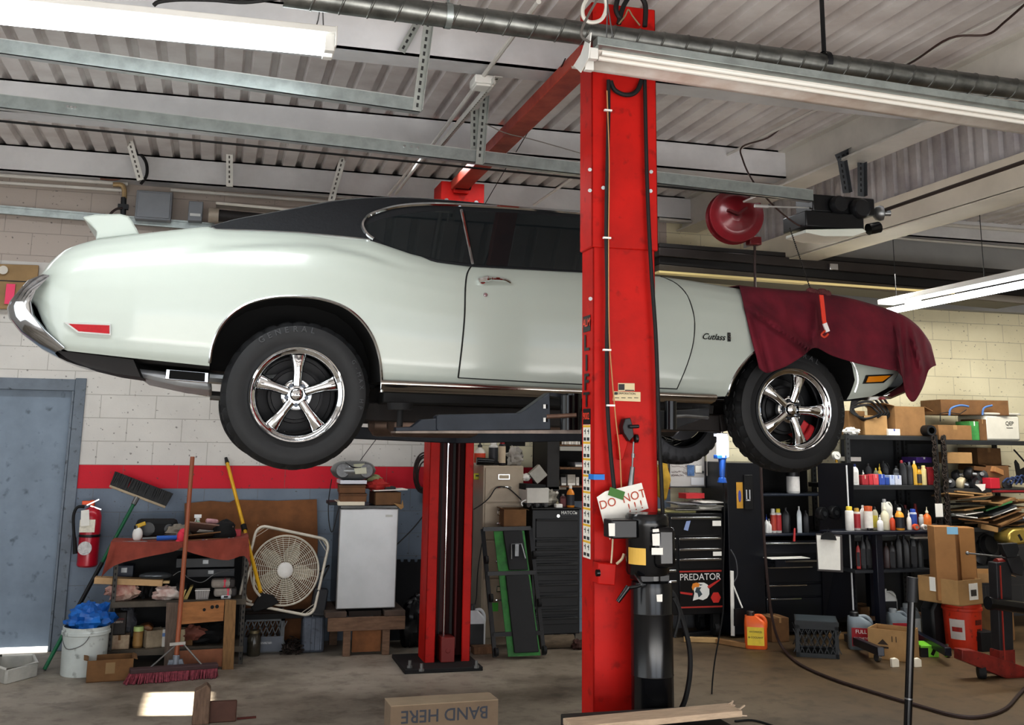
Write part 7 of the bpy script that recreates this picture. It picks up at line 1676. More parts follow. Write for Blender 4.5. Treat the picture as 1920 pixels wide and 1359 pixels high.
# tall black cabinet
NV_ = mat('#0d1018', .35, var=.2, sc=5); YB = 8.52
bc = thing('storage_cabinet', 'tall black cabinet with open shelves and drawers behind the front wheel', 'cabinet', tuple(P(1480, 1170, Y=YB)))
def pz_(py): return P(1480, py, Y=YB).z
bx0, bxm, bx1 = P(1366, 1000, Y=YB).x, P(1432, 1000, Y=YB).x, P(1532, 1000, Y=YB).x
part('side_locker', MB().box((bx0, YB, .03), (bxm, YB+.5, pz_(868))), NV_, bc, bevel=.004)
part('cabinet_back', MB().box((bxm, YB+.46, .03), (bx1+.2, YB+.5, pz_(868))), BLACKM, bc)
part('top_panel', MB().box((bxm, YB, pz_(874)), (bx1+.2, YB+.5, pz_(868))), NV_, bc)
for y in (926, 1001): part('shelf_board', MB().box((bxm, YB+.01, pz_(y+4)), (bx1+.2, YB+.46, pz_(y))), mat('#1a2230', .4), bc, bevel=.003)
part('base_unit', MB().box((bxm, YB+.03, .03), (bx1+.15, YB+.5, pz_(1014))), NV_, bc)
for i, (a, b) in enumerate(((1017, 1038), (1062, 1092), (1096, 1118), (1121, 1165))):
    d = part('drawer', MB().box((bxm+.01, YB, pz_(b)), (bx1+.08, YB+.03, pz_(a))), NV_, bc, bevel=.004); part('drawer_pull', MB().box((bxm+.01, YB-.008, pz_(a+3)), (bx1-(0 if i == 0 else .06*i), YB, pz_(a))), CHROME2, d, bevel=.002)
od = part('open_drawer', MB().box((bxm+.01, YB-.16, pz_(1058)), (bx1+.02, YB+.02, pz_(1052))).box((bxm+.01, YB-.17, pz_(1058)), (bx1+.02, YB-.155, pz_(1046))), NV_, bc); part('drawer_pull', MB().box((bxm+.10, YB-.18, pz_(1049)), (bx1+.02, YB-.17, pz_(1046))), CHROME2, od)
part('cabinet_door', MB().prism([Vector((bx1+.02, YB-.02, pz_(868))), P(1600, 868, Y=8.2), P(1604, 1152, Y=8.2), Vector((bx1+.02, YB-.02, .1))], (.01, .02, 0)), NV_, bc, label='open black cabinet door')
part('door_edge', MB().bar(P(1587, 872, Y=8.21), P(1600, 1144, Y=8.21), .008, .012), mat('#d4d6d8', .4), bc)
stk = MB().box(*fbox(1381, 904, 1393, 953, YB-.004, .003)); part('door_sticker', stk, mat('#c7973a', .5, var=.2), bc); part('sticker_mark', MB().ball(P(1387, 930, Y=YB-.005), (.014, .002, .05), 10, 8), mat('#4a4f9a', .4), bc)
part('door_pocket', MB().box(*fbox(1396, 890, 1412, 955, YB-.02, .02)), BLACKP, bc, bevel=.003); part('pocket_mark', MB().box(*fbox(1399, 918, 1401, 938, YB-.024, .003)).box(*fbox(1405, 918, 1407, 938, YB-.024, .003)).box(*fbox(1399, 936, 1407, 939, YB-.024, .003)), mat('#b5b6ba', .4), bc)
bottle('white_tub', 'white tub with a black lid in the upper cabinet compartment', 'tub', 1494, 925, 25, 40, YB+.06, 'tub', '#e2e0dd', '#17171a', '#d5d2cf', z0=pz_(926), rz=0)
for x, w, h, kd, col, cap, lb_, lab in [(1439, 8, 34, 'cone', '#e5e5e2', '#3450a8', None, 'white bottle with a blue nozzle'), (1444, 10, 26, 'cone', '#e9e7e4', '#dfdfdc', None, 'small white nozzle bottle'), (1453, 11, 44, 'can', '#d9d5d0', '#e4e2dd', '#b34a3a', 'white can with a red label'), (1463, 12, 44, 'can', '#d6d1cc', '#d6c23c', '#b0373a', 'red and white can with a yellow cap'), (1501, 9, 48, 'quart', '#d4dadd', '#e6e6e4', None, 'tall pale bottle'), (1477, 16, 46, 'quart', '#17181b', '#26272a', None, 'black oil bottle'), (1514, 12, 40, 'quart', '#17171b', '#1d1d20', None, 'small black bottle at the right')]:
    bottle('bottle', lab+' on the middle shelf of the black cabinet', 'bottle', x, 1000, w, h, YB+.1, kd, col, cap, lb_, z0=pz_(1001), rz=0)
solo('pry_tool', MB().cyl(P(1489, 1015, Y=YB-.02), P(1490, 990, Y=YB-.02), .012, .008, n=8), mat('#c03a3a', .4), 'red tool handle hanging from the cabinet middle shelf', 'tool')
sm_ = MB(); sheet(sm_, P(1475, 1049, Y=YB-.08)+Vector((0, 0, .012)), .38, .13, .05, .006); solo('white_form', sm_, PAPER, 'white forms lying in the open cabinet drawer', 'paper')
for i, (px, lab) in enumerate(((1546, 'left of two black tape reels'), (1568, 'right of two black tape reels'))):
    q = P(px, 963-2*i, Y=8.3); t = thing('tape_reel', lab+' resting on the table corner', 'reel', tuple(q)); part('reel_ring', MB().lathe([(.05, 0), (.055, -.01), (.055, -.05), (.05, -.06), (.03, -.05), (.03, -.01)], q, (.3, -1, 0), 22), BLACKP, t); part('hub', MB().cyl(q+Vector((0, -.01, 0)), q+Vector((0, .04, 0)), .02), DARKST, t)
cb_ = thing('clipboard', 'clipboard with white sheets hanging at the table corner', 'clipboard', tuple(P(1555, 1070, Y=7.95)))
part('backing', MB().prism([P(a, b, Y=7.95) for a, b in [(1530, 1000), (1579, 1003), (1581, 1073), (1533, 1070)]], (0, .006, 0)), mat('#4e4a4a', .6), cb_); part('paper', MB().prism([P(a, b, Y=7.945) for a, b in [(1531, 1003), (1575, 1006), (1576, 1069), (1535, 1067)]], (0, .003, 0)), PAPER, cb_); part('clip', MB().prism([P(a, b, Y=7.93) for a, b in [(1541, 1004), (1547, 998), (1560, 998), (1567, 1006), (1569, 1013), (1540, 1011)]], (0, .01, 0)).tube([P(1550, 998, Y=7.94), P(1553, 990, Y=7.94), P(1557, 998, Y=7.94)], .003), DARKST, cb_)
# dark table
NVY = mat('#131726', .35, var=.2, sc=6); YT = 8.0
zt = P(1660, 995, Y=YT).z; tx0, tx1 = P(1558, 990, Y=YT).x, P(1755, 990, Y=YT).x
tb = thing('work_table', 'dark navy work table crowded with bottles', 'table', ((tx0+tx1)/2, YT+.2, 0))
part('table_top', MB().prism([Vector((tx0-.02, YT+.15, zt-.03)), Vector((tx0+.03, YT+.04, zt-.03)), Vector((tx0+.35, YT-.03, zt-.03)), Vector((tx1, YT-.02, zt-.03)), Vector((tx1, YT+.4, zt-.03))], (0, 0, .03)), NVY, tb, bevel=.006)
lx = P(1653, 1100, Y=YT+.02).x; part('leg', MB().box((lx-.032, YT+.02, .10), (lx+.032, YT+.09, zt-.03)), NVY, tb, bevel=.005); part('leg', MB().box((lx+.1, YT+.33, .10), (lx+.16, YT+.4, zt-.03)), NVY, tb)
part('under_shelf', MB().box((tx0+.26, YT+.08, P(1680, 1076, Y=YT).z), (tx1, YT+.4, P(1680, 1070, Y=YT).z)), mat('#3a3d42', .5, .2, var=.2), tb, bevel=.003)
part('foot_beam', MB().bar(P(1588, 1195, Y=8.15), P(1652, 1222, Z=.12), .05, .06, Z3), NVY, tb, bevel=.004); part('foot_beam', MB().bar(P(1700, 1180, Y=8.2), P(1778, 1222, Z=.10), .05, .06, Z3), NVY, tb, bevel=.004)
for px, py in ((1646, 1240), (1777, 1232)): c = P(px, py, Z=0); part('caster', MB().cyl((c.x-.012, c.y, .035), (c.x+.014, c.y, .03), .033, n=14).cyl((c.x, c.y, .05), (c.x, c.y, .10), .012), CHROME2, tb)
zt += .001
for x, yb, w, h, dy, kd, col, cap, lb_, tx, lab in [
 (1598, 989, 16, 44, .02, 'can', '#e9e7e2', '#e0c545', None, None, 'white bottle with a wide yellow cap at the left end of the table'), (1611, 985, 13, 40, .06, 'can', '#cfc8c2', '#b5913f', '#a83038', None, 'red-labelled can with a gold cap second from the left'), (1621, 986, 12, 44, .12, 'quart', '#e4e3de', '#dedcd6', None, None, 'plain white bottle behind the gold-capped can'),
 (1632, 986, 16, 44, .03, 'tube', '#dd6a3c', '#1b1b1d', '#ece7df', None, 'orange and white tube standing on a black cap'), (1644, 990, 11, 42, .08, 'quart', '#b8b39a', '#26262a', '#cfc24a', None, 'clear yellow-labelled bottle beside the orange tube'), (1653, 994, 12, 29, -.01, 'cone', '#e9e9e7', '#eeeeec', None, None, 'short white nozzle bottle at the table front'),
 (1663, 991, 16, 51, .05, 'cone', '#ded9c0', '#e0dcc6', None, None, 'tall cream nozzle bottle'), (1668, 985, 20, 54, .2, 'jug', '#dcdad0', '#8c8c8c', None, None, 'white jug standing behind the cream nozzle bottle'), (1677, 991, 10, 27, .02, 'round', '#c9502e', '#dcdad6', None, None, 'small orange bottle right of the cream bottle'),
 (1693, 993, 17, 41, .0, 'round', '#e0a03c', '#e9e7e0', '#23252c', None, 'white-shouldered bottle with dark label and orange foot'), (1687, 982, 8, 33, .14, 'can', '#c9742e', '#d98a38', None, None, 'slim orange can behind the dark-labelled bottle'), (1707, 993, 9, 36, .04, 'cone', '#e3e2dc', '#e6e5e0', None, None, 'narrow white bottle right of the dark-labelled bottle'),
 (1717, 982, 14, 36, .12, 'can', '#c6cad6', '#2c4ba5', '#33509f', None, 'blue-capped white can toward the right of the table'), (1731, 981, 10, 26, .12, 'can', '#b9b9b8', '#c9c4b4', None, None, 'grey can right of the blue-capped can'), (1742, 984, 15, 40, .1, 'cone', '#dd7434', '#d8d0b4', '#e08038', None, 'orange bottle with pale nozzle near the right end')]:
    bottle('bottle', lab, 'bottle', x, yb, w, h, YT+dy, kd, col, cap, lb_, z0=zt, rz=0, txt=tx)
for px, r, col, lab in ((1717, .026, '#d5562e', 'orange screw lid lying at the table front'), (1733, .024, '#d7d5d0', 'white spray nozzle lying at the table front'), (1741, .022, '#3a3026', 'dark cap lying right of the white nozzle'), (1753, .026, '#232427', 'black lid at the right end of the table')):
    q = Vector((P(px, 985, Y=YT+.01).x, YT+.01, zt+r)); t = thing('screw_cap', lab, 'cap', tuple(q)); part('cap_shell', MB().lathe([(.004, .02), (r*.9, .02), (r, .014), (r, -.02), (r*.7, -.02)], q, (-.2, -1, 0), 18), mat(col, .5), t); part('cap_face', MB().cyl(q+Vector((-.003, -.019, 0)), q+Vector((-.005, -.023, 0)), r*.5, n=14), mat('#77706a', .5), t)
random.seed(9)
zu = P(1680, 1070, Y=YT).z+.001
for x, w, h, kd, col, lab in [(1612, 8, 48, 'quart', '#b5322e', 'red bottle at the left end'), (1622, 11, 58, 'quart', '#1c1d20', 'black oil bottle next to the red one'), (1634, 15, 60, 'jug', '#191a1d', 'black jug left of the table leg'), (1666, 12, 46, 'quart', '#3f2a2a', 'brownish bottle right of the table leg'), (1677, 13, 48, 'quart', '#2c2a2c', 'dark grey bottle third from the leg'), (1690, 14, 62, 'quart', '#15161a', 'tall black bottle in the middle'), (1704, 15, 60, 'jug', '#121317', 'black jug right of the tall bottle'), (1718, 14, 62, 'quart', '#1e2024', 'leaning black bottle near the right'), (1729, 11, 52, 'quart', '#3c4042', 'grey-green bottle at the right end')]:
    bottle('bottle', lab+' on the shelf under the table', 'bottle', x, 1068, w, h, YT+.16, kd, col, '#202124', '#2b2c30' if random.random() < .5 else None, z0=zu, rz=0)
slab('white_strip', 'white plastic strip lying high under the table top at the right', 'strip', 1714, 1006, 1741, 1010, YT+.1, .06, PAPER)
# steel shelving along the wall
SHV = mat('#3c3e40', .5, .3, var=.35, sc=6); YG = 8.40
def zpx(px, py, Y=YG): return P(px, py, Y=Y).z
def bay(name, label, xa, xb, rows_, ups):
    t = thing(name, label, 'shelf', (P((xa+xb)/2, 900, Y=YG).x, 8.7, 0))
    for yl, yr in rows_:
        a, b = P(xa, yl, Y=YG), P(xb, yr, Y=YG); z = (a.z+b.z)/2
        part('shelf_board', MB().box((a.x, YG, z-.04), (b.x, 9.0, z)), SHV, t, bevel=.003)
    for px in ups:
        x = P(px, 900, Y=YG).x
        for y in (YG-.01, 8.96):
            m = MB().box((x-.02, y, 0), (x+.02, y+.03, zpx(1700, 815)))
            m.slot(1)
            for q in range(40): m.box((x-.007, y-.001, .05+q*.042), (x+.007, y, .068+q*.042))
            part('upright', m, [SHV, BLACKM], t, smooth=0)
    return t
bay('shelf_bay', 'dark steel shelving behind the navy table', 1583, 1752, ((813, 820), (906, 913), (1005, 1005)), (1592, 1758))
bay('shelf_bay', 'dark steel shelving at the right edge heaped with cardboard', 1768, 1960, ((822, 830), (912, 920), (985, 992), (1062, 1062)), (1774, 1950))
part('back_panel', MB().box((P(1583, 900, Y=9.0).x, 9.012, .1), (P(1757, 900, Y=9.0).x, 9.035, zpx(1660, 818))), mat('#45474a', .6, var=.2), bpy.data.objects['shelf_bay'])
rnd = random.Random(31)
for j, (xa, xb) in enumerate(((1752, 1766), (1768, 1786))):
    m = MB()
    for i in range(46):
        t = i/45; q = P(lerp(xa, xb, t*.8)+rnd.uniform(-2, 2), lerp(822, 1055, t), Y=8.33); m.tube([q+Vector((.018*math.cos(a*PI/3), .012*math.sin(a*PI/3)*(i % 2), .024*math.sin(a*PI/3))) for a in range(6)], .006, 5, True)
    solo('hanging_chain', m, mat('#3d332c', .5, .5, var=.4, sc=30), ('left', 'right')[j]+' rusty chain hanging down the shelving upright', 'chain', smooth=40)
tg = thing('hang_tag', 'white printed tag hanging below the chains on the shelving upright', 'tag', tuple(P(1762, 970, Y=8.3))); part('tag_board', MB().box(*fbox(1754, 945, 1769, 972, 8.3, .01)), BLACKP, tg); part('tag_paper', MB().box(*fbox(1754, 944, 1768, 969, 8.295, .004)), PAPER, tg)
zA = (zpx(1583, 813)+zpx(1752, 820))/2+.001; zB = (zpx(1583, 906)+zpx(1752, 913))/2+.001
carton('cardboard_box', 'plain cardboard box under the hose coil on the top shelf', 'box', 1587, 770, 1621, 813, YG+.1, .3, CARD, zA, rz=.1)
carton('cardboard_box', 'written-on cardboard box beside the hose coil on the top shelf', 'box', 1621, 779, 1664, 815, YG+.03, .3, CARD2, zA)
carton('cardboard_box', 'large open cardboard box with spread flaps on the top shelf', 'box', 1672, 762, 1734, 817, YG+.05, .36, CARD, zA, True, rz=.12, flaps=.9)
carton('white_card', 'small white printed card box on the top shelf edge', 'box', 1666, 804, 1688, 815, YG+.0, .06, PAPER, zA, tape=mat('#4a5a9a', .6))
solo('white_cloth', crumple((P(1596, 803, Y=YG+.04).x, YG+.05, zA+.03), (.08, .05, .035), 3.3, amp=.5), PAPER, 'white cloth scrap at the left end of the top shelf', 'cloth', smooth=40)
m = MB(); rnd = random.Random(4)
for q in range(5):
    ce = P(1622+q*3, 772-q*2, Y=YG+.0+.03*q); m.tube([ce+Vector(((.13+.015*q)*math.cos(a*PI/14), .03*math.sin(a*PI/5), (.06+.022*q)*math.sin(a*PI/14))) for a in range(28)], .011, 6, True)
solo('hose_coil', m, RUBBER, 'black hose coil lying over the boxes on the top shelf', 'hose', smooth=50)
solo('plastic_sheet', crumple((P(1645, 758, Y=8.8).x, 8.8, zA+.25), (.10, .08, .09), 4.1, amp=.4), mat('#b7b29f', .4, var=.2), 'pale plastic sheeting behind the hose coil', 'plastic', smooth=30)
pe = P(1747, 807, Y=YG-.06); t = thing('steel_pipe', 'open steel pipe end between the two shelving bays', 'pipe', tuple(pe)); part('pipe_tube', MB().lathe([(.028, .0), (.045, 0), (.048, -.01), (.046, -.5), (.028, -.45)], pe, (-.15, -1, 0), 22, cap=False), DARKST, t); part('dark_bore', MB().cyl(pe+Vector((0, .2, 0)), pe+Vector((0, .22, 0)), .044), BLACKM, t)
zA2 = (zpx(1768, 822)+zpx(1960, 830))/2+.001; zB2 = (zpx(1768, 912)+zpx(1960, 920))/2+.001; zC2 = (zpx(1768, 985)+zpx(1960, 992))/2+.001
carton('cardboard_box', 'brown box with a torn top at the left of the right top shelf', 'box', 1760, 797, 1822, 820, YG+.0, .3, CARD, zA2)
carton('cardboard_box', 'big flat brown box tilted over the pile on the right top shelf', 'box', 1778, 750, 1890, 782, YG+.06, .4, CARD3, zA2+.23, True, rz=-.18, flaps=0)
solo('blue_strap', MB().tube(smoothpath([P(1780, 779, Y=YG), P(1783, 766, Y=YG), P(1800, 760, Y=YG), P(1816, 762, Y=YG)], 5), .010, 8).tube(smoothpath([P(1842, 778, Y=YG), P(1845, 765, Y=YG), P(1860, 760, Y=YG)], 5), .010, 8), mat('#5a7cb0', .7, var=.2), 'blue webbing handles showing under the big flat box', 'strap', smooth=60)
carton('green_carton', 'green and white carton under the big flat box', 'box', 1819, 790, 1836, 820, YG+.02, .2, mat('#4d9a54', .6, var=.4, sc=14), zA2, tape=PAPER)
carton('cardboard_box', 'brown carton between the green carton and the white bin', 'box', 1836, 786, 1850, 822, YG+.03, .25, CARD3, zA2)
bn = thing('plastic_bin', 'white bin with handwriting at the right end of the top shelf', 'bin', tuple(P(1890, 824, Y=YG))); part('bin_body', MB().box((P(1852, 800, Y=YG).x, YG+.03, zA2), (P(1917, 800, Y=YG).x, YG+.42, zA2+.235)), mat('#dcd9cd', .5, var=.1), bn, bevel=.02); part('bin_lid', MB().box((P(1850, 800, Y=YG).x, YG+.02, zA2+.235), (P(1919, 800, Y=YG).x, YG+.43, zA2+.255)), mat('#c9c6bb', .5), bn, bevel=.006)
tm = MB(); text_mb(tm, 'QEP', P(1893, 797, Y=YG+.028), X3, Z3, .05, .001); tm.cbox(P(1893, 802, Y=YG+.028), (.07, .002, .004)); part('bin_lettering', tm, BLACKP, bn, smooth=0)
solo('rack_wire', MB().tube([P(a, b, Y=YG) for a, b in [(1763, 790), (1763, 775), (1776, 773), (1800, 776), (1812, 768)]], .004), BLACKM, 'bent wire rack piece at the left of the big flat box', 'wire')
# second shelf: bottles and boxes
for x, w, h, dy, kd, col, cap, lb_, lab in [(1606, 14, 38, .02, 'quart', '#e4e3df', '#27346a', '#d9d6d2', 'white bottle with a navy cap at the left end'), (1621, 10, 26, .14, 'cone', '#cfccc4', '#d8d6d0', None, 'pale funnel-topped bottle behind the red boxes'), (1632, 13, 38, .16, 'quart', '#1c1d21', '#2a2b2e', None, 'dark bottle behind the red boxes'), (1645, 9, 30, .12, 'quart', '#77785e', '#b9a53c', None, 'olive bottle behind the pink-red box'), (1652, 9, 38, .14, 'cone', '#c4a43a', '#d9bc4a', None, 'yellow nozzle bottle behind the blue boxes'), (1664, 15, 44, .2, 'jug', '#15161a', '#222327', None, 'black jug behind the blue boxes'), (1684, 13, 34, .12, 'quart', '#26282b', '#1b1c1f', '#6a6d70', 'dark grey-labelled bottle'), (1698, 14, 46, .04, 'jug', '#1a1b1e', '#8e2c33', None, 'black jug with a dark red cap'), (1709, 13, 42, .05, 'quart', '#202124', '#5a6070', None, 'black bottle right of the red-capped jug'), (1718, 11, 44, .05, 'quart', '#d1a52b', '#e0d8b8', None, 'yellow bottle with a pale cap'), (1728, 11, 34, .02, 'round', '#c99a2c', '#2a2a2c', '#4a4238', 'yellow and dark bottle leaning in the row'), (1736, 10, 36, .0, 'can', '#dccb94', '#d8c88e', None, 'tall cream can at the right')]:
    bottle('bottle', lab+' on the second shelf', 'bottle', x, 905, w, h, YG+dy, kd, col, cap, lb_, z0=zB, rz=0)
for x0, x1, h, col, tp_, lab in [(1616, 1629, 13, '#a8343c', '#cfc7ae', 'red box with a beige label'), (1629, 1637, 14, '#c23a44', None, 'small red box'), (1637, 1648, 15, '#d2545a', '#e0a8a4', 'pink-red box'), (1648, 1660, 15, '#3d57a8', '#c9d0e4', 'blue box with a white band'), (1660, 1668, 9, '#2f4f9c', None, 'low blue box'), (1668, 1678, 13, '#b9c6e0', '#4a66b0', 'white and blue box'), (1678, 1691, 13, '#c9cedb', '#4560a8', 'pale box with blue top')]:
    carton('filter_box', lab+' at the front of the second shelf', 'box', x0+.4, 904-h, x1-.4, 904, YG+.005, .09, mat(col, .6, var=.15, sc=30), zB, tape=mat(tp_, .6) if tp_ else None)
carton('purple_box', 'purple and white box on the bottles at the right of the second shelf', 'box', 1716, 857, 1747, 872, YG+.2, .2, mat('#5a3b94', .5, var=.3, sc=8), zB+.19, tape=mat('#dfe2e8', .5), rz=.1)
carton('red_carton', 'dark red shrink-wrapped pack at the right end of the second shelf', 'box', 1740, 876, 1755, 902, YG+.03, .14, mat('#9a2c34', .35, var=.4, sc=20), zB, tape=None)
slab('white_carton', 'flat white carton lying across the left end of the second shelf', 'box', 1586, 861, 1615, 869, YG+.2, .2, PAPER, zB+.2)
gg = P(1568, 854, Y=8.45); t = thing('pressure_gauge', 'round white pressure gauge on top of the black cabinet door', 'gauge', tuple(gg)); part('dial', MB().lathe([(.004, .02), (.032, .02), (.036, .014), (.036, -.02), (.01, -.02)], gg, (0, -1, 0), 22), mat('#d9d8d2', .4), t); part('needle', MB().cbox(gg+Vector((0, -.022, 0)), (.03, .001, .003), (0, .6, 0)), BLACKG, t); part('stem', MB().cyl(gg+Vector((0, 0, -.06)), gg+Vector((0, 0, -.03)), .012), mat('#b8923a', .4, .6), t)
# right bay, second shelf: parts and boxes
carton('cardboard_box', 'light brown box lying tilted on the parts of the right bay', 'box', 1781, 848, 1824, 863, YG+.02, .2, CARD2, zB2+.22, tape=None, rz=-.25)
carton('cardboard_box', 'dark brown box with a label high in the right bay', 'box', 1833, 840, 1877, 868, YG+.25, .28, CARD3, zB2+.16, tape=CARD)
slab('cardboard_flap', 'dark cardboard flap under the labelled box in the right bay', 'cardboard', 1822, 864, 1868, 872, YG+.1, .2, CARD3, zB2+.15, .1, .08)
carton('cardboard_box', 'open dark carton of packets in the middle of the right bay', 'box', 1857, 873, 1894, 912, YG+.08, .24, CARD3, zB2, True, rz=-.2, flaps=.4)
slab('packet', 'tan packet sticking out of the open dark carton', 'packet', 1862, 876, 1884, 886, YG+.06, .1, mat('#b8895a', .6), zB2+.13, .2, .3)
carton('red_box', 'bright red box at the front of the right bay', 'box', 1855, 896, 1875, 910, YG-.01, .1, mat('#cf2f42', .5), zB2, tape=None, rz=.15)
rnd = random.Random(15); PM = [mat('#d0c4a4', .5, .1, var=.3, sc=12), mat('#3a3b3e', .45, .4, var=.4, sc=9), mat('#8f9092', .35, .7, var=.3, sc=14), mat('#232427', .5, .2, var=.3, sc=9)]
for i, (px, py, r, mi, lab) in enumerate([(1800, 894, .06, 0, 'cream cast gearbox cover'), (1781, 900, .05, 3, 'dark housing left of the cream cover'), (1792, 878, .055, 1, 'grey starter motor over the cream cover'), (1815, 872, .06, 3, 'black cylinder behind the cream cover'), (1823, 893, .06, 1, 'dark pump body right of the cream cover'), (1838, 880, .065, 3, 'black blower housing left of the open carton'), (1832, 904, .045, 2, 'bright bracket at the front edge'), (1810, 908, .035, 2, 'small bright rod end at the front edge'), (1845, 902, .05, 1, 'dark motor beside the red box'), (1886, 905, .05, 3, 'dark clamp right of the red box')]):
    z = zB2+max(r*.7, (905-py)*.004); q = P(px, py, Y=YG+.08+.02*(i % 3)); q.z = z; t = thing('machine_part', lab+' in the right bay', 'machine part', tuple(q)); ax = (rnd.uniform(-1, 1), -1, rnd.uniform(-.4, .6))
    part('casting', MB().lathe([(r*.5, r*.6), (r*.95, r*.5), (r, .0), (r*.8, -r*.5), (r*.4, -r*.7)], q, ax, 12), PM[mi], t, bevel=.002); part('shaft', MB().cyl(q, q+Vector(ax).normalized()*r*1.2, r*.28, n=10), PM[2], t); part('lug', MB().cbox(q+Vector((r*.8, -.01, -r*.3)), (r*.7, r*.3, r*.35), (0, rnd.uniform(-1, 1), 0)), PM[mi], t, bevel=.002)
solo('steering_arm', MB().prism([P(a, b, Y=YG-.0) for a, b in [(1903, 866), (1905, 862), (1911, 870), (1913, 880), (1930, 872), (1930, 905), (1903, 906), (1907, 892)]], (0, .012, 0)).tube([P(1901, 843, Y=YG), P(1918, 862, Y=YG), P(1935, 880, Y=YG)], .008), BLACKP, 'black bracket plate with an upright rod at the right edge', 'bracket')
for i in range(4): pipe(('first', 'second', 'third', 'fourth')[i]+' blue-grey cable curl right of the open dark carton', smoothpath([P(1880+i*9, 905, Y=YG), P(1888+i*9, 897-2*i, Y=YG), P(1900+i*8, 900, Y=YG), P(1896+i*9, 908, Y=YG)], 5), .009, mat('#3a4a72', .6, var=.4), 'blue_cable', 'cable')
# flattened cardboard heaped on the third shelf of the right bay
rnd = random.Random(44)
heap = [(1805, 925, .30, CARD2, 'topmost pale sheet on the left'), (1815, 934, .34, CARD, 'broad sheet under the topmost left one'), (1842, 928, .05, CARD, 'upright strip leaning on the left heap'), (1870, 940, .2, CARD, 'short sheet sticking out at the centre'), (1800, 946, .22, BLACKM, 'black plastic bag between sheets'), (1808, 955, .24, CARD2, 'box lid with a white label'), (1806, 962, .22, PAPER, 'white catalogue in the left heap'), (1800, 970, .2, PAPER, 'white envelope at the left front'), (1812, 976, .28, CARD3, 'brown tube box at the left bottom'), (1862, 950, .26, mat('#3f7a48', .6), 'green folder on the slanting heap'), (1866, 956, .27, mat('#4a4d50', .6), 'dark grey folder under the green one'), (1868, 962, .28, PAPER, 'white sheet under the grey folder'), (1875, 968, .3, CARD3, 'dark brown sheet in the slanting heap'), (1880, 973, .32, CARD, 'mid brown sheet in the slanting heap'), (1888, 978, .34, CARD3, 'lowest dark sheet in the slanting heap'), (1905, 938, .22, CARD2, 'tan carton lid at the right edge'), (1912, 952, .2, CARD, 'folded tan carton at the right edge'), (1915, 970, .2, mat('#9fb0c0', .6), 'pale blue sheet at the right edge')]
for i, (px, py, w, m_, lab) in enumerate(heap):
    q = P(px, py, Y=YG+.08); b = MB(); q.z = max(q.z, zC2+.012); sheet(b, q, w, .26, rnd.uniform(-.25, .25), .014 if m_ is not PAPER else .008, (rnd.uniform(-.12, .02), -.32 if 1858 < px < 1895 else rnd.uniform(-.12, .12)))
    solo('cardboard_sheet', b, m_, lab+' on the third right-hand shelf', 'cardboard')
slab('red_rail', 'long red strip under the second shelf at the right', 'strip', 1862, 919, 1935, 923, YG-.02, .04, mat('#8e2428', .5))
slab('torn_card', 'torn cardboard flap hanging off the third right-hand shelf', 'cardboard', 1840, 985, 1872, 995, YG-.02, .05, CARD2, None, 0, .2)
solo('paper_scrap', MB().prism([P(a, b, Y=YG-.02) for a, b in [(1828, 908), (1848, 907), (1847, 918), (1842, 921), (1836, 914)]], (0, .004, 0)), PAPER, 'crumpled paper scrap hanging over the second right-hand shelf', 'paper')
for i, (px, py, r, m_, lab) in enumerate([(1822, 1030, .07, BLACKP, 'black motor'), (1850, 1022, .09, BLACKM, 'large black casting'), (1803, 1040, .06, BLACKM, 'black gearbox'), (1836, 1052, .06, BLACKP, 'dark bracketed part')]):
    q = P(px, py, Y=YG+.12); z_ = zpx(1860, 1062)+r; q.z = max(q.z, z_); t = thing('machine_part', lab+' on the lowest right-hand shelf', 'machine part', tuple(q)); part('casting', MB().lathe([(r*.5, r*.7), (r*.9, r*.6), (r, 0), (r*.7, -r*.7)], q, (.4-.2*i, -1, .2), 14), m_, t); part('flange', MB().lathe([(r*1.2, .01), (r*1.2, -.01)], q, (.4-.2*i, -1, .2), 8), m_, t)
yc_ = P(1905, 1005, Y=YG-.08); t = thing('brass_cover', 'polished brass-coloured cover at the right edge', 'cover', tuple(yc_)); part('cover_shell', MB().prism([P(a, b, Y=YG-.12) for a, b in [(1890, 1010), (1893, 998), (1902, 992), (1935, 990), (1935, 1018), (1905, 1022), (1893, 1018)]], (0, .2, 0)), mat('#c8b060', .3, .7, var=.2, sc=8), t, bevel=.02); part('slot', MB().prism([P(a, b, Y=YG-.122) for a, b in [(1908, 1003), (1912, 1001), (1918, 1012), (1914, 1014)]], (0, .004, 0)), BLACKM, t)
# floor in front
bottle('coolant_jug', 'orange fluid jug with a yellow label on the floor', 'jug', 1424, 1215, 42, 68, 8.05, 'jug', '#e0682c', '#3a2a24', '#e3c83e', z0=0, rz=-.5, txt='ANTIFREEZE|& COOLANT', txtc='#2a2a22')
carton('cardboard_box', 'weathered brown box right of the orange jug', 'box', 1447, 1158, 1480, 1213, 8.3, .25, CARD3, 0)
c = P(1541, 1242, Z=0); k = mpp(c); t = milk_crate('milk_crate', 'black milk crate upside down on the floor before the drawers', (c.x+.14, 7.80, 0), 80*k, .32, 66*k, mat('#2c2f31', .6, var=.25, sc=9), -.50)
part('crate_top', MB().box((-40*k+.01, -.15, 66*k-.004), (40*k-.01, .15, 66*k+.002)), mat('#343d42', .6, var=.3, sc=9), t, world=False)
SILV = '#7d868c'
bottle('oil_jug', 'silver oil jug with a red label left of the open carton', 'jug', 1622, 1212, 46, 68, 7.85, 'jug', SILV, '#17171a', '#b3202c', z0=0, rz=-.45, txt='FULL|SYNTHETIC')
bottle('oil_jug', 'silver oil jug behind the black jack handle', 'jug', 1692, 1200, 40, 62, 8.05, 'jug', SILV, '#9aa0a4', '#a8242e', z0=0, rz=-.2)
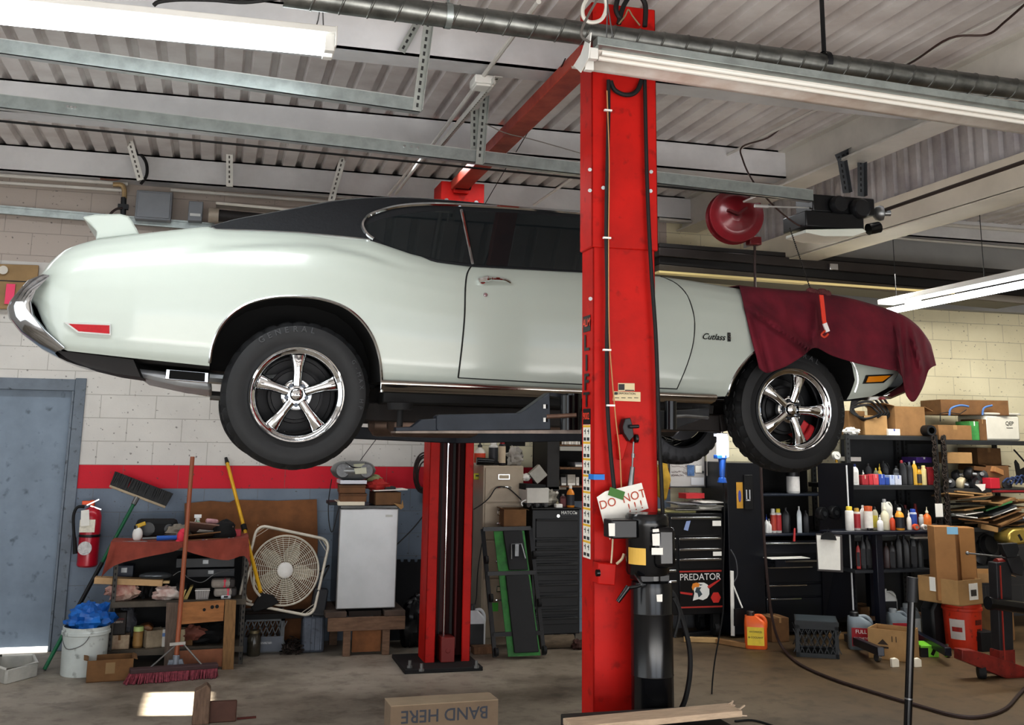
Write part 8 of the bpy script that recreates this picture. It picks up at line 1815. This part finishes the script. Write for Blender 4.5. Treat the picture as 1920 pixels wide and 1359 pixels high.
bottle('fluid_jug', 'white jug with a black label right of the table leg', 'jug', 1672, 1160, 34, 54, 8.25, 'jug', '#d5d5d2', '#dcdcd8', '#222326', z0=.16, rz=-.1)
bottle('oil_jug', 'plain grey jug right of the jack handle', 'jug', 1716, 1198, 38, 66, 8.15, 'jug', '#6f757a', '#8a8f92', '#d0d2d2', z0=0, rz=.1)
slab('low_platform', 'low board under the white jug beside the table leg', 'board', 1612, 1150, 1745, 1158, 8.3, .3, WOODX, .14)
t, w, d, h = carton('cardboard_box', 'open carton with a printed arrow beside the table foot', 'box', 1660, 1182, 1728, 1248, 7.42, .25, CARD2, 0, True, rz=-.85, flaps=.0)
m = MB().prism([(-w*.28, -d/2-.002, h*.5), (-w*.02, -d/2-.002, h*.5), (-w*.15, -d/2-.002, h*.68)], (0, .001, 0)).box((-w*.28, -d/2-.003, h*.38), (-w*.02, -d/2-.001, h*.44)); text_mb(m, '11', (w*.12, -d/2-.003, h*.62), X3, Z3, .06, .001); part('printed_arrow', m, mat('#3a2c20', .7), t, world=False, smooth=0)
for px, lab in ((1677, 'left'), (1719, 'right')):
    c = P(px, 1250, Z=0); solo('white_corner', MB().prism([c+Vector((-.03, -.02, 0)), c+Vector((.03, -.02, 0)), c+Vector((.03, -.02, .05)), c+Vector((.01, -.02, .065)), c+Vector((-.03, -.02, .06))], (0, .03, 0)), mat('#e3dccb', .6), lab+' white foam corner piece in front of the open carton', 'foam', bevel=.004)
t, w, d, h = carton('green_box', 'lime green and black box on the floor right of the jack handle', 'box', 1735, 1210, 1764, 1237, 7.5, .2, mat('#7fc93a', .5), 0, tape=None, rz=-.25); part('black_side', MB().box((-w/2-.002, -d/2-.002, 0), (-w*.1, d/2, h*.8)), BLACKP, t, world=False); part('tool_picture', MB().bar((w*.1, -d/2-.003, h*.2), (w*.3, -d/2-.003, h*.8), .025, .002, Y3), BLACKG, t, world=False)
c = P(1755, 1205, Z=0); t = thing('fuel_can', 'black plastic fuel can left of the orange-red bucket', 'can', (c.x, 7.9, 0)); part('can_body', MB().prism([(c.x+a*.1, 7.9, b) for a, b in [(-1, 0), (1, 0), (1.05, .3), (.55, .36), (.3, .42), (-.3, .42), (-.5, .36), (-1.05, .28)]], (0, .16, 0)), mat('#17181a', .5, var=.2), t, bevel=.02); part('spout_cap', MB().cyl((c.x, 7.98, .41), (c.x, 7.98, .45), .03), mat('#a02a30', .5), t)
c = P(1808, 1214, Z=0); k = mpp(c); t = thing('bucket', 'orange-red plastic bucket under the tray of tall cartons', 'bucket', tuple(c)); r0, r1_, hb_ = 31*k, 35*k, P(1808, 1128, Y=c.y).z
part('pail', MB().lathe([(r0, 0), (r0+.003, .01), (r1_-.003, hb_-.06), (r1_+.006, hb_-.055), (r1_+.006, hb_-.035), (r1_, hb_-.03), (r1_+.002, hb_)], c, n=32), mat('#d43d1e', .45, var=.2, sc=6, dirt='#8c2a18'), t, smooth=40)
def wrap(a0_, a1_, za, zb, off): return [[(c.x+(lerp(r0, r1_, z/hb_)+off)*math.sin(math.radians(lerp(a0_, a1_, i/8))), c.y-(lerp(r0, r1_, z/hb_)+off)*math.cos(math.radians(lerp(a0_, a1_, i/8))), z) for z in (za, zb)] for i in range(9)]
part('white_panel', MB().grid(wrap(-80, -32, .08, hb_-.12, .002)), mat('#d9d2cc', .5, var=.2), t); part('red_print', MB().grid(wrap(-72, -40, .14, hb_-.18, .004)), mat('#b32e26', .5, var=.5, sc=25), t); part('warning_print', MB().grid(wrap(2, 34, hb_-.16, hb_-.12, .003)).grid(wrap(8, 28, hb_-.26, hb_-.19, .003)).grid(wrap(4, 32, .11, hb_-.28, .003)).grid(wrap(12, 26, .04, .09, .003)), mat('#6e2216', .5, var=.5, sc=40), t)
tz = hb_+.005; t, w, d, h = carton('tray_carton', 'shallow carton tray standing on the orange-red bucket', 'box', 1766, 1086, 1842, 1130, 7.62, .30, CARD2, tz, True, rz=-1.3, flaps=0); part('white_label', MB().box((w/2+.001, -.02, h*.2), (w/2+.003, .09, h*.85)).box((-w*.2, -d/2-.003, h*.45), (-w*.0, -d/2-.001, h+.002)), PAPER, t, world=False, smooth=0); part('label_print', MB().box((w/2+.003, .0, h*.35), (w/2+.004, .07, h*.6)), mat('#55504c', .6, var=.8, sc=120), t, world=False, smooth=0)
for x0, x1, y1, dy, cl_, lab in ((1763, 1797, 987, 0, '#a67b4e', 'left and widest of the three tall cartons'), (1794, 1810, 998, .06, '#80582f', 'narrow middle tall carton set back'), (1809, 1834, 989, .01, '#a37747', 'right tall carton with printed lines')):
    t, w, d, h = carton('tall_carton', lab+' in the tray', 'box', x0, y1, x1, 1116, 7.68+dy, .16, mat(cl_, .8, var=.15, sc=7), tz+.02, tape=None, rz=-.3); part('edge_line', MB().box((w/2-.006, -d/2-.001, 0), (w/2-.003, -d/2+.002, h)), CARD3, t, world=False)
    if x0 == 1763: part('blue_label', MB().box((w*.1, -d/2-.003, h-.06), (w*.62, -d/2-.001, h-.002)), mat('#8fc0dc', .5), t, world=False)
carton('cardboard_box', 'open flat carton behind the engine stand upright', 'box', 1830, 1075, 1895, 1115, 7.9, .35, CARD2, .48, True, rz=-.3, flaps=.6)
carton('cardboard_box', 'brown carton on the floor behind the engine stand', 'box', 1852, 1140, 1900, 1210, 7.95, .4, CARD, 0, rz=.2)
carton('label_box', 'dark box with a white label beside the orange-red bucket', 'box', 1840, 1185, 1868, 1213, 7.6, .2, BLACKM, 0, tape=None)
# engine stand
YE = 6.75; ESR = mat('#8a2a20', .5, .1, var=.45, sc=9, dirt='#3a2420'); ESB = mat('#2a2a2d', .5, .2, var=.4, sc=8)
es = thing('engine_stand', 'red and black wheeled engine stand cut by the right edge', 'engine stand', tuple(P(1890, 1265, Z=0)))
part('base_beam', MB().prism([P(a, b, Y=YE) for a, b in [(1804, 1218), (1830, 1220), (1960, 1262), (1960, 1302), (1804, 1238)]], (0, .09, 0)), ESR, es, bevel=.005)
part('upright', MB().prism([P(a, b, Y=YE+.02) for a, b in [(1868, 1055), (1896, 1052), (1902, 1250), (1876, 1247)]], (0, .09, 0)), ESB, es, bevel=.006); part('red_edge', MB().bar(P(1875, 1060, Y=YE+.015), P(1884, 1248, Y=YE+.015), .012, .006), mat('#a8392e', .5), es); part('upright_foot', MB().prism([P(a, b, Y=YE+.01) for a, b in [(1874, 1220), (1903, 1218), (1904, 1252), (1874, 1248)]], (0, .10, 0)), ESR, es)
part('head_tube', MB().cyl(P(1868, 1056, Y=YE+.06), P(1900, 1054, Y=YE+.06), .035, n=16), ESR, es); part('head_plate', MB().prism([P(a, b, Y=YE-.0) for a, b in [(1888, 1046), (1912, 1040), (1920, 1055), (1918, 1080), (1900, 1075)]], (0, .12, 0)), ESB, es, bevel=.006); part('mount_arm', MB().prism([P(a, b, Y=YE-.02) for a, b in [(1878, 1020), (1908, 1018), (1912, 1030), (1906, 1045), (1888, 1045)]], (0, .05, 0)), DARKST, es, bevel=.004)
part('lock_rod', MB().cyl(P(1814, 1037, Y=YE), P(1880, 1044, Y=YE), .006, n=8).ball(P(1814, 1037, Y=YE), .014, 8, 6), STEEL, es); part('pull_handle', MB().lathe([(.03, 0), (.045, 0), (.048, .01), (.04, .05), (.04, .6)], P(1852, 1130, Y=YE-.12), P(1990, 1150, Y=YE-.12)-P(1852, 1130, Y=YE-.12), 18), BLACKG, es)
c = P(1815, 1264, Z=0); part('caster', MB().cyl((c.x-.02, YE+.04, .045), (c.x+.025, YE+.02, .045), .045, n=16).cyl((c.x, YE+.04, .06), (c.x, YE+.04, .14), .02), BLACKM, es); part('caster', MB().cyl((c.x+1.1, YE+.02, .045), (c.x+1.15, YE+.02, .045), .045, n=16).box((c.x+1.08, YE, .05), (c.x+1.17, YE+.08, .12)), BLACKM, es)
solo('red_strap', crumple((P(1860, 1228, Y=YE+.2).x, YE+.2, .05), (.07, .05, .045), 6.1, amp=.5), mat('#8e3a34', .8, var=.4, sc=14), 'crumpled red strap behind the engine stand beam', 'strap', smooth=30)
# black jack handle standing in front
YJ = 4.6; t = thing('jack_handle', 'black steel jack handle standing upright in front of the cartons', 'handle', tuple(P(1703, 1359, Y=YJ)))
b0_ = P(1702, 1359, Y=YJ); ja = P(1711, 1082, Y=YJ); b0_ = ja.lerp(b0_, 1+.0); bot = ja+(b0_-ja)*((ja.z)/(ja.z-b0_.z)); bot.z = 0
part('handle_rod', MB().cyl(bot, ja.lerp(b0_, .12), .0185, n=16), BLACKG, t); part('handle_socket', MB().cyl(ja.lerp(b0_, .17), ja, .0255, n=18), mat('#2a2b2e', .5, .2, var=.3, sc=14), t); part('joint_ring', MB().cyl(ja.lerp(b0_, .82), ja.lerp(b0_, .83), .0195, n=16), STEEL, t)
# foreground timber and boxes
q = P(376, 1359, Z=0); solo('split_post', MB().prism([q+Vector((-.05, 0, 0)), q+Vector((.045, 0, 0)), q+Vector((.045, 0, .19)), q+Vector((.02, 0, .215)), q+Vector((-.01, 0, .195)), q+Vector((-.045, 0, .18))], (0, .09, 0)), mat('#7d6656', .85, var=.4, sc=14, stretch=(6, 6, 1), bump=.3), 'short split wooden post standing in the sun patch', 'post', bevel=.006)
q = P(414, 1358, Z=0); solo('brown_board', MB().box((q.x-.085, 6.72, 0), (q.x+.085, 6.75, .115)), mat('#5e3f34', .7, var=.3, sc=8), 'small brown board standing right of the split post', 'board', bevel=.006)
solo('rust_stick', MB().bar(P(444, 1347, Z=.006), P(480, 1344, Z=.006), .012, .01), mat('#5e2f28', .8), 'thin reddish stick on the floor right of the brown board', 'stick')
Yc = 4.0; a_, b_ = P(739, 1330, Y=Yc), P(946, 1325, Y=Yc); ztop = P(842, 1330, Y=Yc).z
t = thing('cardboard_box', 'upside-down carton with printing at the bottom edge of the view', 'box', ((a_.x+b_.x)/2, Yc+.15, 0), (0, 0, .03)); w = b_.x-a_.x; D_ = .06
GC = mat('#70604f', .85, var=.2, sc=6)
part('box_body', MB().box((-w/2, -D_, 0), (w/2, D_, ztop)), GC, t, world=False, smooth=0); part('box_edge', MB().box((-w/2, -D_, ztop), (w/2, D_, ztop+.003)), mat('#8d7d69', .85, var=.2), t, world=False)
tm = MB(); text_mb(tm, 'BAND HERE', (0, -D_-.001, ztop-.018), (-1, 0, 0), (0, 0, -1), .062, .0, bold=.01); part('box_lettering', tm, mat('#2f333c', .7), t, world=False, smooth=0)
Yk = 3.85; k0, k1 = P(1075, 1362, Y=Yk), P(1392, 1332, Y=Yk)
wt = thing('timber_trestle', 'splintered pale plank lying on a dark crate at the bottom edge', 'plank', tuple((k0+k1)/2)); part('plank', MB().prism([k0+Vector((0, 0, .0)), k1, k1+Vector((.0, 0, -.022)), k0+Vector((0, 0, -.022))], (0, .12, 0)), mat('#c0ab94', .8, var=.25, sc=12, stretch=(1, 5, 5), bump=.2), wt, bevel=.002)
sp_ = MB(); rnd = random.Random(2)
for i in range(9): q = k1+Vector((-.005, rnd.uniform(0, .11), rnd.uniform(-.018, 0))); sp_.bar(q, q+Vector((rnd.uniform(.01, .035), rnd.uniform(-.02, .02), rnd.uniform(-.01, .015))), .006, .004)
part('splinter', sp_, mat('#b9a794', .85), wt, smooth=0); z0_ = min(k0.z, k1.z)-.03
part('crate_body', MB().box((k0.x+.05, Yk+.01, 0), (k1.x-.04, Yk+.3, z0_)), mat('#2e2a27', .8, var=.3), wt, bevel=.004)
solo('floor_cable', MB().tube(smoothpath([P(1378, 1352, Z=.006), P(1410, 1350, Z=.006), P(1445, 1359, Z=.006), P(1470, 1370, Z=.006)], 5), .006, 6), BLACKM, 'thin black cable curving on the floor behind the plank', 'cable', smooth=50)
for i, (pa, pb, w_, m_, lab) in enumerate([((1282, 1198), (1345, 1200), .06, mat('#b99a6c', .8, var=.2), 'pale timber strip on the floor below the eagle chest'), ((1345, 1201), (1400, 1210), .05, CARD, 'brown card strip on the floor right of the pale timber'), ((1284, 1190), (1400, 1178), .05, DARKST, 'grey steel bar on the floor under the eagle chest')]):
    solo('floor_strip', MB().bar(P(*pa, Z=.02), P(*pb, Z=.02), w_, .035, Z3), m_, lab, 'strip', bevel=.003)
solo('white_batten', MB().bar(P(1372, 1070, Y=8.4), P(1374, 1192, Y=8.3), .03, .012, Y3), mat('#d2d0ca', .6), 'white slat leaning on the side of the black cabinet', 'slat'); solo('pale_rod', MB().cyl(P(1375, 1098, Y=8.38), P(1392, 1140, Y=8.25), .007, n=8), mat('#d2d0ca', .6), 'thin pale rod leaning right of the white slat', 'rod')
solo('dust_pan', MB().prism([P(a, b, Y=8.25) for a, b in [(1378, 1142), (1394, 1140), (1400, 1172), (1378, 1174)]], (0, .02, 0)), BLACKP, 'dark dustpan blade below the pale rod', 'dustpan')
wire('grey cord looped beside the black cabinet', [P(1370, 1030, Y=8.45), P(1380, 1050, Y=8.44), P(1382, 1080, Y=8.44), P(1372, 1095, Y=8.44)], .005, mat('#55565a', .6))

# board on the wall behind the tail
wb2 = thing('wall_board', 'tan board with a round dial on the wall behind the car tail', 'board', tuple(P(30, 560, Y=9.03)))
part('board', MB().prism([P(a, b, Y=9.0) for a, b in [(-60, 493), (72, 497), (70, 526), (66, 580), (-60, 578)]], (0, .04, 0)), mat('#a3875f', .7, var=.2, sc=6), wb2, bevel=.003); part('dial', MB().cyl(P(6, 506, Y=9.0), P(6, 506, Y=8.97), .034, n=20), mat('#cfcac0', .4), wb2); part('joint_line', MB().box(*fbox(-60, 525, 70, 527, 8.998, .004)), DARKST, wb2)
solo('pink_note', MB().box(*fbox(10, 532, 27, 570, 8.985, .004)), mat('#ef4f78', .6), 'bright pink note pinned on the tan board', 'note')
zD3 = zpx(1680, 1005)+.001
for x, w, h, dy, kd, col, cap, lb_, lab in [(1600, 14, 50, .3, 'quart', '#1d1c20', '#5b2329', None, 'black bottle at the left end'), (1612, 12, 46, .32, 'quart', '#2a1f22', '#26262a', None, 'dark brown bottle second from the left'), (1690, 22, 62, .2, 'jug', '#17181b', '#222428', None, 'black jug behind the dark-labelled bottle'), (1703, 15, 50, .3, 'quart', '#2c2124', '#7a2a2e', None, 'dark bottle with a red cap'), (1744, 14, 46, .3, 'quart', '#1a1b20', '#202126', None, 'black bottle at the right end')]:
    bottle('bottle', lab+' on the shaded third shelf', 'bottle', x, 1003, w, h, YG+dy, kd, col, cap, lb_, z0=zD3, rz=0)
fp = P(1719, 1003, Y=YG+.25); t = thing('funnel', 'dark red funnel upside down on the shaded third shelf', 'funnel', (fp.x, fp.y, zD3)); part('cone', MB().lathe([(.085, 0), (.085, .03), (.02, .19)], (fp.x, fp.y, zD3), n=20), mat('#7c2222', .5), t); part('spout', MB().lathe([(.02, .19), (.012, .26)], (fp.x, fp.y, zD3), n=12), mat('#7c2222', .5), t)
carton('cardboard_box', 'flattened brown carton on the low board under the table', 'box', 1614, 1138, 1648, 1150, 8.36, .25, CARD3, .162)
slab('timber_offcut', 'short pale timber lying behind the black milk crate', 'wood', 1560, 1150, 1600, 1160, 8.3, .1, CARD2, 0)
rnd = random.Random(77)
for i, (px, py, c_, lab) in enumerate([(1786, 930, CARD2, 'tan lid resting on the left heap'), (1825, 941, CARD, 'long brown flap across the left heap'), (1850, 945, CARD2, 'pale strip between the two heaps'), (1895, 944, CARD, 'brown sheet rising toward the right edge'), (1840, 972, CARD2, 'thin tan sheet under the folders'), (1900, 984, CARD, 'broad brown sheet over the shelf edge'), (1822, 984, CARD3, 'dark sheet sagging at the front of the heap')]):
    q = P(px, py, Y=YG+.02+.02*i); q.z = max(q.z, zC2+.012); solo('cardboard_sheet', sheet(MB(), q, rnd.uniform(.18, .3), .24, rnd.uniform(-.4, .4), .012, (rnd.uniform(-.2, 0), rnd.uniform(-.2, .12))), c_, lab+' on the third right-hand shelf', 'cardboard')
